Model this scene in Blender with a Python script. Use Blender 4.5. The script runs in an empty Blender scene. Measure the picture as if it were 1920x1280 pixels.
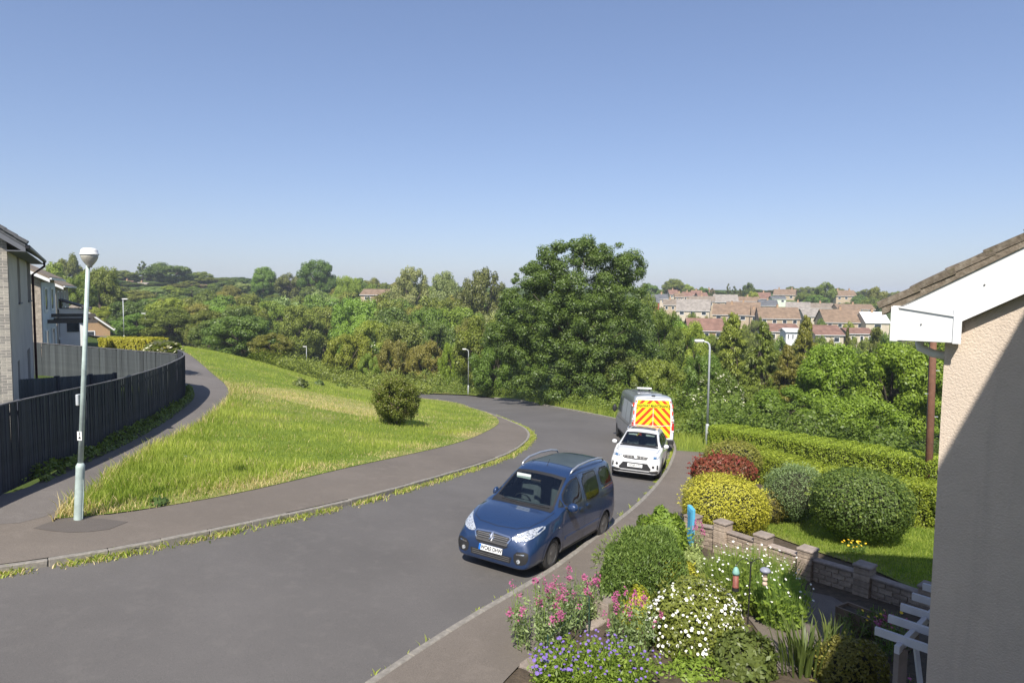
import bpy, bmesh, math, random
import numpy as np
from mathutils import Vector, Matrix
from mathutils.bvhtree import BVHTree
random.seed(7)
RNG = np.random.default_rng(7)
R = math.radians
SC = bpy.context.scene
COL = SC.collection

# ------------------------------------------------------------------ camera
FPX, PITCH, ROLL, EYE = 1250.0, 0.070, 0.011, 5.5
def camera_axes():
    c, s = math.cos(PITCH), math.sin(PITCH)
    right0 = Vector((1, 0, 0)); fwd = Vector((0, c, -s)); up0 = Vector((0, s, c))
    cr, sr = math.cos(ROLL), math.sin(ROLL)
    right = right0 * cr + up0 * sr
    up = up0 * cr - right0 * sr
    return right, up, fwd
RIGHT, UP, FWD = camera_axes()
cam_data = bpy.data.cameras.new('camera')
cam = bpy.data.objects.new('camera', cam_data)
COL.objects.link(cam)
m = Matrix((RIGHT, UP, -FWD)).transposed().to_4x4()
m.translation = (0, 0, EYE)
cam.matrix_world = m
cam_data.sensor_width = 36.0
cam_data.lens = 36.0 * FPX / 1920.0
cam_data.clip_start = 0.1
cam_data.clip_end = 5000
SC.camera = cam

# ------------------------------------------------------------------ sky, sun, exposure
SUN_HEADING, SUN_ELEV = R(11.0), R(48.5)      # the way the light travels, and its height
world = bpy.data.worlds.new('World'); SC.world = world; world.use_nodes = True
wn = world.node_tree
bg = wn.nodes['Background']
sky = wn.nodes.new('ShaderNodeTexSky'); sky.sky_type = 'NISHITA'; sky.sun_disc = False
sky.sun_elevation = SUN_ELEV
sky.sun_rotation = math.pi + SUN_HEADING
sky.altitude = 60; sky.air_density = 1.0; sky.dust_density = 0.85; sky.ozone_density = 2.2
gam = wn.nodes.new('ShaderNodeGamma'); gam.inputs[1].default_value = 0.75
wb = wn.nodes.new('ShaderNodeMix'); wb.data_type = 'RGBA'; wb.blend_type = 'MULTIPLY'; wb.inputs[0].default_value = 1.0; wb.inputs[7].default_value = (0.96, 1.0, 1.21, 1)
wn.links.new(sky.outputs[0], gam.inputs[0]); wn.links.new(gam.outputs[0], wb.inputs[6]); wn.links.new(wb.outputs[2], bg.inputs[0])
bg.inputs[1].default_value = 0.116
sl = bpy.data.lights.new('sun', 'SUN'); so = bpy.data.objects.new('sun', sl); COL.objects.link(so)
sl.energy = 4.7; sl.angle = R(0.53); sl.color = (1.0, 0.95, 0.87)
LDIR = Vector((math.sin(SUN_HEADING) * math.cos(SUN_ELEV), math.cos(SUN_HEADING) * math.cos(SUN_ELEV), -math.sin(SUN_ELEV)))
so.rotation_euler = LDIR.to_track_quat('-Z', 'Y').to_euler()
so.location = (-20, -60, 60)
SC.view_settings.view_transform = 'Standard'; SC.view_settings.look = 'None'
SC.view_settings.exposure = 0.60; SC.view_settings.gamma = 1.0
SC.view_settings.use_curve_mapping = False
SC.cycles.use_denoising = True
SC.cycles.max_bounces = 8; SC.cycles.transparent_max_bounces = 12
SC.cycles.transmission_bounces = 6; SC.cycles.diffuse_bounces = 3; SC.cycles.glossy_bounces = 3
SC.cycles.sample_clamp_indirect = 6.0

# ------------------------------------------------------------------ picture <-> place
def ray(px, py):
    return (FWD + RIGHT * ((px - 960) / FPX) - UP * ((py - 640) / FPX))
def W(px, py, depth):
    """the point of the place seen at photo pixel (px, py), at a distance of depth metres in front"""
    d = ray(px, py); d = d * (depth / d.y)
    return Vector((d.x, d.y, EYE + d.z))
def WE(px, py, e):
    """... that lies e metres below eye level"""
    d = ray(px, py); d = d * (-e / d.z)
    return Vector((d.x, d.y, EYE + d.z))

# ------------------------------------------------------------------ object helpers
def link(o, parent=None):
    COL.objects.link(o)
    if parent is not None: o.parent = parent
    return o
def tag(o, label=None, cat=None, group=None, kind=None):
    if label: o['label'] = label
    if cat: o['category'] = cat
    if group: o['group'] = group
    if kind: o['kind'] = kind
    return o
def thing(name, label, cat, loc=(0, 0, 0), rz=0.0, group=None):
    o = bpy.data.objects.new(name, None); o.empty_display_size = 0.2
    o.location = loc; o.rotation_euler = (0, 0, rz)
    link(o); return tag(o, label, cat, group)
def mesh_np(name, verts, faces=None, mat=None, quads=None, smooth=False, tint=None):
    me = bpy.data.meshes.new(name)
    if quads is not None:
        v = np.asarray(verts, np.float32).reshape(-1, 3); q = np.asarray(quads, np.int32)
        k = q.shape[1]; n = len(q)
        me.vertices.add(len(v)); me.vertices.foreach_set('co', v.ravel())
        me.loops.add(n * k); me.loops.foreach_set('vertex_index', q.ravel())
        me.polygons.add(n); me.polygons.foreach_set('loop_start', np.arange(0, n * k, k, dtype=np.int32))
        me.polygons.foreach_set('loop_total', np.full(n, k, np.int32))
        me.update(calc_edges=True)
        me.validate()
    else:
        me.from_pydata([tuple(v) for v in verts], [], faces); me.update()
    if tint is not None:
        a = me.attributes.new('tint', 'FLOAT', 'POINT'); a.data.foreach_set('value', np.asarray(tint, np.float32))
    if smooth: me.polygons.foreach_set('use_smooth', [True] * len(me.polygons))
    if mat is not None: me.materials.append(mat)
    return me
def obj(name, me, parent=None, loc=None, mat=None):
    o = bpy.data.objects.new(name, me)
    if loc is not None: o.location = loc
    if mat is not None: me.materials.append(mat)
    return link(o, parent)

class MB:
    """collects boxes, prisms, tubes into one mesh"""
    def __init__(s): s.v = []; s.f = []
    def add(s, vs, fs):
        b = len(s.v); s.v += [tuple(x) for x in vs]; s.f += [tuple(b + i for i in f) for f in fs]; return s
    def box(s, x0, x1, y0, y1, z0, z1, M=None):
        vs = [Vector((x, y, z)) for z in (z0, z1) for y in (y0, y1) for x in (x0, x1)]
        if M is not None: vs = [M @ v for v in vs]
        return s.add(vs, [(0, 2, 3, 1), (4, 5, 7, 6), (0, 1, 5, 4), (2, 6, 7, 3), (0, 4, 6, 2), (1, 3, 7, 5)])
    def beam(s, a, b, w, h, up=Vector((0, 0, 1))):
        a = Vector(a); b = Vector(b); d = (b - a).normalized(); sd = d.cross(Vector(up)).normalized(); u = sd.cross(d)
        vs = [p + sd * (i * w / 2) + u * (j * h / 2) for p in (a, b) for (i, j) in ((-1, -1), (1, -1), (1, 1), (-1, 1))]
        return s.add(vs, [(3, 2, 1, 0), (4, 5, 6, 7), (0, 1, 5, 4), (1, 2, 6, 5), (2, 3, 7, 6), (3, 0, 4, 7)])
    def tube(s, pts, radii, n=8, cap=True):
        pts = [Vector(p) for p in pts]
        if not hasattr(radii, '__len__'): radii = [radii] * len(pts)
        b = len(s.v); prev = None
        for i, p in enumerate(pts):
            d = (pts[min(i + 1, len(pts) - 1)] - pts[max(i - 1, 0)]).normalized()
            if prev is None:
                a = Vector((1, 0, 0)) if abs(d.x) < 0.8 else Vector((0, 1, 0))
                prev = d.cross(a).normalized()
            prev = (prev - d * prev.dot(d)).normalized(); q = d.cross(prev)
            for k in range(n):
                t = 2 * math.pi * k / n
                s.v.append(tuple(p + (prev * math.cos(t) + q * math.sin(t)) * radii[i]))
        for i in range(len(pts) - 1):
            for k in range(n):
                k2 = (k + 1) % n
                s.f.append((b + i * n + k, b + i * n + k2, b + (i + 1) * n + k2, b + (i + 1) * n + k))
        if cap:
            s.f.append(tuple(b + k for k in reversed(range(n)))); s.f.append(tuple(b + (len(pts) - 1) * n + k for k in range(n)))
        return s
    def lathe(s, prof, n=16, M=None):
        b = len(s.v)
        for (r, z) in prof:
            for k in range(n):
                t = 2 * math.pi * k / n; v = Vector((r * math.cos(t), r * math.sin(t), z))
                s.v.append(tuple(M @ v if M is not None else v))
        for i in range(len(prof) - 1):
            for k in range(n):
                k2 = (k + 1) % n
                s.f.append((b + i * n + k, b + i * n + k2, b + (i + 1) * n + k2, b + (i + 1) * n + k))
        s.f.append(tuple(b + k for k in reversed(range(n)))); s.f.append(tuple(b + (len(prof) - 1) * n + k for k in range(n)))
        return s
    def prism(s, poly, d, M=None):
        """poly: list of 3D points, extruded by vector d"""
        n = len(poly); d = Vector(d); a = [Vector(p) for p in poly]; vs = a + [p + d for p in a]
        if M is not None: vs = [M @ v for v in vs]
        return s.add(vs, [tuple(range(n))[::-1], tuple(range(n, 2 * n))] + [(i, (i + 1) % n, n + (i + 1) % n, n + i) for i in range(n)])
    def mesh(s, name, mat=None, smooth=False, bevel=0.0, seg=1):
        me = bpy.data.meshes.new(name); me.from_pydata(s.v, [], s.f)
        bm = bmesh.new(); bm.from_mesh(me)
        bmesh.ops.recalc_face_normals(bm, faces=bm.faces)
        if bevel > 0:
            bmesh.ops.bevel(bm, geom=bm.edges[:], offset=bevel, segments=seg, affect='EDGES', clamp_overlap=True)
        bm.to_mesh(me); bm.free()
        if smooth: me.polygons.foreach_set('use_smooth', [True] * len(me.polygons))
        if mat is not None: me.materials.append(mat)
        return me
    def build(s, name, mat, parent=None, smooth=False, bevel=0.0, loc=None, seg=1):
        return obj(name, s.mesh(name, mat, smooth, bevel, seg), parent, loc)

# ------------------------------------------------------------------ materials
class NT:
    def __init__(s, name):
        s.m = bpy.data.materials.new(name); s.m.use_nodes = True; s.t = s.m.node_tree
        s.b = s.t.nodes['Principled BSDF']; s.out = s.t.nodes['Material Output']
    def n(s, t, **kw):
        x = s.t.nodes.new(t)
        for k, v in kw.items(): setattr(x, k, v)
        return x
    def l(s, a, b): s.t.links.new(a, b)
    def coord(s, kind='Object'): return s.n('ShaderNodeTexCoord').outputs[kind]
    def noise(s, scale, detail=4, rough=0.6, vec=None, dist=0.0):
        x = s.n('ShaderNodeTexNoise'); x.inputs['Scale'].default_value = scale; x.inputs['Detail'].default_value = detail
        x.inputs['Roughness'].default_value = rough; x.inputs['Distortion'].default_value = dist
        s.l(vec if vec is not None else s.coord(), x.inputs['Vector']); return x.outputs['Fac']
    def ramp(s, fac, stops, interp='LINEAR'):
        x = s.n('ShaderNodeValToRGB'); cr = x.color_ramp; cr.interpolation = interp
        while len(cr.elements) < len(stops): cr.elements.new(0.5)
        for e, (p, c) in zip(cr.elements, stops):
            e.position = p; e.color = (c[0], c[1], c[2], 1) if hasattr(c, '__len__') else (c, c, c, 1)
        s.l(fac, x.inputs['Fac']); return x.outputs['Color']
    def mix(s, fac, a, b, mode='MIX'):
        x = s.n('ShaderNodeMix'); x.data_type = 'RGBA'; x.blend_type = mode
        for sock, val in ((x.inputs[0], fac), (x.inputs[6], a), (x.inputs[7], b)):
            if hasattr(val, 'links') or hasattr(val, 'is_linked'): s.l(val, sock)
            elif hasattr(val, '__len__'): sock.default_value = (val[0], val[1], val[2], 1)
            else: sock.default_value = val
        return x.outputs[2]
    def math(s, op, a, b=0.0):
        x = s.n('ShaderNodeMath'); x.operation = op
        for i, val in enumerate((a, b)):
            if hasattr(val, 'is_linked'): s.l(val, x.inputs[i])
            else: x.inputs[i].default_value = val
        return x.outputs[0]
    def bump(s, h, strength=0.3, dist=0.02):
        x = s.n('ShaderNodeBump'); x.inputs['Strength'].default_value = strength; x.inputs['Distance'].default_value = dist
        s.l(h, x.inputs['Height']); s.l(x.outputs[0], s.b.inputs['Normal']); return x
    def set(s, color=None, rough=None, metal=None, spec=None, coat=None, trans=None):
        for k, v in (('Base Color', color), ('Roughness', rough), ('Metallic', metal), ('Specular IOR Level', spec), ('Coat Weight', coat), ('Transmission Weight', trans)):
            if v is None: continue
            if hasattr(v, 'is_linked'): s.l(v, s.b.inputs[k])
            elif k == 'Base Color': s.b.inputs[k].default_value = (v[0], v[1], v[2], 1)
            else: s.b.inputs[k].default_value = v
        return s.m
def mul(c, k): return tuple(x * k for x in c)
def mat_plain(name, c, rough=0.6, metal=0.0, var=0.12, scale=6.0, bump=0.0, bscale=60.0, bdist=0.005, spec=0.5, coat=None):
    n = NT(name)
    f = n.noise(scale, 5, 0.65)
    col = n.ramp(f, [(0.3, mul(c, 1 - var)), (0.7, mul(c, 1 + var))])
    n.set(col, rough, metal, spec, coat)
    if bump: n.bump(n.noise(bscale, 3, 0.6), bump, bdist)
    return n.m
_leafcache = {}
def mat_leaf(name, dark, light, trans=0.35, rough=0.45, hue_var=0.03, val_var=0.35, spec=0.35, patch=None):
    """leaf: per-leaf tint between dark and light, per-object hue shift, light shining through"""
    n = NT(name)
    at = n.n('ShaderNodeAttribute'); at.attribute_name = 'tint'
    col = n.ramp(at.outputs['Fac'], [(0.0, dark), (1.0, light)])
    oi = n.n('ShaderNodeObjectInfo')
    hs = n.n('ShaderNodeHueSaturation')
    n.l(n.math('ADD', n.math('MULTIPLY', n.math('SUBTRACT', oi.outputs['Random'], 0.5), hue_var * 2), 0.5), hs.inputs['Hue'])
    rv = n.n('ShaderNodeMath'); rv.operation = 'FRACT'; n.l(n.math('MULTIPLY', oi.outputs['Random'], 7.13), rv.inputs[0])
    n.l(n.math('ADD', n.math('MULTIPLY', rv.outputs[0], val_var), 1 - val_var / 2), hs.inputs['Value'])
    n.l(col, hs.inputs['Color'])
    c = hs.outputs['Color']
    if patch is not None:
        f = n.noise(patch[0], 3, 0.6)
        c = n.mix(n.ramp(f, [(patch[2], 0.0), (patch[2] + 0.12, 1.0)]), c, patch[1])
    n.set(c, rough, 0.0, spec)
    tr = n.n('ShaderNodeBsdfTranslucent'); n.l(n.mix(1.0, c, (1.25, 1.35, 0.55), 'MULTIPLY'), tr.inputs['Color'])
    mx = n.n('ShaderNodeMixShader'); mx.inputs[0].default_value = trans
    n.l(n.b.outputs[0], mx.inputs[1]); n.l(tr.outputs[0], mx.inputs[2]); n.l(mx.outputs[0], n.out.inputs['Surface'])
    return n.m
# ------------------------------------------------------------------ terrain
KL = [(-160, 1095, 4.72), (0, 1075, 4.75), (220, 1040, 4.85), (440, 995, 4.97), (640, 950, 5.15), (735, 925, 5.35), (840, 894, 5.7), (948, 857, 6.25),
      (985, 833, 6.7), (994, 819, 6.95), (986, 806, 7.2), (966, 796, 7.5), (935, 783, 7.95), (890, 768, 8.8), (850, 757, 10.0), (800, 747, 10.9)]
KR = [(560, 1380, 5.1), (700, 1280, 5.2), (850, 1182, 5.3), (1028, 1075, 5.46), (1120, 1006, 5.64), (1165, 972, 5.85), (1200, 942, 6.1), (1235, 903, 6.5),
      (1256, 868, 6.9), (1262, 838, 7.25), (1240, 812, 7.5), (1153, 787, 7.9), (1060, 768, 8.6), (960, 750, 9.7), (880, 742, 10.8), (800, 738, 11.3)]
CTRL_PX = KL + KR + [(147, 972, 4.65), (1325, 838, 7.05), (878, 737, 11.0), (575, 703, 15.2), (233, 634, 5.85),
    (0, 925, 4.5), (150, 858, 4.7), (250, 812, 4.85), (345, 742, 5.0), (160, 930, 4.65), (300, 832, 4.92), (395, 780, 5.07), (428, 740, 5.12), (405, 705, 5.0), (355, 665, 4.6),
    (450, 672, 6.0), (520, 692, 7.5), (600, 715, 9.0), (690, 740, 9.5), (745, 797, 6.5), (500, 800, 5.3), (600, 870, 5.2), (850, 830, 6.35),
    (1290, 800, 7.5), (1500, 1000, 6.1), (1700, 1030, 5.85), (1500, 1130, 5.6), (1300, 1280, 5.3), (1200, 1200, 5.4), (1290, 1015, 5.85), (1300, 920, 6.5)]
CTRL_W = [(0, 0, .3), (10, 0, .3), (-10, 0, 1.0), (-20, 5, 1.5), (-26, 20, 1.0), (-21, 29, .7), (-30, 35, .7), (-27, 52, 1.0), (-45, 60, .6), (-60, 80, 0),
    (0, 110, -9.5), (40, 110, -9.5), (0, 160, -9.5), (60, 170, -10), (-45, 200, -7), (-10, 260, -2), (-60, 300, 4), (-150, 300, 8), (0, 400, 9), (-100, 450, 12), (-200, 400, 14),
    (150, 280, -2), (100, 220, -6.8), (60, 230, -7), (150, 350, 6), (100, 420, 9), (250, 500, 9), (-300, 600, 14), (0, 800, 6), (400, 800, 4), (-500, 300, 8), (-150, 150, -2), (-100, 120, -3),
    (30, 60, -6.5), (60, 60, -7.5), (16, 25, -1.9), (30, 45, -4.8), (40, 20, -2.2), (20, 5, -.2), (400, 200, -6), (200, 150, -9), (500, 500, 6), (-600, 900, 8), (600, 900, 2), (0, 1500, 0), (-900, 1500, 0), (900, 1500, 0),
    (-300, 0, 6), (300, 0, 0), (-300, -300, 5), (300, -300, 2), (0, -300, 3), (0, -40, 1), (-900, 300, 6), (900, 300, 0)]
_pts = [tuple(WE(*p)) for p in CTRL_PX] + CTRL_W
_P = np.array(_pts)
def _warp(xy):                       # distances grow slowly so that far points do not swamp near ones
    r = np.sqrt((xy ** 2).sum(-1, keepdims=True) + 1e-6)
    return xy / r * (30.0 * np.log1p(r / 30.0))
_Q = _warp(_P[:, :2])
def _phi(r2):
    r2 = np.maximum(r2, 1e-9); return 0.5 * r2 * np.log(r2)
_d2 = ((_Q[:, None] - _Q[None]) ** 2).sum(-1)
_n = len(_Q)
_A = np.zeros((_n + 3, _n + 3)); _A[:_n, :_n] = _phi(_d2) + np.eye(_n) * 2.5
_A[:_n, _n] = 1; _A[:_n, _n + 1:] = _Q; _A[_n, :_n] = 1; _A[_n + 1:, :_n] = _Q.T
_w = np.linalg.solve(_A, np.concatenate([_P[:, 2], np.zeros(3)]))
def G(xy):
    xy = np.atleast_2d(np.asarray(xy, float)); out = np.empty(len(xy))
    for i in range(0, len(xy), 20000):
        q = _warp(xy[i:i + 20000]); d = ((q[:, None] - _Q[None]) ** 2).sum(-1)
        out[i:i + 20000] = _phi(d) @ _w[:_n] + _w[_n] + q @ _w[_n + 1:]
    return out
def gz(x, y): return float(G([(x, y)])[0])
def hit(px, py, lift=0.0):
    """where the line of sight through a photo pixel meets the ground (lifted by lift)"""
    d = ray(px, py); d = d / d.y
    t = np.concatenate([np.arange(4, 60, .25), np.arange(60, 300, 1.0), np.arange(300, 1200, 6.0)])
    xy = np.stack([d.x * t, t], 1); diff = EYE + d.z * t - (G(xy) + lift)
    k = np.argmax(diff < 0)
    if diff[k] >= 0: k = len(t) - 1
    t0, t1 = t[max(k - 1, 0)], t[k]
    for _ in range(16):
        tm = (t0 + t1) / 2
        if EYE + d.z * tm - (gz(d.x * tm, tm) + lift) < 0: t1 = tm
        else: t0 = tm
    return Vector((d.x * t1, t1, EYE + d.z * t1))
def smooth_line(pts, step=0.5):
    """centripetal spline through plan points, sampled about every step metres"""
    P = [Vector((p[0], p[1])) for p in pts]
    P = [P[0] * 2 - P[1]] + P + [P[-1] * 2 - P[-2]]
    out = []
    for i in range(1, len(P) - 2):
        p0, p1, p2, p3 = P[i - 1:i + 3]
        t0 = 0; t1 = t0 + max((p1 - p0).length, 1e-4) ** .5; t2 = t1 + max((p2 - p1).length, 1e-4) ** .5; t3 = t2 + max((p3 - p2).length, 1e-4) ** .5
        k = max(1, int((p2 - p1).length / step))
        for j in range(k):
            t = t1 + (t2 - t1) * j / k
            a1 = p0 * ((t1 - t) / (t1 - t0)) + p1 * ((t - t0) / (t1 - t0)); a2 = p1 * ((t2 - t) / (t2 - t1)) + p2 * ((t - t1) / (t2 - t1)); a3 = p2 * ((t3 - t) / (t3 - t2)) + p3 * ((t - t2) / (t3 - t2))
            b1 = a1 * ((t2 - t) / (t2 - t0)) + a2 * ((t - t0) / (t2 - t0)); b2 = a2 * ((t3 - t) / (t3 - t1)) + a3 * ((t - t1) / (t3 - t1))
            out.append(b1 * ((t2 - t) / (t2 - t1)) + b2 * ((t - t1) / (t2 - t1)))
    out.append(P[-2]); return out
def resample(line, n):
    L = np.array([tuple(p) for p in line]); s = np.concatenate([[0], np.cumsum(np.linalg.norm(np.diff(L, axis=0), axis=1))])
    t = np.linspace(0, s[-1], n); return np.stack([np.interp(t, s, L[:, 0]), np.interp(t, s, L[:, 1])], 1)
def length(line):
    L = np.array([tuple(p) for p in line]); return float(np.linalg.norm(np.diff(L, axis=0), axis=1).sum())
def offset(line, d):
    L = np.array([tuple(p) for p in line]); T = np.gradient(L, axis=0); T /= np.linalg.norm(T, axis=1, keepdims=True) + 1e-9
    return L + np.stack([-T[:, 1], T[:, 0]], 1) * d     # + is to the left of travel
def strip(name, A, B, lift, mat, step=0.5, across=None, kind='structure', bulge=0.0):
    n = max(2, int(max(length(A), length(B)) / step)); a = resample(A, n); b = resample(B, n)
    wmax = np.linalg.norm(a - b, axis=1).max(); k = across or max(2, int(wmax / step) + 1)
    t = np.linspace(0, 1, k)
    xy = a[:, None] * (1 - t)[None, :, None] + b[:, None] * t[None, :, None]
    z = G(xy.reshape(-1, 2)).reshape(n, k) + lift + bulge * np.sin(np.pi * t)[None, :]
    V = np.concatenate([xy, z[..., None]], 2).reshape(-1, 3)
    i, j = np.meshgrid(np.arange(n - 1), np.arange(k - 1), indexing='ij'); o = (i * k + j).ravel()
    q = np.stack([o, o + 1, o + k + 1, o + k], 1)
    me = mesh_np(name, V, quads=q, mat=mat, smooth=True)
    bm = bmesh.new(); bm.from_mesh(me); bmesh.ops.recalc_face_normals(bm, faces=bm.faces)
    if sum(f.normal.z for f in bm.faces) < 0: bmesh.ops.reverse_faces(bm, faces=bm.faces)
    bm.to_mesh(me); bm.free()
    o = obj(name, me)
    if kind: o['kind'] = kind
    return o

kl = smooth_line([(-16, 4), (-12.4, 7.4)] + [hit(p[0], p[1]) for p in KL] + [(-24, 84), (-45, 104), (-70, 118)])
kr = smooth_line([(-9, -1), (-5, 3.6)] + [hit(p[0], p[1]) for p in KR] + [(-25, 91), (-47, 111), (-72, 125)])
# ------------------------------------------------------------------ ground surfaces
def m_asphalt(name, c, stain, fine=90.0, rough=0.85):
    n = NT(name); v = n.coord()
    a = n.noise(0.35, 5, 0.6, v); b = n.noise(fine, 2, 0.7, v); w = n.noise(3.0, 6, 0.7, v)
    base = n.ramp(a, [(0.3, mul(c, 0.88)), (0.7, mul(c, 1.1))])
    base = n.mix(0.55, base, n.ramp(b, [(0.3, (0.55, 0.55, 0.55)), (0.5, (1, 1, 1)), (0.72, (1.55, 1.52, 1.45))]), 'MULTIPLY')
    base = n.mix(n.ramp(w, [(0.52, 0.0), (0.75, 0.6)]), base, stain)
    pt = n.noise(.16, 2, .4, v); base = n.mix(n.ramp(pt, [(.55, 0.0), (.575, .28)]), base, mul(c, .78))
    n.set(base, rough, 0.0, 0.3); n.bump(b, 0.5, 0.006); return n.m
M_ROAD = m_asphalt('asphalt_road', (0.116, 0.108, 0.102), (0.15, 0.138, 0.127))
M_PAVE = m_asphalt('asphalt_pavement', (0.155, 0.132, 0.110), (0.21, 0.178, 0.148), 70.0)
M_PATH = m_asphalt('asphalt_footpath', (0.145, 0.13, 0.118), (0.205, 0.185, 0.165), 60.0)
M_KERB = mat_plain('kerb_concrete', (0.225, 0.205, 0.175), 0.9, var=0.3, scale=9, bump=0.5, bscale=70)
def m_grassground():
    n = NT('grass_ground'); v = n.coord()
    a = n.noise(0.22, 5, 0.6, v); b = n.noise(5, 5, 0.7, v)
    c = n.ramp(b, [(0.3, (0.095, 0.145, 0.022)), (0.7, (0.20, 0.255, 0.05))])
    c = n.mix(n.ramp(a, [(0.5, 0.0), (0.68, 0.75)]), c, (0.34, 0.28, 0.13))
    n.set(c, 0.95, 0, 0.1); n.bump(b, 0.8, 0.08); return n.m
M_GRASSG = m_grassground()
def m_field():
    n = NT('woodland_floor'); v = n.coord()
    b = n.noise(0.25, 6, 0.7, v); a = n.noise(0.012, 3, 0.5, v)
    c = n.ramp(b, [(0.3, (0.035, 0.055, 0.014)), (0.7, (0.075, 0.105, 0.025))])
    c = n.mix(n.ramp(a, [(0.5, 0.0), (0.6, 0.6)]), c, (0.12, 0.17, 0.035))
    n.set(c, 0.95, 0, 0.1); return n.m
M_FIELD = m_field()
M_SOIL = mat_plain('garden_soil', (0.075, 0.055, 0.035), 0.95, var=0.4, scale=8, bump=0.8, bscale=25, bdist=0.03)
M_GRAVEL = m_asphalt('garden_path_gravel', (0.15, 0.125, 0.105), (0.20, 0.17, 0.14), 55.0)

def axis(segs):
    out = []
    for a, b, s in segs: out += list(np.arange(a, b, s))
    return np.array(out + [segs[-1][1]], float)
gx = axis([(-1600, -400, 80), (-400, -120, 14), (-120, -40, 4), (-40, 40, 1.0), (40, 140, 4), (140, 420, 14), (420, 1600, 80)])
gy = axis([(-300, -20, 28), (-20, 90, 1.0), (90, 300, 4), (300, 600, 12), (600, 2400, 90)])
XX, YY = np.meshgrid(gx, gy, indexing='ij'); xy = np.stack([XX.ravel(), YY.ravel()], 1)
zz = G(xy); rr = np.hypot(xy[:, 0], xy[:, 1])
zz = np.where(rr > 700, zz * np.clip(1 - (rr - 700) / 900, 0, 1), zz)
near = np.clip((100 - rr) / 20, 0, 1)
V = np.stack([xy[:, 0], xy[:, 1], zz - 0.12 * near - 0.02], 1)
ni, nj = len(gx), len(gy); i, j = np.meshgrid(np.arange(ni - 1), np.arange(nj - 1), indexing='ij'); o = (i * nj + j).ravel()
ground = obj('ground', mesh_np('ground', V, quads=np.stack([o, o + nj, o + nj + 1, o + 1], 1), mat=M_FIELD, smooth=True)); ground['kind'] = 'structure'

LIFT = 0.11
road = strip('road', kl, kr, 0.0, M_ROAD)
H = lambda *pp: [hit(p[0], p[1], LIFT) for p in pp]
pl_in_px = [(100, 972), (165, 968), (300, 950), (480, 917), (700, 866), (850, 832), (905, 812), (935, 793), (925, 779), (880, 763), (845, 753)]
kl_in = offset(kl, 0.13)
pl_left = [(-18, 7.6), (-14.5, 10.9), tuple(hit(-60, 965, LIFT))[:2]]
pl_in = smooth_line(pl_left + H((60, 958), (120, 955), *pl_in_px[1:]) + [(-10.5, 68), (-25.5, 82.5), (-46, 102), (-71, 116)])
pavement_l = strip('pavement', kl_in, pl_in, LIFT, M_PAVE)
fence_px = [(0, 928), (150, 860), (250, 812), (320, 770), (347, 738)]
fence_line = smooth_line([(-10.7, 10.9)] + H(*fence_px) + [(-17.2, 33.6)])
path_r = smooth_line([(-14.5, 10.2)] + H((-60, 985), (60, 978), (115, 955), (160, 930), (230, 875), (300, 832), (370, 795), (412, 762), (428, 740), (423, 722), (400, 702), (355, 665)) + [(-31, 58), (-48, 78)])
path_l = smooth_line([(-14.5, 14)] + [tuple(p) for p in fence_line[6::6]] + [(-19.2, 38.6), (-25.4, 48.6), (-33, 58.5), (-50, 78)])
footpath = strip('footpath', path_l, path_r, LIFT + 0.004, M_PATH)
vA = smooth_line(H(*pl_in_px) + [(-10.5, 68), (-25.5, 82.5), (-46, 102)])
vB = smooth_line(H((100, 978), (115, 955), (160, 930), (230, 875), (300, 832), (370, 795), (412, 762), (428, 740), (423, 722), (400, 702), (355, 665)) + [(-31, 58), (-48, 78), (-62, 95)])
verge = strip('grass_verge', vA, vB, LIFT + 0.012, M_GRASSG)
pr_px = [(860, 1380), (975, 1245), (1065, 1180), (1115, 1130), (1200, 1062), (1283, 985), (1296, 925), (1303, 885), (1322, 848)]
kr_in = offset(kr, -0.13)
pr_b = smooth_line(H(*pr_px))
kr_in_near = [p for p in kr_in if p[1] < 30.2]
pavement_r = strip('pavement', kr_in_near, pr_b, LIFT, M_PAVE)
gd = smooth_line([(6, 2), (12, 7), (16, 13), (18, 20), (18, 28), (15, 34)])
garden = strip('garden_soil', pr_b, gd, LIFT - 0.02, M_SOIL)
kr_far = [p for p in kr_in if p[1] >= 29.5 and p[1] < 80]
verge2 = strip('roadside_verge', kr_far, smooth_line([(9.3, 29.2), (13, 33), (17, 41), (12, 54), (7, 64), (1, 74), (-9, 82)]), LIFT - 0.004, M_GRASSG)

def kerb(line, name, label, n_part=300, L=0.9, side=1):
    """upright kerb stones, one object each, set end to end along the road edge"""
    root = bpy.data.objects.new(name, None); link(root); root['kind'] = 'structure'
    ln = length(line); n = int(ln / (L)); P = resample(line, n + 1)
    mb = MB().box(-L / 2 + .004, L / 2 - .004, -0.0625, 0.0625, -0.2, 0.0); me = mb.mesh('kerb_stone', M_KERB, bevel=0.012)
    for k in range(min(n, n_part)):
        a, b = P[k], P[k + 1]; c = (a + b) / 2; d = b - a
        o = bpy.data.objects.new('kerb_stone', me); link(o, root)
        za, zb = G([a, b]); s = np.linalg.norm(d) / L
        o.location = (c[0], c[1], (za + zb) / 2 + LIFT + random.uniform(-.006, .01))
        o.rotation_euler = (random.uniform(-.02, .02), -math.atan2(zb - za, np.linalg.norm(d)), math.atan2(d[1], d[0]) + random.uniform(-.008, .008))
        o.scale = (s, 1, 1)
    return root
kerb([p for p in offset(kl, 0.065) if p[1] < 66], 'kerb', '')
kerb([p for p in offset(kr, -0.065) if p[1] < 66], 'kerb', '')
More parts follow.
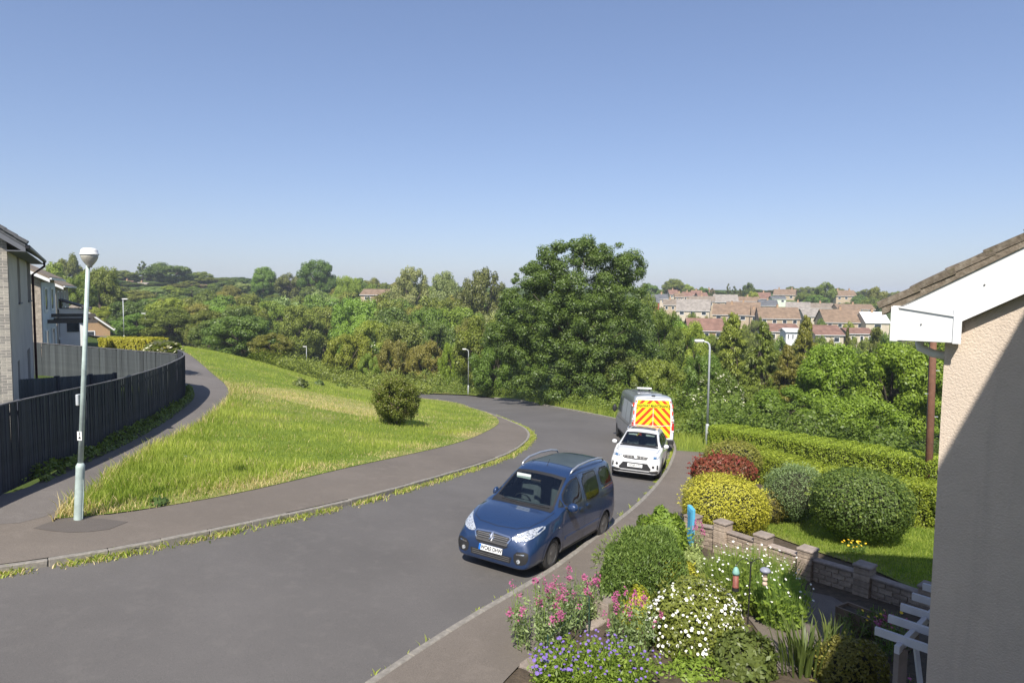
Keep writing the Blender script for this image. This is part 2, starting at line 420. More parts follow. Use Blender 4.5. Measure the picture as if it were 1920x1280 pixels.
# ------------------------------------------------------------------ vehicles
def m_paint(name, c, flake=0.0, rough=0.35, metal=0.0):
    n = NT(name)
    f = n.noise(3.0, 5, 0.65); d = n.noise(30, 4, 0.7)
    col = n.ramp(f, [(0.35, mul(c, 0.95)), (0.7, mul(c, 1.05))])
    n.set(col, n.ramp(d, [(0.3, rough * 0.85), (0.75, min(1, rough * 1.4))]), metal, 0.5, 1.0)
    n.b.inputs['Coat Roughness'].default_value = 0.03
    return n.m
M_BLUE = m_paint('paint_blue', (0.012, 0.034, 0.098), rough=0.36, metal=0.15)
M_WHITE = m_paint('paint_white', (0.74, 0.74, 0.73))
M_SILVER = m_paint('paint_silver_grey', (0.33, 0.35, 0.37), metal=0.25)
M_BLACKP = mat_plain('black_plastic', (0.018, 0.018, 0.019), 0.55, var=0.2)
M_RUBBER = mat_plain('tyre_rubber', (0.028, 0.026, 0.025), 0.85, var=0.25, scale=12, bump=0.3)
M_ALLOY = mat_plain('wheel_grey', (0.16, 0.155, 0.15), 0.45, 0.5, var=0.2)
M_CHROME = mat_plain('chrome', (0.72, 0.72, 0.72), 0.16, 1.0, var=0.03)
M_RAIL = mat_plain('rail_silver', (0.6, 0.6, 0.61), 0.35, 0.8, var=0.04)
M_ROOFGLASS = mat_plain('roof_dark_glass', (0.05, 0.062, 0.06), 0.35, var=0.2, scale=3, spec=0.6)
M_INT = mat_plain('interior_dark', (0.022, 0.024, 0.028), 0.8, var=0.2)
M_INT2 = mat_plain('interior_grey', (0.10, 0.11, 0.115), 0.8, var=0.2)
M_VISOR = mat_plain('visor_pale', (0.55, 0.58, 0.55), 0.8, var=0.05)
M_PLATE = mat_plain('plate_white', (0.8, 0.8, 0.78), 0.4, var=0.03)
M_PLATEY = mat_plain('plate_yellow', (0.75, 0.55, 0.05), 0.4, var=0.03)
M_INK = mat_plain('plate_ink', (0.012, 0.012, 0.012), 0.5)
M_EUBLUE = mat_plain('plate_blue', (0.02, 0.16, 0.55), 0.45)
M_YELLOW = mat_plain('chevron_yellow', (0.88, 0.68, 0.02), 0.4, var=0.05)
M_REDR = mat_plain('chevron_red', (0.68, 0.055, 0.012), 0.4, var=0.06)
M_REDL = mat_plain('lamp_red', (0.45, 0.012, 0.01), 0.25, var=0.1)
def m_glass(name, tint, alpha):
    n = NT(name); n.set((0.9, 0.95, 0.93), 0.02, 0, 0.5)
    tr = n.n('ShaderNodeBsdfTransparent'); tr.inputs[0].default_value = (*tint, 1)
    gl = n.n('ShaderNodeBsdfGlossy'); gl.inputs['Roughness'].default_value = 0.03; gl.inputs['Color'].default_value = (0.9, 0.95, 1, 1)
    fr = n.n('ShaderNodeFresnel'); fr.inputs[0].default_value = 1.5
    mx = n.n('ShaderNodeMixShader'); n.l(n.math('ADD', fr.outputs[0], alpha), mx.inputs[0]); n.l(tr.outputs[0], mx.inputs[1]); n.l(gl.outputs[0], mx.inputs[2])
    n.l(mx.outputs[0], n.out.inputs['Surface']); return n.m
M_GLASS = m_glass('car_glass', (0.62, 0.70, 0.68), 0.03)
M_GLASSD = m_glass('privacy_glass', (0.30, 0.34, 0.33), 0.03)
def m_lamp():
    n = NT('lamp_clear'); v = n.n('ShaderNodeTexVoronoi'); v.inputs['Scale'].default_value = 22; n.l(n.coord(), v.inputs['Vector'])
    n.set(n.ramp(v.outputs['Distance'], [(0.1, (0.25, 0.27, 0.29)), (0.6, (0.75, 0.77, 0.78))]), 0.1, 0.55, 0.6, 1.0); n.bump(v.outputs['Distance'], 0.5, 0.02); return n.m
M_LAMP = m_lamp()

def chaikin(P, it=2):
    P = np.array(P, float)
    for _ in range(it):
        a, b = P[:-1], P[1:]
        P = np.concatenate([P[:1], np.stack([a * .75 + b * .25, a * .25 + b * .75], 1).reshape(-1, 2), P[-1:]])
    return P
def chaikin_closed(P, it=2):
    P = np.array(P, float)
    for _ in range(it):
        a, b = P, np.roll(P, -1, 0); P = np.stack([a * .75 + b * .25, a * .25 + b * .75], 1).reshape(-1, 2)
    return P
def pchip(xs, ys, x):
    """smooth interpolation that does not overshoot"""
    xs = np.array(xs, float); ys = np.array(ys, float); h = np.diff(xs); d = np.diff(ys) / h
    m = np.zeros(len(xs)); m[0] = d[0]; m[-1] = d[-1]
    for k in range(1, len(xs) - 1):
        if d[k - 1] * d[k] > 0:
            w1 = 2 * h[k] + h[k - 1]; w2 = h[k] + 2 * h[k - 1]; m[k] = (w1 + w2) / (w1 / d[k - 1] + w2 / d[k])
    i = np.clip(np.searchsorted(xs, x) - 1, 0, len(xs) - 2); t = (x - xs[i]) / h[i]
    return (2*t**3-3*t**2+1)*ys[i] + (t**3-2*t**2+t)*h[i]*m[i] + (-2*t**3+3*t**2)*ys[i+1] + (t**3-t**2)*h[i]*m[i+1]
def inpoly(P, x, y):
    P = np.asarray(P, float); inside = np.zeros(len(x), bool); j = len(P) - 1
    for i in range(len(P)):
        xi, yi = P[i]; xj, yj = P[j]
        c = ((yi > y) != (yj > y)) & (x < (xj - xi) * (y - yi) / (yj - yi + 1e-12) + xi); inside ^= c; j = i
    return inside
def dense(P, step=0.04):
    P = np.asarray(P, float); Q = np.vstack([P, P[:1]]); out = []
    for a, b in zip(Q[:-1], Q[1:]):
        k = max(1, int(round(np.linalg.norm(b - a) / step)))
        for t in range(k): out.append(a + (b - a) * t / k)
    return np.array(out)
def inset(P, d):
    P = np.asarray(P, float); T = np.roll(P, -1, 0) - np.roll(P, 1, 0); T /= np.linalg.norm(T, axis=1, keepdims=True) + 1e-9
    area = 0.5 * np.sum(P[:, 0] * np.roll(P[:, 1], -1) - np.roll(P[:, 0], -1) * P[:, 1]); s = 1 if area > 0 else -1
    return P + np.stack([-T[:, 1], T[:, 0]], 1) * d * s

class Car:
    VIEW = {'L': (lambda a, b: Vector((a, 4, b)), Vector((0, -1, 0))), 'R': (lambda a, b: Vector((a, -4, b)), Vector((0, 1, 0))),
            'F': (lambda a, b: Vector((6, a, b)), Vector((-1, 0, 0))), 'B': (lambda a, b: Vector((-9, a, b)), Vector((1, 0, 0))), 'T': (lambda a, b: Vector((a, b, 6)), Vector((0, 0, -1)))}
    def __init__(s, root, keys, paint, du=0.025, extra=()):
        s.root = root; s.paint = paint
        K = {k: [r[i] for r in keys] for i, k in enumerate(('u', 'B', 'T', 'Wd', 'zm', 'Wb', 'zb', 'Wt', 'zt'))}
        us = np.unique(np.concatenate([np.arange(K['u'][0] + .12, K['u'][-1] - .3, du), np.linspace(K['u'][0], K['u'][0] + .1, 9), np.linspace(K['u'][-1] - .29, K['u'][-1], 22)]))
        f = {k: pchip(K['u'], K[k], us) for k in K if k != 'u'}
        for k in f:                                   # fair the side a little along the length
            g = f[k].copy(); inner = (us > us[0] + .2) & (us < us[-1] - .35)
            for _ in range(6): g[1:-1] = np.where(inner[1:-1], .25 * g[:-2] + .5 * g[1:-1] + .25 * g[2:], g[1:-1])
            f[k] = g
        rows = []
        for i, u in enumerate(us):
            B, T, Wd, zm, Wb, zb, Wt, zt = (f[k][i] for k in ('B', 'T', 'Wd', 'zm', 'Wb', 'zb', 'Wt', 'zt'))
            ctl = [(0, B), (Wd * .5, B), (Wd * .86, B), (Wd * .97, B + .06 * min(1, (zm - B) * 3)), (Wd, zm - .12 * min(1, (zm - B) * 2)), (Wd, zm + .08 * min(1, (zb - zm) * 2)), (Wb, zb), (Wb - (Wb - Wt) * .12, zb + (zt - zb) * .12), (Wt + (Wb - Wt) * .1, zt - (zt - zb) * .1), (Wt * .92, zt + (T - zt) * .45), (Wt * .55, T - (T - zt) * .12), (0, T)]
            h = chaikin(ctl, 2); rows.append(np.vstack([h, (h * [-1, 1])[::-1][1:-1]]))
        n = len(rows[0]); V = np.array([[(u, p[0], p[1]) for p in r] for u, r in zip(us, rows)]).reshape(-1, 3)
        i, j = np.meshgrid(np.arange(len(us) - 1), np.arange(n), indexing='ij'); j2 = (j + 1) % n
        s.q = np.stack([i * n + j, i * n + j2, (i + 1) * n + j2, (i + 1) * n + j], -1).reshape(-1, 4)[:, ::-1]
        s.V = V; s.caps = [list(range(n)), list(range((len(us) - 1) * n, len(us) * n))[::-1]]
        s.bvh = BVHTree.FromPolygons([tuple(v) for v in V], [tuple(q) for q in s.q] + [tuple(c) for c in s.caps])
        s.cut = np.zeros(len(s.q), bool); s.C = V[s.q].mean(1)
    def project(s, a, b, view, off):
        f, d = s.VIEW[view]; loc, nor, _, _ = s.bvh.ray_cast(f(a, b), d)
        if loc is None: return None
        if nor.dot(d) > 0: nor = -nor
        return loc + nor * off
    def hole(s, poly, view, zmin=-1):
        P = inset(dense(poly), 0.012); C = s.C
        if view in 'LR': m = inpoly(P, C[:, 0], C[:, 2]) & ((C[:, 1] > 0.2) if view == 'L' else (C[:, 1] < -0.2))
        elif view in 'FB': m = inpoly(P, C[:, 1], C[:, 2]) & ((C[:, 0] > 0.0) if view == 'F' else (C[:, 0] < -1.5)) & (C[:, 2] > zmin)
        else: m = inpoly(P, C[:, 0], C[:, 1]) & (C[:, 2] > 1.2)
        s.cut |= m
    def arch(s, u, r):
        m = (np.hypot(s.C[:, 0] - u, s.C[:, 2] - 0.33) < r) & (np.abs(s.C[:, 1]) > 0.45); s.cut |= m
        for v in 'LR':
            t = np.linspace(-.35, math.pi + .35, 40); o = np.stack([u + (r + .045) * np.cos(t), .33 + (r + .045) * np.sin(t)], 1); i = np.stack([u + (r - .02) * np.cos(t), .33 + (r - .02) * np.sin(t)], 1)
            s.band('wheel_arch', i, o, v, 0.006, s.paint, flat=True)
        t = np.linspace(-.3, math.pi + .3, 20)
        for sy in (1, -1):
            mb = MB()
            pts = [Vector((u + (r + .01) * math.cos(a), 0, .33 + (r + .01) * math.sin(a))) for a in t]
            b = len(mb.v)
            for p in pts: mb.v += [(p.x, sy * .45, p.z), (p.x, sy * .86, p.z)]
            for k in range(len(pts) - 1): mb.f.append((b + 2*k, b + 2*k + 1, b + 2*k + 3, b + 2*k + 2))
            mb.add([(p.x, sy * .45, p.z) for p in pts], [tuple(range(len(pts)))])
            mb.build('wheel_well', M_INT, s.root)
    def body(s, name='body'):
        q = s.q[~s.cut]; me = bpy.data.meshes.new(name)
        me.from_pydata([tuple(v) for v in s.V], [], [tuple(x) for x in q] + [tuple(c) for c in s.caps]); me.update()
        bm = bmesh.new(); bm.from_mesh(me); bmesh.ops.recalc_face_normals(bm, faces=bm.faces); bmesh.ops.delete(bm, geom=[v for v in bm.verts if not v.link_faces], context='VERTS'); bm.to_mesh(me); bm.free()
        me.polygons.foreach_set('use_smooth', [True] * len(me.polygons)); me.materials.append(s.paint)
        s.body_o = obj(name, me, s.root); return s.body_o
    def decal(s, name, poly, view, off=0.004, mat=None, parent=None, cell=0.06, skirt=0.0, smooth=True, rnd=0):
        P = np.array(poly, float)
        if rnd: P = chaikin_closed(P, rnd)
        bm = bmesh.new(); vs = [bm.verts.new((p[0], p[1], 0)) for p in P]; bm.faces.new(vs)
        for ax in (0, 1):
            for c in np.arange(math.ceil(P[:, ax].min() / cell) * cell, P[:, ax].max(), cell):
                no = (1, 0, 0) if ax == 0 else (0, 1, 0); co = (c, 0, 0) if ax == 0 else (0, c, 0)
                bmesh.ops.bisect_plane(bm, geom=bm.verts[:] + bm.edges[:] + bm.faces[:], plane_co=co, plane_no=no)
        f, d = s.VIEW[view]; bad = []
        if skirt:
            be = [e for e in bm.edges if len(e.link_faces) == 1]
            ex = bmesh.ops.extrude_edge_only(bm, edges=be)['geom']; low = {v for v in ex if isinstance(v, bmesh.types.BMVert)}
        else: low = set()
        for v in bm.verts:
            p = s.project(v.co.x, v.co.y, view, off - (skirt if v in low else 0))
            if p is None: bad.append(v)
            else: v.co = p
        if bad: bmesh.ops.delete(bm, geom=bad, context='VERTS')
        bmesh.ops.recalc_face_normals(bm, faces=bm.faces)
        if sum(fc.normal.dot(d) for fc in bm.faces) > 0: bmesh.ops.reverse_faces(bm, faces=bm.faces)
        me = bpy.data.meshes.new(name); bm.to_mesh(me); bm.free()
        if smooth and not skirt: me.polygons.foreach_set('use_smooth', [True] * len(me.polygons))
        me.materials.append(mat); return obj(name, me, parent or s.root)
    def band(s, name, A, B, view, off, mat, parent=None, closed=False, flat=False):
        V = []; F = []
        for a, b in zip(A, B):
            pa = s.project(a[0], a[1], view, off); pb = s.project(b[0], b[1], view, off)
            if pa is None or pb is None: V.append(None); V.append(None)
            else: V += [pa, pb]
        n = len(A)
        for k in range(n if closed else n - 1):
            idx = (2 * k, 2 * k + 1, (2 * k + 3) % (2 * n), (2 * k + 2) % (2 * n))
            if all(V[i] is not None for i in idx): F.append(idx)
        V = [v if v is not None else Vector((0, 0, 0.5)) for v in V]
        me = bpy.data.meshes.new(name); me.from_pydata([tuple(v) for v in V], [], F); me.update()
        bm = bmesh.new(); bm.from_mesh(me); bmesh.ops.delete(bm, geom=[v for v in bm.verts if not v.link_faces], context='VERTS'); bmesh.ops.recalc_face_normals(bm, faces=bm.faces); bm.to_mesh(me); bm.free()
        me.materials.append(mat); return obj(name, me, parent or s.root)
    def line(s, name, pts, view, w, mat, off=0.0035, parent=None, step=0.04):
        P = np.array(pts, float); out = [P[0]]
        for a, b in zip(P[:-1], P[1:]):
            k = max(1, int(np.linalg.norm(b - a) / step)); out += [a + (b - a) * t / k for t in range(1, k + 1)]
        P = np.array(out); T = np.gradient(P, axis=0); T /= np.linalg.norm(T, axis=1, keepdims=True) + 1e-9; N = np.stack([-T[:, 1], T[:, 0]], 1) * w / 2
        return s.band(name, P - N, P + N, view, off, mat, parent)
    def glass(s, name, poly, view, gm, frame=0.04, rnd=1, seal=None, zmin=-1):
        P = np.array(poly, float)
        if rnd: P = chaikin_closed(P, rnd)
        s.hole(P, view, zmin); D = dense(P, 0.03)
        g = s.decal(name, P, view, 0.003, gm, cell=0.08)
        s.band('window_seal', D, inset(D, frame), view, 0.005, seal or M_BLACKP, parent=g, closed=True)
        return g
    def text(s, name, txt, center, size, xdir, ydir, mat, parent=None, bold=0.0, xs=1.0):
        cu = bpy.data.curves.new(name, 'FONT'); cu.body = txt; cu.size = size; cu.align_x = 'CENTER'; cu.align_y = 'CENTER'; cu.extrude = 0.0015; cu.offset = bold
        o = bpy.data.objects.new(name, cu); link(o, parent or s.root); x = Vector(xdir).normalized(); y = Vector(ydir).normalized(); z = x.cross(y)
        M = Matrix((x, y, z)).transposed().to_4x4(); M.translation = center; o.matrix_local = M
        me = bpy.data.meshes.new_from_object(o); bpy.data.objects.remove(o); o = obj(name, me, parent or s.root)
        M = M @ Matrix.Diagonal((xs, 1, 1, 1)); o.matrix_local = M
        me.materials.clear(); me.materials.append(mat); return o
def wheel(root, u, v, r, w, rim_mat, spokes, sgn):
    M = Matrix.Translation((u, v, r)) @ Matrix.Rotation(-sgn * math.pi / 2, 4, 'X')
    wh = obj('wheel', MB().lathe([(r * .62, -w / 2), (r * .9, -w / 2), (r * .975, -w * .42), (r, -w * .3), (r, w * .3), (r * .975, w * .42), (r * .9, w / 2), (r * .66, w / 2), (r * .62, w * .4)], 40).mesh('tyre', M_RUBBER, smooth=True), root)
    wh.matrix_local = M
    mb = MB().lathe([(r * .66, w * .1), (r * .66, w * .46), (r * .60, w * .49), (r * .57, w * .36), (r * .3, w * .22), (r * .04, w * .22)], 40)
    rim = mb.build('rim', M_INT, wh, smooth=False)
    sp = MB()
    for k in range(spokes):
        a = 2 * math.pi * k / spokes; c, sn = math.cos(a), math.sin(a); L = r * .60; b = math.pi / spokes * .62
        P = [(r * .10 * math.cos(a + 1.2 * b), r * .10 * math.sin(a + 1.2 * b)), (r * .10 * math.cos(a - 1.2 * b), r * .10 * math.sin(a - 1.2 * b)), (L * math.cos(a - b), L * math.sin(a - b)), (L * math.cos(a + b), L * math.sin(a + b))]
        sp.prism([Vector((p[0], p[1], w * .36)) for p in P], (0, 0, w * .09))
    sp.lathe([(r * .16, w * .36), (r * .16, w * .47), (r * .10, w * .5)], 20)
    sp.lathe([(r * .655, w * .40), (r * .655, w * .49), (r * .61, w * .50), (r * .59, w * .44)], 40)
    sp.build('spokes', rim_mat, wh)
    return wh
def seats(root, xs, z=0.62, ys=(-.37, .37), h=0.62):
    for x in xs:
        for y in ys:
            mb = MB().box(x - .08, x + .06, y - .24, y + .24, z - .05, z + h, None); st = mb.build('seat', M_INT2, root, bevel=.05)
            MB().box(x - .06, x + .04, y - .13, y + .13, z + h + .05, z + h + .23).build('headrest', M_INT2, st, bevel=.04)
            MB().box(x - .02, x + .5, y - .25, y + .25, z - .18, z).build('seat_cushion', M_INT2, st, bevel=.04)
def cabin(root, u0, u1, hw, zf, dash_u, dash_z, wheel_y=-.37):
    MB().box(u0, u1, -hw, hw, zf - .05, zf).build('cabin_floor', M_INT, root)
    P = [(dash_u - .35, zf), (dash_u - .35, dash_z - .16), (dash_u - .28, dash_z - .02), (dash_u + .05, dash_z), (dash_u + .35, dash_z - .03), (dash_u + .35, zf)]
    MB().prism([Vector((p[0], -hw, p[1])) for p in P], (0, 2 * hw, 0)).build('dashboard', M_INT2, root)
    c = Vector((dash_u - .42, wheel_y, dash_z - .06)); ax = Vector((-.85, 0, .53)).normalized(); e1 = Vector((0, 1, 0)); e2 = ax.cross(e1)
    pts = [c + e1 * .185 * math.cos(t) + e2 * .185 * math.sin(t) for t in np.linspace(0, 2 * math.pi, 25)]
    mb = MB().tube(pts, .018, 6, cap=False)
    mb.tube([c - e1 * .18, c + e1 * .18], .02, 6); mb.tube([c, c + Vector((.3, 0, -.2))], .03, 6)
    mb.build('steering_wheel', M_BLACKP, root, smooth=True)
def place(root, x, y, heading, wb, tr, cz=0.0):
    """stand a vehicle on the road: heading is the way its nose points"""
    f = Vector((-math.sin(heading), -math.cos(heading), 0)); l = Vector((math.cos(heading), -math.sin(heading), 0))
    P = {}
    for su in (1, -1):
        for sv in (1, -1):
            p = Vector((x, y, 0)) + f * (su * wb / 2) + l * (sv * tr / 2); P[su, sv] = Vector((p.x, p.y, gz(p.x, p.y)))
    F = ((P[1, 1] + P[1, -1]) - (P[-1, 1] + P[-1, -1])).normalized(); L = ((P[1, 1] + P[-1, 1]) - (P[1, -1] + P[-1, -1])).normalized(); U = F.cross(L).normalized(); L = U.cross(F)
    M = Matrix((F, L, U)).transposed().to_4x4(); c = sum(P.values(), Vector()) / 4; M.translation = c + U * 0.002; root.matrix_world = M
def mirror(s, u, v0, z, sgn, mat, w=.2, h=.16):
    y0 = sgn * v0
    arm = MB().beam((u, y0 - sgn * .08, z - .02), (u - .02, y0 + sgn * .06, z), .1, .045)
    o = arm.build('door_mirror', M_BLACKP, s.root, bevel=.01)
    sh = MB(); prof = [(0.0, .55), (.03, .85), (.08, 1.0), (.13, .9), (.15, .6)]
    ring = []
    for (d, k) in prof:
        ring.append([Vector((u + .07 - d, y0 + sgn * .05 + sgn * w / 2 + (w / 2) * k * math.cos(t) , z + .02 + h / 2 * k * math.sin(t))) for t in np.linspace(0, 2 * math.pi, 16, endpoint=False)])
    b = len(sh.v)
    for rg in ring: sh.v += [tuple(p) for p in rg]
    for i in range(len(ring) - 1):
        for k in range(16): sh.f.append((b + i * 16 + k, b + i * 16 + (k + 1) % 16, b + (i + 1) * 16 + (k + 1) % 16, b + (i + 1) * 16 + k))
    sh.f.append(tuple(range(b, b + 16))); sh.f.append(tuple(range(b + (len(ring) - 1) * 16, b + len(ring) * 16)))
    sh.build('mirror_shell', mat, o, smooth=True)

# -------- blue people carrier
def blue_car():
    root = thing('people_carrier', 'dark blue people carrier with silver roof rails parked nose towards us', 'car')
    keys = [ # u, B, T, Wd, zm, Wb, zb, Wt, zt
     (-2.10, .50, 1.30, .74, .75, .70, 1.00, .60, 1.22), (-2.075, .34, 1.66, .83, .66, .78, 1.10, .60, 1.56), (-2.0, .26, 1.735, .868, .62, .82, 1.12, .63, 1.64), (-1.8, .22, 1.77, .89, .62, .852, 1.13, .65, 1.69),
     (-1.2, .20, 1.80, .903, .62, .868, 1.13, .665, 1.715), (-.4, .20, 1.80, .905, .62, .872, 1.13, .665, 1.715), (.05, .20, 1.775, .905, .62, .872, 1.13, .655, 1.69), (.28, .20, 1.715, .905, .62, .872, 1.13, .645, 1.63), (.42, .20, 1.635, .905, .62, .872, 1.13, .655, 1.565),
     (.75, .20, 1.40, .905, .62, .87, 1.115, .705, 1.345), (1.08, .20, 1.165, .905, .62, .865, 1.08, .755, 1.125), (1.2, .20, 1.105, .905, .62, .86, 1.03, .76, 1.075), (1.5, .20, 1.07, .90, .62, .845, .99, .72, 1.045), (1.8, .20, 1.01, .885, .62, .81, .91, .66, .98), (2.0, .20, .945, .87, .58, .78, .83, .58, .915),
     (2.12, .19, .875, .845, .54, .73, .755, .52, .845), (2.2, .19, .80, .82, .50, .69, .69, .48, .77), (2.25, .195, .735, .77, .46, .63, .635, .45, .705), (2.285, .22, .66, .67, .43, .54, .575, .40, .635)]
    s = Car(root, keys, M_BLUE)
    for u in (1.364, -1.364): s.arch(u, .365)
    wsc = [(-.70, 1.135), (-.35, 1.115), (0, 1.11), (.35, 1.115), (.70, 1.135), (.585, 1.635), (.3, 1.665), (0, 1.672), (-.3, 1.665), (-.585, 1.635)]
    s.glass('windscreen', wsc, 'F', M_GLASS, .045, 0, zmin=1.0)
    for v in 'LR':
        s.glass('quarter_light', [(1.0, 1.16), (.84, 1.16), (.83, 1.295)], v, M_GLASS, .018, 0)
        s.glass('front_door_window', [(.79, 1.155), (.79, 1.32), (.50, 1.51), (.28, 1.595), (.06, 1.625), (-.02, 1.60), (-.05, 1.45), (-.02, 1.2), (.06, 1.135), (.4, 1.14)], v, M_GLASS, .028, 1)
        s.glass('sliding_door_window', [(-.18, 1.12), (-.16, 1.64), (-.88, 1.655), (-.98, 1.6), (-1.0, 1.2), (-.86, 1.085), (-.3, 1.07)], v, M_GLASSD, .03, 1)
        s.glass('rear_side_window', [(-1.15, 1.235), (-1.12, 1.645), (-1.72, 1.62), (-1.82, 1.54), (-1.86, 1.29), (-1.8, 1.235)], v, M_GLASSD, .03, 1)
        s.line('chrome_strip', [(-1.12, 1.205), (-1.88, 1.225)], v, .02, M_CHROME, .008)
        s.line('door_seam', [(.98, 1.12), (1.0, .75), (.93, .42), (.86, .3), (-.1, .3), (-.12, .8), (-.1, 1.2), (-.08, 1.66), (.25, 1.64)], v, .009, M_INK)
        s.line('door_seam', [(-.1, .3), (-.95, .3), (-1.02, .62), (-1.06, 1.1), (-1.06, 1.66), (-.1, 1.68)], v, .009, M_INK)
        s.line('slide_rail', [(-1.06, 1.03), (-1.95, 1.045)], v, .014, M_INK)
        s.decal('rubbing_strip', [(.85, .50), (.85, .56), (-.98, .56), (-.98, .50)], v, .012, M_BLUE, skirt=.012, rnd=0)
        s.decal('sill', [(.94, .21), (.94, .30), (-.94, .30), (-.94, .21)], v, .006, M_BLACKP)
        for (hu, hz) in ((.1, .99), (-.3, 1.0)):
            s.decal('door_handle', [(hu - .1, hz - .025), (hu + .1, hz - .025), (hu + .1, hz + .025), (hu - .1, hz + .025)], v, .03, M_BLUE, skirt=.025, rnd=1)
        s.decal('side_repeater', [(1.12, .80), (1.18, .80), (1.18, .825), (1.12, .825)], v, .008, M_LAMP)
    sg = 1
    for sgn in (1, -1):
        mirror(s, .80, .83 if sgn > 0 else .74, 1.14, sgn, M_BLUE, .24 if sgn > 0 else .12, .2)
        hl = [(1.62, .60), (1.66, .82), (1.9, .80), (2.12, .66), (2.19, .52), (2.13, .42), (2.0, .46), (1.8, .56)]
        s.decal('headlight', [(.40 * sgn, .735), (.52 * sgn, .70), (.70 * sgn, .73), (.80 * sgn, .80), (.845 * sgn, .93), (.78 * sgn, .95), (.62 * sgn, .885), (.46 * sgn, .80)], 'F', .006, M_LAMP, skirt=.01, rnd=1)
        s.decal('fog_lamp_housing', [(.50 * sgn, .52), (.78 * sgn, .56), (.80 * sgn, .42), (.74 * sgn, .30), (.52 * sgn, .28)], 'F', .006, M_BLACKP, rnd=1)
        s.decal('fog_lamp', [(.62 * sgn + .04 * math.cos(t), .36 + .04 * math.sin(t)) for t in np.linspace(0, 6.28, 13)[:-1]], 'F', .014, M_LAMP, skirt=.012)
        s.decal('daytime_lamp', [(.56 * sgn, .47), (.72 * sgn, .485), (.72 * sgn, .505), (.56 * sgn, .495)], 'F', .012, M_CHROME)
    # grille, plate, bumper intake
    s.decal('grille', [(-.40, .72), (-.33, .60), (.33, .60), (.40, .72), (.34, .745), (0, .765), (-.34, .745)], 'F', .004, M_BLACKP, rnd=0)
    G0 = dense([(-.42, .725), (-.34, .585), (.34, .585), (.42, .725), (.36, .765), (0, .785), (-.36, .765)], .03)
    s.band('grille_surround', G0, inset(G0, .028), 'F', .012, M_CHROME, closed=True)
    for z in (.625, .66, .695, .725): s.line('grille_bar', [(-.34, z), (.34, z)], 'F', .013, M_ALLOY, .010)
    s.decal('lower_grille', [(-.38, .585), (-.30, .53), (.30, .53), (.38, .585)], 'F', .004, M_BLACKP)
    s.decal('bumper_intake', [(-.47, .40), (-.44, .28), (.44, .28), (.47, .40)], 'F', .004, M_BLACKP)
    for z in (.31, .345, .38): s.line('intake_bar', [(-.42, z), (.42, z)], 'F', .012, M_ALLOY, .008)
    # stylised rampant lion
    lion = [(-.01, -.055), (.012, -.055), (.008, -.02), (.03, -.045), (.048, -.04), (.03, -.005), (.02, .02), (.05, .012), (.052, .026), (.022, .04), (.03, .06), (.0, .07), (-.022, .05), (-.03, .015), (-.05, .0), (-.046, -.014), (-.026, -.005), (-.03, -.03), (-.045, -.05), (-.028, -.055), (-.014, -.03)]
    s.decal('lion_badge', [(-a * 1.25, .685 + b * 1.25) for a, b in lion], 'F', .024, M_CHROME, skirt=.012, cell=.2)
    # number plate
    pc = Vector((2.315, 0, .462)); pn = Vector((1, 0, .12)).normalized(); py = Vector((0, 1, 0)); pz = pn.cross(py)
    M = Matrix((pn, py, pz)).transposed().to_4x4(); M.translation = pc
    pl = MB().box(-.02, 0, -.26, .26, -.0555, .0555, M).build('number_plate', M_PLATE, root)
    MB().box(0, .0015, -.26, -.215, -.0555, .0555, M).build('plate_band', M_EUBLUE, pl)
    s.text('plate_text', 'WO65 OHW', pc + pn * .002 + py * .022, .108, py, pz, M_INK, pl, .0028, .76)
    # wipers
    mb = MB().tube([(1.13, .22, 1.145), (1.16, -.1, 1.14), (1.12, -.5, 1.15)], .012, 5); mb.tube([(1.12, .62, 1.15), (1.14, .2, 1.148)], .012, 5)
    mb.build('wiper', M_BLACKP, root)
    s.decal('scuttle_panel', [(1.22, -.70), (1.07, -.72), (1.10, 0), (1.07, .72), (1.22, .70), (1.245, 0)], 'T', .004, M_BLACKP)
    s.line('bonnet_seam', [(1.15, -.76), (1.6, -.74), (1.95, -.62), (2.08, -.42), (2.12, 0), (2.08, .42), (1.95, .62), (1.6, .74), (1.15, .76)], 'T', .009, M_INK)
    # roof: dark glass panels, rails, aerial
    s.decal('roof_window', [(-.15, -.50), (-.15, .50), (-1.55, .48), (-1.55, -.48)], 'T', .004, M_ROOFGLASS)
    for sgn in (1, -1):
        mb = MB(); pts = [Vector((u, sgn * y, z)) for u, y, z in ((.16, .60, 1.70), (.06, .605, 1.765), (-.2, .615, 1.83), (-.75, .62, 1.858), (-1.3, .615, 1.845), (-1.62, .605, 1.80), (-1.70, .60, 1.74))]
        mb.tube(pts, [.016, .022, .024, .024, .024, .022, .016], 8); mb.build('roof_rail', M_RAIL, root, smooth=True)
    MB().tube([(.12, 0, 1.75), (-.02, 0, 1.90)], [.007, .004], 5).build('aerial', M_BLACKP, root)
    # back
    s.glass('rear_window', [(-.58, 1.15), (.58, 1.15), (.52, 1.58), (-.52, 1.58)], 'B', M_GLASSD, .03, 1)
    for sgn in (1, -1): s.decal('tail_lamp', [(.66 * sgn, .85), (.78 * sgn, .85), (.74 * sgn, 1.25), (.64 * sgn, 1.25)], 'B', .006, M_REDL)
    MB().box(-2.125, -2.105, -.26, .26, .62, .73).build('rear_plate', M_PLATEY, root)
    # cabin
    cabin(root, -1.9, 1.2, .74, .40, .82, 1.05); seats(root, (.05,), .72); seats(root, (-.85,), .72, (-.42, 0, .42))
    MB().box(.52, .54, -.50, -.16, 1.50, 1.60, Matrix.Translation((0, 0, 0))).build('sun_visor', M_VISOR, root)
    MB().box(.56, .60, -.12, .12, 1.47, 1.54).build('rear_view_mirror', M_BLACKP, root, bevel=.01)
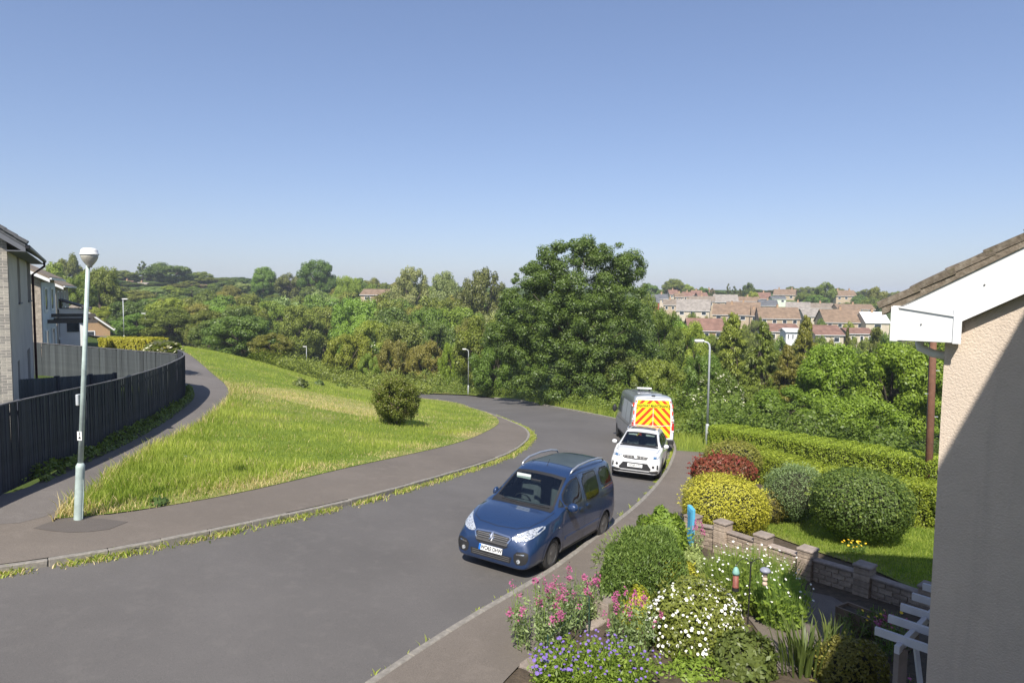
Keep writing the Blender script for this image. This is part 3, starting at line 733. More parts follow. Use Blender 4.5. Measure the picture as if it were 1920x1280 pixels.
    for u in (1.364, -1.364):
        for sgn in (1, -1): wheel(root, u, sgn * .775, .325, .205, M_ALLOY, 9, sgn)
    MB().box(-1.79, -1.77, .70, .86, .16, .42).build('mud_flap', M_BLUE, root)
    MB().box(-1.79, -1.77, -.86, -.70, .16, .42).build('mud_flap', M_BLUE, root)
    s.body(); place(root, 0.74, 14.55, 0.521, 2.728, 1.55)
    return root
blue_car()
# -------- white SUV
def white_car():
    root = thing('suv', 'white compact SUV with dark sunroof parked behind the blue people carrier', 'car')
    keys = [
     (-2.05, .55, 1.10, .72, .78, .68, .95, .55, 1.05), (-2.03, .40, 1.34, .80, .70, .75, 1.05, .55, 1.26), (-1.95, .30, 1.50, .85, .68, .80, 1.06, .57, 1.42), (-1.7, .26, 1.56, .875, .68, .835, 1.06, .60, 1.48),
     (-1.0, .24, 1.60, .885, .66, .85, 1.05, .61, 1.52), (-.2, .24, 1.605, .887, .66, .85, 1.04, .61, 1.525), (.1, .24, 1.585, .887, .66, .85, 1.04, .605, 1.505), (.3, .24, 1.53, .887, .66, .85, 1.04, .605, 1.455), (.65, .24, 1.33, .887, .66, .845, 1.035, .66, 1.275),
     (1.0, .24, 1.125, .887, .66, .84, 1.01, .72, 1.085), (1.12, .24, 1.075, .887, .66, .835, .985, .73, 1.045), (1.5, .24, 1.03, .885, .66, .82, .955, .70, 1.0), (1.8, .24, .985, .87, .64, .79, .90, .66, .955), (1.95, .24, .93, .85, .62, .75, .84, .61, .90),
     (2.03, .24, .87, .82, .58, .71, .77, .56, .84), (2.08, .25, .78, .76, .55, .65, .70, .50, .75), (2.11, .28, .68, .64, .52, .54, .62, .42, .66)]
    s = Car(root, keys, M_WHITE, du=.03)
    for u in (1.25, -1.25): s.arch(u, .37)
    s.glass('windscreen', [(-.68, 1.10), (-.35, 1.085), (0, 1.08), (.35, 1.085), (.68, 1.10), (.55, 1.475), (.3, 1.50), (0, 1.507), (-.3, 1.50), (-.55, 1.475)], 'F', M_GLASS, .04, 0, zmin=1.0)
    for v in 'LR':
        s.glass('front_door_window', [(.86, 1.08), (.55, 1.28), (.2, 1.43), (-.05, 1.455), (-.08, 1.08)], v, M_GLASSD, .03, 0)
        s.glass('rear_door_window', [(-.16, 1.08), (-.14, 1.455), (-.85, 1.44), (-.98, 1.12)], v, M_GLASSD, .03, 0)
        s.glass('rear_side_window', [(-1.08, 1.14), (-.96, 1.43), (-1.45, 1.40), (-1.62, 1.2)], v, M_GLASSD, .03, 0)
        s.line('door_seam', [(.9, 1.04), (.92, .6), (.85, .36), (-.1, .36), (-.12, 1.46)], v, .01, M_INK)
        s.line('door_seam', [(-.12, .36), (-.8, .36), (-.98, .7), (-1.05, 1.05)], v, .01, M_INK)
        s.decal('sill_cladding', [(.9, .25), (.9, .38), (-.9, .38), (-.9, .25)], v, .008, M_BLACKP)
        for hu in (.05, -.8): s.decal('door_handle', [(hu - .1, .92), (hu + .1, .92), (hu + .1, .96), (hu - .1, .96)], v, .028, M_WHITE, skirt=.022, rnd=1)
        for u in (1.25, -1.25):
            t = np.linspace(-.2, math.pi + .2, 30); o = np.stack([u + .44 * np.cos(t), .33 + .44 * np.sin(t)], 1); i = np.stack([u + .36 * np.cos(t), .33 + .36 * np.sin(t)], 1)
            s.band('arch_cladding', i, o, v, .012, M_BLACKP)
    for sgn in (1, -1):
        mirror(s, .72, .80, 1.09, sgn, M_WHITE)
        s.decal('headlight', [(.44 * sgn, .78), (.60 * sgn, .77), (.76 * sgn, .80), (.80 * sgn, .87), (.70 * sgn, .885), (.46 * sgn, .86)], 'F', .008, M_LAMP, skirt=.01)
        s.decal('projector_lamp', [((.66 + .05 * math.cos(t)) * sgn, .825 + .035 * math.sin(t)) for t in np.linspace(0, 6.28, 13)[:-1]], 'F', .016, mat_plain('projector_blue', (.05, .13, .25), .15))
        s.decal('fog_lamp', [((.63 + .045 * math.cos(t)) * sgn, .53 + .045 * math.sin(t)) for t in np.linspace(0, 6.28, 13)[:-1]], 'F', .014, M_BLACKP, skirt=.01)
        s.decal('side_intake', [(.74 * sgn, .60), (.79 * sgn, .62), (.80 * sgn, .46), (.75 * sgn, .44)], 'F', .008, M_BLACKP)
        s.decal('bumper_flash', [(.78 * sgn, .42), (.50 * sgn, .37), (.50 * sgn, .345), (.78 * sgn, .385)], 'F', .012, M_CHROME)
    s.decal('grille', [(-.44, .84), (-.46, .79), (-.38, .74), (0, .725), (.38, .74), (.46, .79), (.44, .84), (0, .865)], 'F', .006, M_BLACKP)
    for y in np.linspace(-.33, .33, 7):
        if abs(y) > .08: s.decal('grille_slot', [(y - .03, .765), (y + .03, .765), (y + .03, .84), (y - .03, .84)], 'F', .010, M_BLACKP)
        if abs(y) > .08: s.line('grille_chrome', [(y - .04, .765), (y - .04, .835)], 'F', .012, M_ALLOY, .014)
    s.decal('badge', [(-.05, .83), (.05, .86), (.0, .82), (.05, .785), (-.05, .755), (-.0, .795)], 'F', .024, M_CHROME, skirt=.01, cell=.3)
    s.decal('lower_intake', [(-.42, .62), (-.56, .44), (-.52, .38), (.52, .38), (.56, .44), (.42, .62)], 'F', .006, M_BLACKP)
    s.decal('bumper_cladding', [(-.80, .40), (-.5, .34), (.5, .34), (.80, .40), (.78, .245), (-.78, .245)], 'F', .009, M_BLACKP)
    s.decal('skid_strip', [(-.5, .36), (.5, .36), (.47, .335), (-.47, .335)], 'F', .014, M_RAIL)
    pc = Vector((2.14, 0, .525)); pn = Vector((1, 0, .08)).normalized(); py = Vector((0, 1, 0)); pz = pn.cross(py)
    M = Matrix((pn, py, pz)).transposed().to_4x4(); M.translation = pc
    pl = MB().box(-.03, 0, -.26, .26, -.0555, .0555, M).build('number_plate', M_PLATE, root)
    s.text('plate_text', 'WX69 VTC', pc + pn * .002, .112, py, pz, M_INK, pl, .0015, .75)
    s.line('bonnet_seam', [(1.1, -.74), (1.6, -.72), (1.9, -.6), (1.99, -.3), (2.0, 0), (1.99, .3), (1.9, .6), (1.6, .72), (1.1, .74)], 'T', .01, M_INK)
    s.decal('scuttle_panel', [(1.15, -.68), (1.03, -.70), (1.06, 0), (1.03, .70), (1.15, .68), (1.18, 0)], 'T', .004, M_BLACKP)
    s.decal('sunroof', [(-.0, -.46), (-.0, .46), (-.75, .45), (-.75, -.45)], 'T', .005, M_ROOFGLASS)
    for sgn in (1, -1):
        MB().tube([Vector((u, sgn * y, z)) for u, y, z in ((.1, .56, 1.545), (.0, .565, 1.60), (-.4, .57, 1.63), (-1.1, .565, 1.625), (-1.45, .555, 1.58))], .017, 6).build('roof_rail', M_RAIL, root, smooth=True)
        MB().box(.38, .40, sgn * .32 - .16, sgn * .32 + .16, 1.385, 1.45).build('sun_visor', M_VISOR, root)
        s.decal('tail_lamp', [(.55 * sgn, .92), (.78 * sgn, .90), (.76 * sgn, 1.06), (.58 * sgn, 1.04)], 'B', .006, M_REDL)
    s.glass('rear_window', [(-.5, 1.06), (.5, 1.06), (.44, 1.3), (-.44, 1.3)], 'B', M_GLASSD, .03, 1)
    cabin(root, -1.8, 1.1, .70, .42, .78, 1.0); seats(root, (.0,), .66, h=.56); seats(root, (-.85,), .66, (-.4, 0, .4), h=.52)
    MB().tube([(1.05, .5, 1.11), (1.07, 0, 1.10), (1.05, -.45, 1.11)], .011, 5).build('wiper', M_BLACKP, root)
    for u in (1.25, -1.25):
        for sgn in (1, -1): wheel(root, u, sgn * .76, .335, .215, M_ALLOY, 5, sgn)
    s.body(); place(root, 4.93, 25.0, 0.294, 2.5, 1.52)
white_car()

# -------- highway van
def van():
    root = thing('van', 'silver highway maintenance van with red and yellow chevrons on its back doors', 'van')
    keys = [
     (-2.95, .62, 2.42, .93, 1.0, .915, 1.5, .80, 2.30), (-2.93, .50, 2.52, .965, 1.0, .95, 1.5, .83, 2.40), (-2.85, .40, 2.58, .985, 1.0, .97, 1.5, .845, 2.46), (-2.5, .36, 2.60, .995, 1.0, .98, 1.5, .86, 2.48),
     (0, .34, 2.60, .995, 1.0, .98, 1.5, .86, 2.48), (1.2, .34, 2.57, .995, 1.0, .98, 1.45, .85, 2.44), (1.55, .34, 2.45, .995, 1.0, .975, 1.42, .83, 2.31), (1.8, .34, 2.18, .99, .95, .965, 1.40, .82, 2.06), (2.25, .34, 1.62, .98, .9, .94, 1.30, .82, 1.52),
     (2.4, .34, 1.46, .97, .9, .92, 1.22, .80, 1.38), (2.7, .34, 1.30, .94, .85, .87, 1.08, .74, 1.23), (2.88, .35, 1.12, .88, .8, .80, .95, .66, 1.05), (2.95, .40, .92, .74, .7, .66, .82, .5, .88)]
    s = Car(root, keys, M_SILVER, du=.04)
    for u in (1.95, -1.6): s.arch(u, .40)
    M_WP = M_WHITE
    # back doors: white edge, yellow field, red chevrons
    P = [(-.90, .62), (.90, .62), (.90, 1.3), (.86, 2.0), (.76, 2.44), (-.76, 2.44), (-.86, 2.0), (-.90, 1.3)]
    s.decal('back_door_panel', P, 'B', .006, M_WP)
    Q = [(-.80, .68), (.80, .68), (.80, 1.3), (.77, 2.0), (.70, 2.36), (-.70, 2.36), (-.77, 2.0), (-.80, 1.3)]
    s.decal('chevron_field', Q, 'B', .010, M_YELLOW)
    def clip(poly, edges):
        for (nx, ny, c) in edges:
            out = []
            for a, b in zip(poly, poly[1:] + poly[:1]):
                da, db = nx * a[0] + ny * a[1] - c, nx * b[0] + ny * b[1] - c
                if da <= 0: out.append(a)
                if (da < 0) != (db < 0): t = da / (da - db); out.append((a[0] + (b[0] - a[0]) * t, a[1] + (b[1] - a[1]) * t))
            poly = out
            if len(poly) < 3: return None
        return poly
    for sgn in (1, -1):
        for k in range(9):
            z0 = .55 + k * .36; sl = 1.05
            st = [(0.012, z0), (0.012, z0 + .175), (.9, z0 + .175 - sl * .9), (.9, z0 - sl * .9)]
            c = clip(st, [(1, 0, .79), (.34, 1, 2.60 + 0), (0, -1, -.69), (0, 1, 2.355), (.13, 1, 2.43)])
            if not c: continue
            pc = [(sgn * a, b) for a, b in c]
            if sgn < 0: pc = pc[::-1]
            s.decal('chevron_stripe', pc, 'B', .014, M_REDR, cell=.15)
        s.line('door_edge', [(sgn * .80, .66), (sgn * .81, 1.3), (sgn * .775, 2.0), (sgn * .71, 2.37)], 'B', .03, M_WP, .018)
        s.decal('tail_lamp', [(sgn * .86, .95), (sgn * .94, .95), (sgn * .935, 1.35), (sgn * .86, 1.35)], 'B', .02, M_REDL, skirt=.015)
        for z in (.95, 1.45, 2.05): s.decal('hinge', [(sgn * .80, z), (sgn * .93, z), (sgn * .93, z + .07), (sgn * .80, z + .07)], 'B', .03, M_WP, skirt=.02)
        for k in range(4): s.decal('edge_marking', [(sgn * .84, 1.05 + k * .33), (sgn * .885, 1.05 + k * .33), (sgn * .88, 1.22 + k * .33), (sgn * .835, 1.22 + k * .33)], 'B', .024, M_REDR)
    s.line('door_gap', [(0, .64), (0, 2.0)], 'B', .02, M_WP, .02)
    s.line('door_waist', [(-.80, 1.25), (-.4, 1.22), (0, 1.215), (.4, 1.22), (.80, 1.25)], 'B', .022, M_WP, .02)
    s.decal('sign_band', [(-.76, 2.02), (.76, 2.02), (.745, 2.20), (-.745, 2.20)], 'B', .020, M_YELLOW)
    s.text('van_lettering', 'HIGHWAY MAINTENANCE', Vector((-2.992, 0, 2.11)), .17, (0, -1, 0), (0, 0, 1), mat_plain('lettering_olive', (0.10, 0.13, 0.01), .5), None, .004, .74)
    s.decal('door_handle', [(-.06, 1.02), (-.16, 1.02), (-.16, 1.16), (-.06, 1.16)], 'B', .03, M_BLACKP, skirt=.02)
    MB().box(-3.06, -2.90, -.95, .95, .42, .60).build('rear_bumper', M_BLACKP, root, bevel=.03)
    MB().box(-2.985, -2.97, -.3, .2, .72, .83).build('rear_plate', M_PLATEY, root)
    MB().box(-2.93, -2.83, -.09, .09, 2.50, 2.585).build('brake_lamp', M_BLACKP, root, bevel=.02)
    # sides
    for v in 'LR':
        s.decal('side_panel', [(-2.55, 1.25), (-2.55, 2.16), (-1.35, 2.18), (-1.35, 1.25)], v, .004, mat_plain('panel_pale', (.42, .44, .46), .4)) if v == 'L' else None
        s.decal('side_panel', [(-1.25, 1.25), (-1.25, 2.18), (.0, 2.18), (.0, 1.25)], v, .004, mat_plain('panel_pale', (.42, .44, .46), .4))
        s.decal('cab_window', [(.55, 1.45), (.55, 2.1), (1.2, 2.12), (1.62, 1.9), (1.85, 1.5)], v, .005, M_ROOFGLASS)
        s.line('side_crease', [(-2.85, 1.12), (2.2, 1.1)], v, .02, M_INK); s.decal('side_rub', [(-2.8, .62), (-2.0, .62), (-2.0, .74), (-2.8, .74)], v, .012, M_BLACKP)
        s.line('door_seam', [(.45, .5), (.45, 2.3)], v, .014, M_INK); s.line('door_seam', [(-.85, .5), (-.85, 2.2), (.4, 2.2)], v, .014, M_INK)
        s.decal('sill', [(1.5, .36), (1.5, .5), (-1.15, .5), (-1.15, .36)], v, .006, M_BLACKP)
    s.decal('side_sign', [(-.95, 1.62), (-.95, 1.86), (-.5, 1.86), (-.5, 1.62)], 'R', .010, mat_plain('sign_grey', (.12, .16, .22), .5))
    for sgn in (1, -1): mirror(s, 1.55, 1.0, 1.5, sgn, M_BLACKP, .22, .4)
    s.decal('windscreen', [(-.80, 1.55), (.80, 1.55), (.72, 2.3), (-.72, 2.3)], 'F', .005, M_ROOFGLASS)
    s.decal('grille', [(-.5, .85), (.5, .85), (.42, 1.05), (-.42, 1.05)], 'F', .006, M_BLACKP)
    for sgn in (1, -1): s.decal('headlight', [(.52 * sgn, .88), (.78 * sgn, .9), (.84 * sgn, 1.12), (.60 * sgn, 1.05)], 'F', .006, M_LAMP)
    bar = MB().box(-.55, -.25, -.35, .35, 2.68, 2.75).build('beacon_bar', M_PLATE, root, bevel=.02)
    MB().box(-.45, -.35, -.28, -.22, 2.58, 2.69).box(-.45, -.35, .22, .28, 2.58, 2.69).build('beacon_foot', M_BLACKP, bar)
    MB().tube([(-2.2, -.5, 2.6), (-2.2, .5, 2.6)], .02, 6).build('roof_bar', M_RAIL, root)
    for u in (1.95, -1.6):
        for sgn in (1, -1): wheel(root, u, sgn * .86, .355, .22, M_BLACKP, 5, sgn)
    s.body()
    # the van stands nose away from us
    place(root, VAN[0], VAN[1], VAN[2] + math.pi, 3.55, 1.72)
VAN = (6.45, 32.6, 0.03)
van()
# ------------------------------------------------------------------ street furniture, fences, houses
M_STEEL = mat_plain('lamp_post_paint', (0.42, 0.50, 0.46), 0.6, 0.1, var=0.22, scale=5, bump=0.15)
M_STEELW = mat_plain('galvanised_post', (0.52, 0.54, 0.55), 0.55, 0.25, var=0.12, scale=5)
M_LAMPCAP = mat_plain('lamp_cap_white', (0.78, 0.77, 0.74), 0.45, var=0.08)
M_BOWL = mat_plain('lamp_bowl', (0.42, 0.40, 0.34), 0.2, var=0.25, scale=10, spec=0.6)
M_FENCE = mat_plain('fence_slate_paint', (0.030, 0.034, 0.045), 0.75, var=0.3, scale=4, bump=0.3, bscale=30)
M_FENCEL = mat_plain('fence_weathered', (0.115, 0.112, 0.118), 0.85, var=0.3, scale=3, bump=0.3, bscale=30)
def m_fence_board(k=1.0, nm='fence_board_slate', b=1.0):
    n = NT(nm); oi = n.n('ShaderNodeObjectInfo')
    st = n.noise(2.0, 5, 0.7); sp = n.noise(0.9, 6, 0.75)
    c = n.ramp(st, [(0.3, mul((0.025, 0.029, 0.041 * b), k)), (0.7, mul((0.046, 0.051, 0.066 * b), k))])
    hs = n.n('ShaderNodeHueSaturation'); n.l(c, hs.inputs['Color']); n.l(n.math('ADD', n.math('MULTIPLY', oi.outputs['Random'], .5), .75), hs.inputs['Value'])
    c = n.mix(n.ramp(sp, [(0.70, 0.0), (0.74, 0.8)]), hs.outputs['Color'], (0.22, 0.20, 0.17))
    n.set(c, 0.72, 0, 0.3); n.bump(st, 0.3, 0.004); return n.m
M_FBOARD = m_fence_board(); M_FBOARDL = m_fence_board(1.7, 'fence_board_weathered', .78)
def lamp_post_old(px, py, top_py, px_top):
    b = hit(px, py, LIFT); h = W(px_top, top_py, b.y).z - b.z; lean = W(px_top, top_py, b.y).x - b.x
    root = thing('street_lamp', 'pale green street lamp with a wide domed head beside the footpath junction', 'street lamp', b)
    top = Vector((lean, 0, h - .32)); A = lambda t: top * t
    MB().tube([Vector((0, 0, -.3)), A(.0) + Vector((0, 0, .0)), A(.2), A(.213), A(.225)], [.085, .083, .08, .083, .05], 14).build('column_base', M_STEEL, root, smooth=True)
    MB().tube([A(.22), A(.6), A(1.0)], [.05, .043, .036], 12).build('column', M_STEEL, root, smooth=True)
    M = Matrix.Translation(top + Vector((0.03, 0, 0)))
    MB().lathe([(.04, -.10), (.05, -.06), (.085, -.02), (.125, .04), (.148, .10), (.156, .15)], 20, M).build('lamp_bowl', M_BOWL, root, smooth=True)
    MB().lathe([(.166, .145), (.168, .165), (.154, .175), (.148, .225), (.13, .26), (.09, .278), (.01, .283)], 20, M).build('lamp_cap', M_LAMPCAP, root, smooth=True)
    pl = MB().box(-.045, .045, -.072, -.070, 0, .18, Matrix.Translation(A(.315) + Vector((0, .018, 0)))).build('number_label', M_LAMPCAP, root)
    for txt, dz in (('1', .13), ('4', .05)):
        t = Car.text(type('x', (), {'root': root})(), 'label_digit', txt, A(.315) + Vector((0, -.0545, dz)), .09, (1, 0, 0), (0, 0, 1), M_INK, pl, .003)
    MB().box(-.055, -.0, -.05, .05, 0, .22, Matrix.Translation(A(.45) + Vector((-.055, 0, 0)))).build('junction_box', M_STEELW, root, bevel=.01)
    MB().tube([A(.16) + Vector((.084, -.03, 0)), A(.10) + Vector((.1, -.03, 0)), A(.0) + Vector((.098, -.03, .02))], .008, 5).build('cable', M_STEEL, root)
    return root
lamp_post_old(147, 973, 461, 164)
def lamp_post(base, h, label, head_dir=-1, arm=.35, r=.055, group='slim grey street lamps', kind=0):
    root = thing('street_lamp', label, 'street lamp', base, 0, group)
    MB().tube([(0, 0, -.3), (0, 0, 1.0), (0, 0, 1.06), (0, 0, 1.1)], [r * 1.55, r * 1.5, r * 1.4, r], 10).build('column_base', M_STEELW, root, smooth=True)
    if kind == 0:
        pts = [(0, 0, 1.08), (0, 0, h - .3), (head_dir * .03, 0, h - .14), (head_dir * .11, 0, h - .05), (head_dir * arm, 0, h)]
        MB().tube(pts, [r, r * .8, r * .78, r * .75, r * .7], 10).build('column', M_STEELW, root, smooth=True)
        x0, x1 = sorted((head_dir * (arm - .02), head_dir * (arm + .42)))
        hd = MB().box(x0, x1, -.11, .11, h - .02, h + .09).build('lamp_head', M_LAMPCAP, root, bevel=.035, seg=2)
        MB().box(x0 + .05, x1 - .05, -.085, .085, h - .045, h - .018).build('lamp_glass', M_BOWL, hd)
    else:
        MB().tube([(0, 0, 1.08), (0, 0, h)], [r, r * .7], 10).build('column', M_STEELW, root, smooth=True)
        x0, x1 = sorted((-.1 * head_dir, head_dir * .62))
        hd = MB().box(x0, x1, -.11, .11, h - .02, h + .10).build('lamp_head', M_LAMPCAP, root, bevel=.03, seg=2)
        MB().box(x0 + .12, x1 - .05, -.085, .085, h - .045, h - .018).build('lamp_glass', M_BOWL, hd)
    return root
b = hit(1325, 838, LIFT); lamp_post(b, W(1325, 640, b.y).z - b.z, 'slim grey street lamp with a bent arm beside the clipped hedges', -1, .30)
b = hit(878, 741, 0); lamp_post(b, W(878, 655, b.y).z - b.z, 'slim grey street lamp on the far side of the bend below the large tree', -1, .25)
b = W(575, 703, 118); lamp_post(b, W(575, 650, b.y).z - b.z, 'small distant street lamp standing alone below the round dark trees', -1, .0, kind=1)
b = W(233, 645, 83); lamp_post(b, W(233, 561, b.y).z - b.z, 'street lamp behind the yellow hedge, its head pointing right', 1, .1, kind=1)
b = W(273, 622, 118); lamp_post(b, W(273, 588, b.y).z - b.z, 'thin distant lamp post half hidden right of the yellow hedge', -1, .0, .045, kind=1)

# --- timber fences: every board is its own piece
def board_fence(name, label, line, h, pitch, mat, capmat, rail_side=1, jitter=.01, cap=True, tops_z=None):
    ln = length(line); n = int(ln / pitch); P = resample(line, n + 1); c = P[len(P) // 2]
    root = thing(name, label, 'fence', (c[0], c[1], gz(c[0], c[1])))
    o0 = root.location.copy()
    me = MB().box(-pitch * .54, pitch * .54, -.011, .011, 0, h).mesh('board', mat, bevel=.003)
    tops = []
    for k in range(n):
        a, b = P[k], P[k + 1]; m_ = (a + b) / 2; d = b - a; z = gz(m_[0], m_[1]) + LIFT if tops_z is None else tops_z[0] + (tops_z[1] - tops_z[0]) * k / n - h
        o = bpy.data.objects.new('board', me); link(o, root); o.location = Vector((m_[0], m_[1], z + random.uniform(-jitter, jitter) * .4)) - o0
        o.rotation_euler = (random.uniform(-.01, .01), random.uniform(-.006, .006), math.atan2(d[1], d[0]) + .10)
        tops.append(Vector((m_[0], m_[1], z + h)) - o0)
    if cap:
        for i in range(0, len(tops) - 1, 18):
            seg = tops[i:i + 19]; mb = MB()
            for a, b in zip(seg[:-1], seg[1:]): mb.beam(a + Vector((0, 0, .012)), b + Vector((0, 0, .012)), .065, .03)
            mb.build('capping_rail', capmat, root)
    off = offset([(t.x, t.y) for t in tops], .05 * rail_side)
    for i in range(0, len(tops), 18):
        t = tops[i]; q = off[i]; MB().box(q[0] - .045, q[0] + .045, q[1] - .045, q[1] + .045, t.z - h, t.z + .03).build('post', mat, root)
    for hz in (.25, h * .5, h - .25):
        mb = MB()
        for i in range(0, len(tops) - 6, 6): mb.beam(Vector((off[i][0], off[i][1], tops[i].z - h + hz)), Vector((off[i + 6][0], off[i + 6][1], tops[i + 6].z - h + hz)), .04, .07)
        mb.build('rail', mat, root)
    return root
fl = [p for p in fence_line if p[1] > 11.2]
fl_a = [p for p in fl if p[1] < 33.0]
board_fence('timber_fence', 'long dark slate fence of upright boards curving along the footpath', fl_a, 1.92, .098, M_FBOARD, M_FENCEL, 1)
c0 = fl_a[-1]
board_fence('timber_fence', 'weathered grey back fence meeting the dark fence at its far corner', resample([c0, (-27.6, 37.4)], 40), 3.0, .14, M_FBOARDL, M_FENCEL, -1, tops_z=(W(349, 664, c0[1]).z, W(72, 640, 37.6).z))
yA = W(22, 712, 19.5); yB = W(215, 700, 27.0)
def yard_fence():
    n = int((yB - yA).xy.length / .17); root = thing('timber_fence', 'low grey yard fence of wide boards behind the dark fence, below the brick house', 'fence', (yA.x, yA.y, gz(yA.x, yA.y)))
    d = (yB - yA); ang = math.atan2(d.y, d.x); me = MB().box(-.078, .078, -.012, .012, -1.5, 0).mesh('board', M_FBOARDL, bevel=.003)
    for k in range(n):
        p = yA + d * ((k + .5) / n); o = bpy.data.objects.new('board', me); link(o, root); o.location = p - root.location; o.rotation_euler = (0, 0, ang + random.uniform(-.02, .02))
    for k in (0, .36, .7, 1.0):
        p = yA + d * k - root.location; MB().box(p.x - .06, p.x + .06, p.y - .06, p.y + .06, p.z - 1.5, p.z + .04).build('post', M_FENCE, root)
yard_fence()

# --- houses
def plane_hit(px, py, P, n):
    d = ray(px, py); o = Vector((0, 0, EYE)); return o + d * ((Vector(P) - o).dot(n) / d.dot(n))
def frame(P, e, n):
    """matrix: x along the wall e, y into the wall (-n), z up"""
    M = Matrix((e, -n, Vector((0, 0, 1)))).transposed().to_4x4(); M.translation = P; return M
def m_render(name, c, bs=45, st=0.9, bd=0.02):
    n = NT(name); f = n.noise(0.9, 6, 0.7); g = n.noise(bs, 4, 0.6)
    col = n.ramp(f, [(0.3, mul(c, 0.86)), (0.7, mul(c, 1.07))])
    mp = n.n('ShaderNodeMapping'); mp.inputs['Scale'].default_value = (3.5, 3.5, .25); n.l(n.coord(), mp.inputs['Vector']); w = n.noise(1.6, 6, .7, mp.outputs[0])
    col = n.mix(n.ramp(w, [(.52, 0.0), (.75, .5)]), col, mul(c, .72)); n.set(col, 0.9, 0, 0.2); n.bump(g, st, bd); return n.m
def m_tiles(name, c, rows=3.0, cols=4.5):
    n = NT(name); uv = n.coord('Object'); b = n.n('ShaderNodeTexNoise'); b.inputs['Scale'].default_value = .9; n.l(uv, b.inputs['Vector'])
    f = n.noise(9, 5, .7, uv); c1 = n.ramp(b.outputs['Fac'], [(.3, mul(c, .78)), (.7, mul(c, 1.2))]); c1 = n.mix(.45, c1, n.ramp(f, [(.3, (.6, .6, .6)), (.7, (1.4, 1.35, 1.25))]), 'MULTIPLY')
    n.set(c1, .9, 0, .2); n.bump(f, .6, .03); return n.m
M_BRICKGREY = [mat_plain('brick_grey', (0.24, 0.225, 0.20), 0.9, var=0.25, scale=18, bump=0.4), mat_plain('brick_buff', (0.34, 0.315, 0.27), 0.9, var=0.25, scale=18, bump=0.4)]
M_MORTAR = mat_plain('mortar', (0.50, 0.46, 0.38), 0.95, var=0.15, scale=15)
M_CREAMR = m_render('render_cream', (0.56, 0.505, 0.43), 80, .2, .004)
M_ROUGH = m_render('roughcast', (0.65, 0.54, 0.435), 52, .7, .016)
M_ROOFG = m_tiles('roof_grey', (0.115, 0.12, 0.13)); M_ROOFB = m_tiles('roof_brown', (0.21, 0.15, 0.105)); M_ROOFR = m_tiles('roof_red', (0.205, 0.122, 0.095)); M_ROOFW = m_tiles('roof_weathered', (0.21, 0.175, 0.14))
M_ROOFP = m_tiles('roof_pale', (0.26, 0.235, 0.21))
def m_upvc():
    n = NT('white_upvc'); f = n.noise(2.2, 6, .75); g = n.noise(14, 5, .7)
    col = n.mix(n.ramp(f, [(.45, 0.0), (.8, .55)]), (.78, .78, .77), (.62, .60, .55)); col = n.mix(n.ramp(g, [(.62, 0.0), (.8, .35)]), col, (.5, .48, .42)); n.set(col, .45, 0, .4); return n.m
M_UPVC = m_upvc()
M_SOFFIT = mat_plain('soffit_grey', (0.13, 0.135, 0.15), 0.6, var=0.08)
M_GUTTER = mat_plain('gutter_black', (0.02, 0.019, 0.021), 0.45)
M_PANE = mat_plain('window_pane', (0.035, 0.045, 0.055), 0.08, var=0.3, scale=2, spec=0.8)
M_STONE = mat_plain('stone_cladding', (0.34, 0.29, 0.235), 0.95, var=0.35, scale=5, bump=0.8, bscale=14, bdist=0.03)
M_PALEBLUE = m_render('panel_pale_blue', (0.62, 0.66, 0.68), 60, .2, .004)
M_BRICKTAN = mat_plain('brick_tan', (0.38, 0.25, 0.145), 0.95, var=0.25, scale=12, bump=0.3, bscale=30)
M_TIMBERD = mat_plain('dark_timber', (0.075, 0.066, 0.06), 0.8, var=0.3)

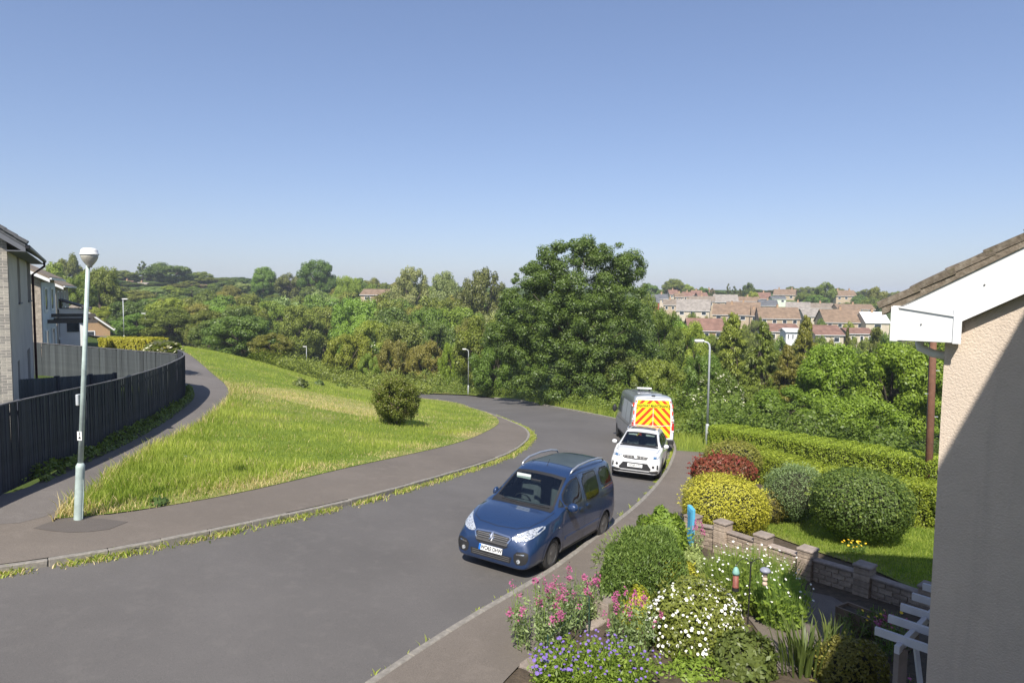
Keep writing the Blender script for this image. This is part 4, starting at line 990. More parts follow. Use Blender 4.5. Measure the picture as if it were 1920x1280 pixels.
def window_rect(parent, M, s0, s1, z0, z1, recess=.12, frame_w=.05, fm=None, lintel=False):
    """a recessed window in a wall whose frame is M (x along, y inwards)"""
    fr = MB(); fm = fm or M_UPVC
    for (a, b, c, d) in ((s0, s1, z0, z0 + frame_w), (s0, s1, z1 - frame_w, z1), (s0, s0 + frame_w, z0 + frame_w, z1 - frame_w), (s1 - frame_w, s1, z0 + frame_w, z1 - frame_w)):
        fr.box(a, b, recess - .02, recess + .04, c, d, M)
    w = fr.build('window', fm, parent)
    MB().box(s0 + frame_w, s1 - frame_w, recess + .01, recess + .02, z0 + frame_w, z1 - frame_w, M).build('pane', M_PANE, w)
    MB().box(s0 - .04, s1 + .04, -.05, recess, z0 - .05, z0, M).build('sill', fm, w)
    return w
def wall_with_holes(parent, name, M, s0, s1, z0, z1, holes, mat, th=.25):
    """wall slab cut by rectangular openings (real depth)"""
    xs = sorted({s0, s1, *[h[0] for h in holes], *[h[1] for h in holes]}); zs = sorted({z0, z1, *[h[2] for h in holes], *[h[3] for h in holes]})
    V = []; F = []; idx = {}
    def vid(x, y, z):
        k = (round(x, 4), round(y, 4), round(z, 4))
        if k not in idx: idx[k] = len(V); V.append(M @ Vector((x, y, z)))
        return idx[k]
    solid = lambda i, j: 0 <= i < len(xs) - 1 and 0 <= j < len(zs) - 1 and not any(h[0] - 1e-5 <= xs[i] and xs[i + 1] <= h[1] + 1e-5 and h[2] - 1e-5 <= zs[j] and zs[j + 1] <= h[3] + 1e-5 for h in holes)
    for i in range(len(xs) - 1):
        for j in range(len(zs) - 1):
            if not solid(i, j): continue
            a, b, c, d = xs[i], xs[i + 1], zs[j], zs[j + 1]
            F.append((vid(a, 0, c), vid(b, 0, c), vid(b, 0, d), vid(a, 0, d))); F.append((vid(a, th, c), vid(a, th, d), vid(b, th, d), vid(b, th, c)))
            if not solid(i - 1, j): F.append((vid(a, 0, c), vid(a, 0, d), vid(a, th, d), vid(a, th, c)))
            if not solid(i + 1, j): F.append((vid(b, 0, c), vid(b, th, c), vid(b, th, d), vid(b, 0, d)))
            if not solid(i, j - 1): F.append((vid(a, 0, c), vid(a, th, c), vid(b, th, c), vid(b, 0, c)))
            if not solid(i, j + 1): F.append((vid(a, 0, d), vid(b, 0, d), vid(b, th, d), vid(a, th, d)))
    mb = MB(); mb.add(V, F); return mb.build(name, mat, parent)

def left_house():
    hd = R(-33); e = Vector((math.sin(hd), math.cos(hd), 0)); n = Vector((math.cos(hd), -math.sin(hd), 0)); g = -n      # e along the facade away from us, n out of it, g into the house
    C = W(22.5, 700, 18.0); zg = gz(C.x, C.y) + .1; C.z = zg
    root = thing('house', 'two storey house with a grey brick end and cream rendered front', 'house', C)
    T = Matrix.Translation(-C)
    ze = plane_hit(22.5, 456, C, n).z - zg; L = 10.2; Wd = 8.0
    Mf = T @ frame(C, e, n)
    def rect(x0, y0, x1, y1):
        a = plane_hit(x0, y0, C, n); b = plane_hit(x1, y1, C, n); return ((a - C).dot(e), (b - C).dot(e), b.z - zg, a.z - zg)
    up1 = rect(30.5, 462, 38, 533); up2 = rect(49, 474, 57.5, 535); lo1 = rect(30.5, 617, 38, 702); lo2 = rect(49, 607, 57.5, 690)
    z = lambda r, a, b: (r[0], r[1], a, b)
    ups = [z(up1, ze - 1.75, ze - .18), z(up2, ze - 1.75, ze - .18)]; los = [z(lo1, .55, 2.35), z(lo2, .55, 2.35)]
    wall_with_holes(root, 'front_wall', Mf, 0, L, -.6, ze, ups + los, M_CREAMR)
    for r in ups + los: window_rect(root, Mf, *r, recess=.14, frame_w=.045, fm=M_SOFFIT)
    # brick end: core wall, then bricks
    Mg = T @ frame(C, g, -e)
    MB().prism([Vector((0.0, .012, -.6)), Vector((Wd, .012, -.6)), Vector((Wd, .012, ze)), Vector((Wd / 2, .012, ze + Wd / 2 * .7)), Vector((0.0, .012, ze))], (0, .25, 0), Mg).build('end_wall', M_MORTAR, root)
    MB().box(0, L, Wd - .25, Wd, -.6, ze, Mf).build('back_wall', M_CREAMR, root)
    MB().prism([Vector((0.01, L - .02, -.6)), Vector((Wd - .01, L - .02, -.6)), Vector((Wd - .01, L - .02, ze)), Vector((Wd / 2, L - .02, ze + Wd / 2 * .7)), Vector((0.01, L - .02, ze))], (0, -.25, 0), Mg).build('end_wall', M_CREAMR, root)
    bm_ = [MB().box(0, .215, -.004, .03, 0, .065).mesh('brick', mm, bevel=.004) for mm in M_BRICKGREY]
    hm = [MB().box(0, .1025, -.004, .03, 0, .065).mesh('brick', mm, bevel=.004) for mm in M_BRICKGREY]
    rot = Mg.to_3x3().to_4x4(); cnt = 0; zz = .55; far = MB(); k = 0
    while zz < ze - .03:
        s = 0.002
        if k % 2: 
            me = random.choice(hm); o = bpy.data.objects.new('brick', me); link(o, root); o.matrix_local = Matrix.Translation(Mg @ Vector((s, 0, zz))) @ rot; s += .1125
        for c in range(3):
            me = bm_[0] if random.random() < .7 else bm_[1]; o = bpy.data.objects.new('brick', me); link(o, root); o.matrix_local = Matrix.Translation(Mg @ Vector((s, random.uniform(-.002, .002), zz))) @ rot; s += .225
        while s < 3.0: far.box(s, s + .215, -.004, .03, zz, zz + .065, Mg); s += .225
        zz += .075; k += 1
    f = far.build('brickwork', M_BRICKGREY[0], root); f['kind'] = 'stuff'
    # roof: eaves along the facade, verge over the brick end
    ov, vg = .42, .30; sl = .7; rise = lambda s: ze + .10 + s * sl
    rf = MB()
    for (s0, s1) in ((-ov, Wd / 2), (Wd + ov, Wd / 2)):
        hh = lambda s: rise(s if s1 == Wd / 2 and s0 < 0 else Wd - s)
        P = [Vector((s0, -vg, hh(s0))), Vector((s1, -vg, hh(s1))), Vector((s1, -vg, hh(s1) + .14)), Vector((s0, -vg, hh(s0) + .12))]
        rf.prism(P, (0, L + 2 * vg, 0), Mg)
    roof = rf.build('roof', M_ROOFG, root)
    # verge tiles, fascia, soffit, gutter, downpipe
    me = MB().box(-.02, .30, -.05, .18, 0, .09).mesh('verge_tile', M_ROOFG, bevel=.012); ang = math.atan(sl)
    for k in range(14):
        o = bpy.data.objects.new('verge_tile', me); link(o, roof); s = -ov - .02 + k * .28 * math.cos(ang)
        o.matrix_local = Matrix.Translation(Mg @ Vector((s, -vg, rise(s) + .10))) @ rot @ Matrix.Rotation(-ang + .06, 4, 'Y')
    MB().prism([Vector((-ov, -vg + .02, rise(-ov) - .16)), Vector((Wd / 2, -vg + .02, rise(Wd / 2) - .22)), Vector((Wd / 2, -vg + .02, rise(Wd / 2))), Vector((-ov, -vg + .02, rise(-ov)))], (0, .03, 0), Mg).build('bargeboard', M_SOFFIT, root)
    MB().box(-vg, L + vg, -ov, 0, rise(-ov) - .13, rise(-ov) - .10, Mf).build('soffit', M_SOFFIT, root)
    gut = MB().box(-vg, L + vg, -ov - .11, -ov, rise(-ov) - .06, rise(-ov) + .05, Mf).build('gutter', M_GUTTER, root, bevel=.02)
    p = lambda s, y, zz: Mf @ Vector((s, y, zz))
    MB().tube([p(L - .25, -ov - .05, rise(-ov) - .05), p(L - .25, -ov - .05, rise(-ov) - .22), p(L - .25, -.08, rise(-ov) - .55), p(L - .25, -.08, -.4)], .045, 8).build('downpipe', mat_plain('downpipe_dark_red', (0.05, .012, .016), .5), root, smooth=True)
left_house()

def gable_house(name, label, P, hd, Wd, L, ze, sl, wm, rm, ov=.35, barge=True, group=None, windows=(), chim=True, base=-2.0, gable_windows=(), back=False):
    """P: ground point of the corner; long front runs from P along heading hd, the gable turns left of it; windows (s0,s1,z0,z1) on the long front, gable_windows on the gable at P"""
    e = Vector((math.sin(hd), math.cos(hd), 0)); n = Vector((math.cos(hd), -math.sin(hd), 0)); g = -n
    root = thing(name, label, 'house', P, 0, group)
    Mf = frame(Vector(), e, n); Mg = frame(Vector(), g, -e)
    wl = MB(); tanr = ze + Wd / 2 * sl
    pent = [Vector((0, 0, base)), Vector((Wd, 0, base)), Vector((Wd, 0, ze)), Vector((Wd / 2, 0, tanr)), Vector((0, 0, ze))]
    wl.prism(pent, (0, L, 0), Mg); wl.build('wall', wm, root)
    rf = MB()
    for sd in (0, 1):
        pts = [(-ov, ze - ov * sl + .06), (Wd / 2, tanr + .06), (Wd / 2, tanr + .22), (-ov, ze - ov * sl + .2)]
        if sd: pts = [(Wd - a, b) for a, b in pts]
        rf.prism([Vector((a, -ov, b)) for a, b in pts], (0, L + 2 * ov, 0), Mg)
    roof = rf.build('roof', rm, root)
    if barge:
        for sd in (0, 1):
            pts = [(-ov, ze - ov * sl - .12), (Wd / 2, tanr - .14), (Wd / 2, tanr + .07), (-ov, ze - ov * sl + .07)]
            if sd: pts = [(Wd - a, b) for a, b in pts]
            MB().prism([Vector((a, -ov - .03, b)) for a, b in pts], (0, .028, 0), Mg).build('bargeboard', M_UPVC, root)
    if chim:
        c = chim if hasattr(chim, '__len__') else (L * .5,)
        for cs in c:
            ch = MB().box(Wd / 2 - .35, Wd / 2 + .35, cs - .3, cs + .3, tanr - .3, tanr + .95, Mg).build('chimney', M_BRICKTAN, roof)
            for k in (-.17, .17): MB().lathe([(.1, 0), (.12, .05), (.09, .32)], 8, Mg @ Matrix.Translation((Wd / 2, cs + k, tanr + .95))).build('chimney_pot', M_ROOFR, ch)
    for r in windows: window_rect(root, Mf, *r, recess=-.03, frame_w=.09)
    for r in gable_windows: window_rect(root, Mg, *r, recess=-.03, frame_w=.09)
    MB().box(-ov, L + ov, -ov - .1, -ov + .01, ze - ov * sl + .04, ze - ov * sl + .14, Mf).build('gutter', M_UPVC, root)
    return root, Mf, Mg
# terrace behind the first house on the left
P2 = W(82, 700, 38.0); P2.z = gz(P2.x, P2.y)
h2, Mf2, Mg2 = gable_house('house', 'pale panelled house with stone end wall and white bargeboards', P2, R(-29.0), 7.5, 7.0, W(82, 517, 38.0).z - P2.z, .5, M_STONE, M_ROOFW, .5, True, None, (), False, -1.0)
MB().box(.15, 6.9, -.04, .0, .2, 5.0, Mf2).build('front_panel', M_PALEBLUE, h2)
for (a, b, z0, z1) in ((1.0, 2.2, 3.3, 4.7), (4.0, 5.2, 3.3, 4.7), (1.0, 2.2, .6, 2.2), (4.0, 5.4, .3, 2.2)): window_rect(h2, Mf2, a, b, z0, z1, recess=-.09, frame_w=.09)
P3 = W(110, 700, 47.5); P3.z = gz(P3.x, P3.y)
h3, Mf3, Mg3 = gable_house('house', 'grey brown terraced house stepped behind the pale panelled one', P3, R(-30.0), 7.5, 12.0, W(110, 533, 47.5).z - P3.z, .5, m_render('render_taupe', (.40, .36, .31)), M_ROOFW, .5, True, None, ((1, 2.2, 3.0, 4.3), (4, 5.2, 3.0, 4.3), (7, 8.2, 3.0, 4.3), (1, 2.4, .8, 2.2)), False, -1.0)
# bay and dark canopy beams
bay = MB().box(1.5, 4.5, -1.6, -.05, -.8, 3.0, Mf3).build('bay', M_UPVC, h3)
MB().prism([Vector((1.2, -2.0, 2.9)), Vector((4.8, -2.0, 2.9)), Vector((4.8, .0, 3.6)), Vector((1.2, 0, 3.6))], (0, 0, .12), Mf3).build('bay_roof', M_TIMBERD, h3)
MB().box(1.45, 1.5, -1.25, -.5, 1.3, 2.3, Mf3).build('bay_window', M_PANE, h3)
for k, (s, zz, ln_) in enumerate(((2.2, 2.55, 2.6), (4.2, 2.85, 2.4), (5.4, 2.55, 2.2))):
    MB().box(s, s + .14, -ln_, .0, zz, zz + .22, Mf2).build('canopy_beam', M_TIMBERD, h2)
MB().box(1.6, 6.4, -1.9, -1.75, 2.75, 2.9, Mf2).build('canopy_rail', M_TIMBERD, h2)
# bungalow
Pb = W(207, 640, 78.0); hb = R(-37); gb = -Vector((math.cos(hb), -math.sin(hb), 0)); kx = (151 - 960) / FPX
wd_b = 2 * (kx * Pb.y - Pb.x) / (gb.x - kx * gb.y); rp = Pb + gb * (wd_b / 2); ze_b = W(207, 613, 78).z - Pb.z; pk = W(151, 576, rp.y).z - Pb.z
gable_house('bungalow', 'tan brick bungalow with white edged gable beyond the fences', Pb, hb, wd_b, 11, ze_b, (pk - ze_b) / (wd_b / 2), M_BRICKTAN, M_ROOFW, .4, True, None, (), False, -3.0, ((1.5, 2.7, ze_b - 1.5, ze_b - .4),))

# --- house on the right: roughcast gable, white boards, weathered tiles
def right_house():
    th = R(40); t = Vector((math.cos(th), -math.sin(th), 0)); n = Vector((-math.sin(th), -math.cos(th), 0)); e = -n    # t along the gable, n towards us
    P = Vector((*W(1771, 660, 6.5).xy, 0)); P.z = gz(P.x, P.y)
    root = thing('house', 'house end wall of pale roughcast with white bargeboard on the right', 'house', P)
    T = Matrix.Translation(-P); M = T @ frame(P, t, n); zg = P.z
    def sz(px, py, off=0.0):
        h = plane_hit(px, py, P + n * off, n); return Vector(((h - P).dot(t), -off, h.z - zg))
    Wd = 7.6; a = sz(1800, 604, .12); b_ = sz(1920, 551, .12); sl = (b_.z - a.z) / (b_.x - a.x); z0 = a.z - a.x * sl          # underside of the bargeboard
    ze = z0 + .05
    pent = [Vector((0, 0, -.6)), Vector((Wd, 0, -.6)), Vector((Wd, 0, ze)), Vector((Wd / 2, 0, ze + Wd / 2 * sl)), Vector((0, 0, ze))]
    MB().prism(pent, (0, 3.6, 0), M).build('wall', M_ROUGH, root)
    # eaves box
    q = [sz(1674, 578, .16), sz(1674, 641, .16), sz(1799, 640, .16), sz(1799, 583, .16)]
    x0, x1 = q[0].x, q[2].x; zb = (q[1].z + q[2].z) / 2
    lz = lambda x: z0 + x * sl; bw = (sz(1860, 491, .12).z - (lz(sz(1860, 491, .12).x)))
    top = lambda x: lz(x) + bw
    bx = MB().prism([Vector((x0, -.16, zb)), Vector((x1, -.16, zb)), Vector((x1, -.16, zb + .33)), Vector((x1 - .07, -.16, zb + .31)), Vector((x0, -.16, zb + .345))], (0, .12, 0), M).build('eaves_box', M_UPVC, root, bevel=.004)
    MB().box(x0 - .012, x0 + .055, -.172, -.158, zb - .006, zb + .34, M).build('box_trim', M_UPVC, bx)
    MB().box(x1 - .055, x1 + .012, -.172, -.158, zb - .006, zb + .335, M).build('box_trim', M_UPVC, bx)
    MB().prism([Vector((x0 + .05, -.175, zb + .325)), Vector((x1 - .05, -.175, zb + .25)), Vector((x1 - .05, -.175, zb + .27)), Vector((x0 + .05, -.175, zb + .345))], (0, .01, 0), M).build('box_trim', M_UPVC, bx)
    screw = lambda px, py, off, par: MB().lathe([(.008, 0), (.007, .006)], 8, M @ Matrix.Translation(sz(px, py, off)) @ Matrix.Rotation(math.pi / 2, 4, 'X')).build('screw_cap', M_ALLOY, par)
    screw(1727, 608, .162, bx)
    # bargeboard in two lengths
    xa, xm, xe = x0, x0 + 2.6, Wd / 2
    bb = None
    for (u0, u1) in ((xa, xm - .004), (xm + .004, xe)):
        xc = (zb + .02 - z0) / sl; low = [Vector((u0, -.12, zb + .02)), Vector((xc, -.12, zb + .02))] if u0 < xc else [Vector((u0, -.12, lz(u0)))]
        bb = MB().prism(low + [Vector((u1, -.12, lz(u1))), Vector((u1, -.12, top(u1))), Vector((u0, -.12, top(u0)))], (0, .024, 0), M).build('bargeboard', M_UPVC, root)
    screw(1846, 534, .122, bb)
    MB().prism([Vector((x1, -.115, lz(x1) - .005)), Vector((xe, -.115, lz(xe) - .005)), Vector((xe, -.115, lz(xe) + .012)), Vector((x1, -.115, lz(x1) + .012))], (0, .115, 0), M).build('verge_soffit', mat_plain('soffit_brown', (.11, .07, .05), .8), root)
    # far slope boards
    MB().prism([Vector((Wd - u, -.12, z)) for u, z in ((xa, lz(xa)), (xe, lz(xe)), (xe, top(xe)), (xa, top(xa)))], (0, .024, 0), M).build('bargeboard', M_UPVC, root)
    # roof deck + interlocking tiles, laid course by course
    dk = MB()
    for sd in (0, 1):
        pts = [(x0 - .02, top(x0) - .02), (xe, top(xe) - .02), (xe, top(xe) + .015), (x0 - .02, top(x0) + .015)]
        if sd: pts = [(Wd - u, z) for u, z in pts]
        dk.prism([Vector((u, -.10, z)) for u, z in pts], (0, 3.85, 0), M)
    roof = dk.build('roof', mat_plain('roof_felt', (.05, .045, .04), .9), root)
    ang = math.atan(sl); ntx = []
    for v in range(4):
        mb = MB(); L_ = .40; w_ = .31
        prof = [(-.0, 0), (w_ * .25, .018), (w_ * .5, .0), (w_ * .75, .018), (w_, 0)]
        bottom = [Vector((0, y, zq)) for y, zq in prof]; rnd = random.Random(v)
        vs = []
        for xq, dz in ((0, 0), (L_ * .5, .003), (L_, .0)):
            for y, zq in prof: vs.append((xq + rnd.uniform(-.008, .008), y + rnd.uniform(-.006, .006), zq + .055 + rnd.uniform(-.006, .008)))
        for xq in (0, L_ * .5, L_):
            for y, zq in prof: vs.append((xq + rnd.uniform(-.008, .008), y, zq - .002))
        fs = []
        for i in range(2):
            for j in range(4): o_ = i * 5 + j; fs += [(o_, o_ + 5, o_ + 6, o_ + 1), (15 + o_, 15 + o_ + 1, 15 + o_ + 6, 15 + o_ + 5)]
        for j in range(4): fs += [(j, j + 1, 15 + j + 1, 15 + j), (10 + j, 25 + j, 25 + j + 1, 10 + j + 1)]
        for i in range(2): fs += [(i * 5, 15 + i * 5, 15 + i * 5 + 5, i * 5 + 5), (i * 5 + 4, i * 5 + 9, 24 + i * 5, 19 + i * 5)]
        mb.add(vs, fs); ntx.append(mb.mesh('roof_tile', M_TILEW))
    rot = M.to_3x3().to_4x4(); course = .335 * math.cos(ang)
    for c in range(13):
        s = x0 - .13 + c * course
        for r in range(13):
            o = bpy.data.objects.new('roof_tile', ntx[(c * 3 + r * 7) % 4]); link(o, roof)
            yy = -.15 + r * .30
            o.matrix_local = Matrix.Translation(M @ Vector((s, yy, top(s) + .075 + random.uniform(-.004, .006)))) @ rot @ Matrix.Rotation(-ang + .045 + random.uniform(-.012, .012), 4, 'Y') @ Matrix.Rotation(random.uniform(-.02, .02), 4, 'Z')
    # mortar bedding under the verge tiles
    MB().prism([Vector((x0 - .1, -.14, top(x0 - .1) - .005)), Vector((xe, -.14, top(xe) - .005)), Vector((xe, -.14, top(xe) + .095)), Vector((x0 - .1, -.14, top(x0 - .1) + .095))], (0, .14, 0), M).build('verge_mortar', M_TILEW, roof)
    # gutter along the front and the swan neck of the downpipe
    gx_ = x0 + .03
    MB().box(x0 - .005, x0 + .11, -.04, 3.75, zb + .02, zb + .12, M).build('gutter', M_UPVC, root, bevel=.02)
    MB().box(x0 + .02, 0, .0, 3.6, zb + .06, zb + .08, M).build('soffit', M_UPVC, root)
    k = [sz(1722, 640, -.25), sz(1724, 652, -.25), sz(1748, 662, -.3), sz(1785, 668, -.35)]
    MB().tube([M @ Vector((v.x, -v.y if v.y < 0 else .25, v.z)) if False else M @ Vector((v.x, .3, v.z)) for v in k], .042, 10).build('swan_neck', M_UPVC, root, smooth=True)
    return root, P, t, e
def m_tilew():
    n = NT('weathered_tile'); f = n.noise(14, 6, .75); g = n.noise(4, 4, .7); oi = n.n('ShaderNodeObjectInfo')
    c = n.ramp(f, [(.25, (.085, .065, .045)), (.5, (.20, .165, .125)), (.75, (.33, .29, .23))])
    hs = n.n('ShaderNodeHueSaturation'); n.l(c, hs.inputs['Color']); n.l(n.math('ADD', n.math('MULTIPLY', oi.outputs['Random'], .45), .75), hs.inputs['Value'])
    c = n.mix(n.ramp(g, [(.58, 0.0), (.7, .55)]), hs.outputs['Color'], (.13, .125, .06)); n.set(c, .95, 0, .15); n.bump(f, .9, .02); return n.m
M_TILEW = m_tilew()
RH, RP, RT, RE = right_house()

# --- the house the picture is taken from: only its shadow is in view
def own_house():
    nw = -RE; A = plane_hit(1762, 840, RP, nw); B = plane_hit(1920, 650, RP, nw); C = hit(1499, 1141, LIFT)
    N = ((B - A).cross(LDIR).normalized() * .7 + ((C - A).cross(LDIR).normalized() * (1 if (B - A).cross(LDIR).dot((C - A).cross(LDIR)) > 0 else -1)) * .3).normalized()
    e = Vector((N.y, -N.x, 0)).normalized()
    if e.y < 0: e = -e
    n = Vector((e.y, -e.x, 0)); z = 9.2; Q = A - LDIR * ((z - A.z) / -LDIR.z)                    # n points into the house
    g0 = hit(1405, 1185, LIFT); K = g0 - LDIR * ((z - g0.z) / -LDIR.z); s0 = min((K - Q).dot(e), -7.0)
    root = thing('house', 'house the view is taken from, its shadow falling over the garden', 'house', (Q.x, Q.y, .2))
    M = Matrix.Translation((0, 0, -.2)) @ Matrix((e, n, Vector((0, 0, 1)))).transposed().to_4x4()
    MB().box(s0 + .25, 2.3, .45, 6.5, -.5, z - .1, M).build('wall', M_ROUGH, root)
    MB().prism([Vector((0, 0, z - .16)), Vector((0, 7.0, z - .16)), Vector((0, 3.5, z + 1.4))], (2.6 - s0, 0, 0), M @ Matrix.Translation((s0, 0, 0))).build('roof', M_ROOFW, root)
own_house()

# --- wooden telegraph pole
b = W(1742, 905, 21.0); tp = W(1751, 600, 21.0)
r = thing('telegraph_pole', 'brown wooden telegraph pole seen past the roughcast house corner', 'pole', (b.x, b.y, gz(b.x, b.y)))
d = tp - Vector(r.location); MB().tube([(0, 0, -.3), d * .5, d], [.115, .11, .10], 10).build('pole', mat_plain('pole_wood', (.15, .07, .04), .85, var=.3, scale=3, bump=.4), r, smooth=True)
for k, f_ in enumerate((.5, .62, .74, .86, .93)):
    c = d * f_; MB().tube([c, c + Vector(((-1) ** k * .22, -.02, 0))], .012, 5).build('step_iron', M_STEELW, r)
MB().tube([d * .98 + Vector((-.12, -.02, 0)), d * .45 + Vector((-.13, -.02, 0))], .014, 5).build('cable', M_BLACKP, r)
# ------------------------------------------------------------------ hillside houses
M_TAN = m_render('render_tan', (.44, .35, .24), 20, .2, .01); M_CREAMW = m_render('render_pale', (.54, .47, .36), 20, .2, .01); M_REDW = m_render('wall_red', (.40, .12, .07), 20, .2, .01); M_MINT = m_render('wall_mint', (.60, .66, .54), 20, .2, .01)
def far_house(label, xl, xr, yr, ye, yb, D, hd, wm, rm, Wd=8.0, nw=0, rows=1, chim=True, name='terrace_house', gw=(), barge=False):
    h = R(hd); e = Vector((math.sin(h), math.cos(h), 0)); ed = W((xl + xr) / 2, ye, D); k = ed.x / D
    L = (xr - xl) * D / FPX / (e.x - k * e.y)
    Pm = W((xl + xr) / 2, ye, D); A = Pm - e * (L / 2); zb = W((xl + xr) / 2, yb, D).z; ze = Pm.z - zb
    zr = W((xl + xr) / 2, yr, D + Wd / 2).z - zb
    wins = []
    for r_ in range(rows):
        for i in range(nw):
            c = L * (i + .5) / nw; w = min(2.0, L / nw * .42) / 2; z1 = ze - .45 - 2.6 * r_; wins.append((c - w, c + w, z1 - 1.15, z1))
    return gable_house(name, label, (A.x, A.y, zb), h, Wd, L, ze, max(.2, (zr - ze) / (Wd / 2)), wm, rm, .3, barge, None, wins, chim, -6.0, gw)
F = far_house
F('brown roofed terrace with cream gable end, left of the middle terrace', 1336, 1404, 571, 590, 612, 212, 112, M_TAN, M_ROOFB, 8.5, 3)
F('middle brown roofed terrace with a row of four white windows', 1424, 1500, 577, 597, 616, 214, 100, M_TAN, M_ROOFB, 8.5, 4)
F('brown roofed terrace behind the dark evergreen, by the white roof', 1547, 1622, 581, 604, 624, 200, 94, M_TAN, M_ROOFB, 8.5, 4)
F('house with white sheeted roof next to the eaves box', 1624, 1668, 586, 605, 624, 196, 94, M_CREAMW, M_UPVC, 8.5, 1)
F('grey roofed link house between the two brown terraces', 1508, 1546, 580, 593, 612, 225, 96, M_CREAMW, M_ROOFP, 8, 2, chim=False)
F('long pale roofed house above the left terrace', 1268, 1330, 562, 582, 600, 240, 108, M_CREAMW, M_ROOFP, 9, 3, chim=False)
F('brown roofed house directly behind the left terrace', 1362, 1424, 567, 583, 600, 245, 110, M_TAN, M_ROOFB, 8.5, 3)
F('house with solar panels on its slope', 1340, 1384, 553, 566, 580, 275, 100, M_CREAMW, M_ROOFP, 8, 3, chim=False)
F('small house with red front and grey ridge by the largest tree', 1218, 1236, 553, 566, 585, 260, 96, M_REDW, M_ROOFG, 7, 1, chim=False)
F('small grey roofed house beside the red fronted one', 1237, 1252, 552, 560, 585, 268, 96, M_CREAMW, M_ROOFG, 7, 1, chim=(1,))
F('cream house with brown roof left of the red roofs', 1266, 1282, 550, 557, 575, 285, 100, M_TAN, M_ROOFB, 7, 2)
for i, (a, b, y, D) in enumerate(((1256, 1272, 544, 340), (1281, 1298, 548, 320), (1296, 1314, 545, 335), (1310, 1328, 549, 318), (1322, 1340, 543, 350))):
    F(['first', 'second', 'third', 'fourth', 'fifth'][i] + ' red roofed house from the left on the hilltop row', a, b, y, y + 8, y + 18, D, 90 + (i % 3) * 8, [M_CREAMW, M_TAN][i % 2], M_ROOFR, 7.5, 2, name='house')
F('red brown bungalow with a dormer among the conifers', 1292, 1358, 598, 620, 640, 150, 97, M_BRICKTAN, M_ROOFR, 9, 3, chim=False, name='bungalow')
F('red brown bungalow behind the middle conifer', 1440, 1500, 608, 622, 642, 152, 96, M_CREAMW, M_ROOFR, 9, 3, chim=False, name='bungalow')
F('red brown bungalow right of the pointed conifer', 1530, 1582, 611, 628, 644, 148, 94, M_CREAMW, M_ROOFR, 9, 2, chim=False, name='bungalow')
F('bungalow with pale window bay beside the thin dark conifer', 1592, 1640, 616, 626, 642, 150, 92, M_CREAMW, M_ROOFR, 7, 3, chim=False, name='bungalow')
F('white conservatory with small gable between the conifers', 1474, 1500, 617, 622, 640, 140, 92, M_UPVC, M_UPVC, 3.5, 3, chim=False, name='conservatory')
F('large stone house with brown gables on the hilltop', 1450, 1490, 543, 553, 572, 330, 118, M_TAN, M_ROOFB, 10, 3, 2, (2.0, 8.0), 'villa')
F('hilltop villa with two cream edged gables among trees', 1568, 1606, 545, 555, 575, 320, 96, M_TAN, M_ROOFB, 9, 3, 2, (2.0, 7.5), 'villa')
F('pink roofed house left of the large stone house', 1422, 1446, 549, 560, 575, 310, 100, M_CREAMW, M_ROOFR, 8, 2, name='house')
F('mint walled house below the large stone house', 1448, 1474, 556, 560, 575, 300, 98, M_MINT, M_ROOFG, 7, 2, chim=False, name='house')
F('grey roofed pair above the middle terrace', 1424, 1458, 563, 573, 590, 262, 104, M_CREAMW, M_ROOFG, 8, 2, name='house')
F('grey roofed house with cream gable above the link house', 1474, 1518, 567, 578, 592, 258, 112, M_CREAMW, M_ROOFP, 8, 2, name='house')
F('distant red roof showing between trees on the left hill', 340, 378, 534, 541, 552, 290, 95, M_TAN, M_ROOFR, 9, 2, name='house')
F('distant pinkish roof on the left hill near the lamp', 214, 238, 527, 534, 545, 290, 95, M_CREAMW, M_ROOFR, 9, 2, name='house')
F('second distant pale roof on the left hill', 240, 268, 530, 538, 548, 295, 95, M_CREAMW, M_ROOFP, 9, 2, name='house')
F('brown roof half hidden by trees near the centre skyline', 676, 728, 543, 553, 566, 205, 94, M_TAN, M_ROOFB, 9, 2, chim=False, name='house')
F('tan roofed terrace filling the slope above the left brown terrace', 1292, 1340, 556, 565, 580, 268, 104, M_TAN, M_ROOFW, 8, 3)
F('low brown terrace behind the solar panel house', 1384, 1424, 557, 565, 580, 285, 100, M_TAN, M_ROOFB, 8, 3)
F('brown roofed house squeezed between left and middle terraces', 1405, 1425, 580, 592, 608, 222, 104, M_TAN, M_ROOFB, 8, 1)
F('weathered roof row behind the link house and right terrace', 1520, 1566, 569, 578, 592, 262, 98, M_TAN, M_ROOFW, 8, 3)
F('brown roof row above the right terrace', 1572, 1640, 571, 580, 594, 255, 96, M_TAN, M_ROOFB, 8, 4)
F('tan roofed pair at the left end of the slope', 1244, 1268, 562, 572, 590, 250, 104, M_TAN, M_ROOFW, 8, 2)
F('terrace hidden behind the roughcast house, near part', 1720, 1800, 590, 610, 630, 195, 94, M_TAN, M_ROOFB, 8.5, 4)
F('terrace hidden behind the roughcast house, far part', 1700, 1790, 565, 578, 592, 255, 94, M_TAN, M_ROOFW, 8.5, 4)
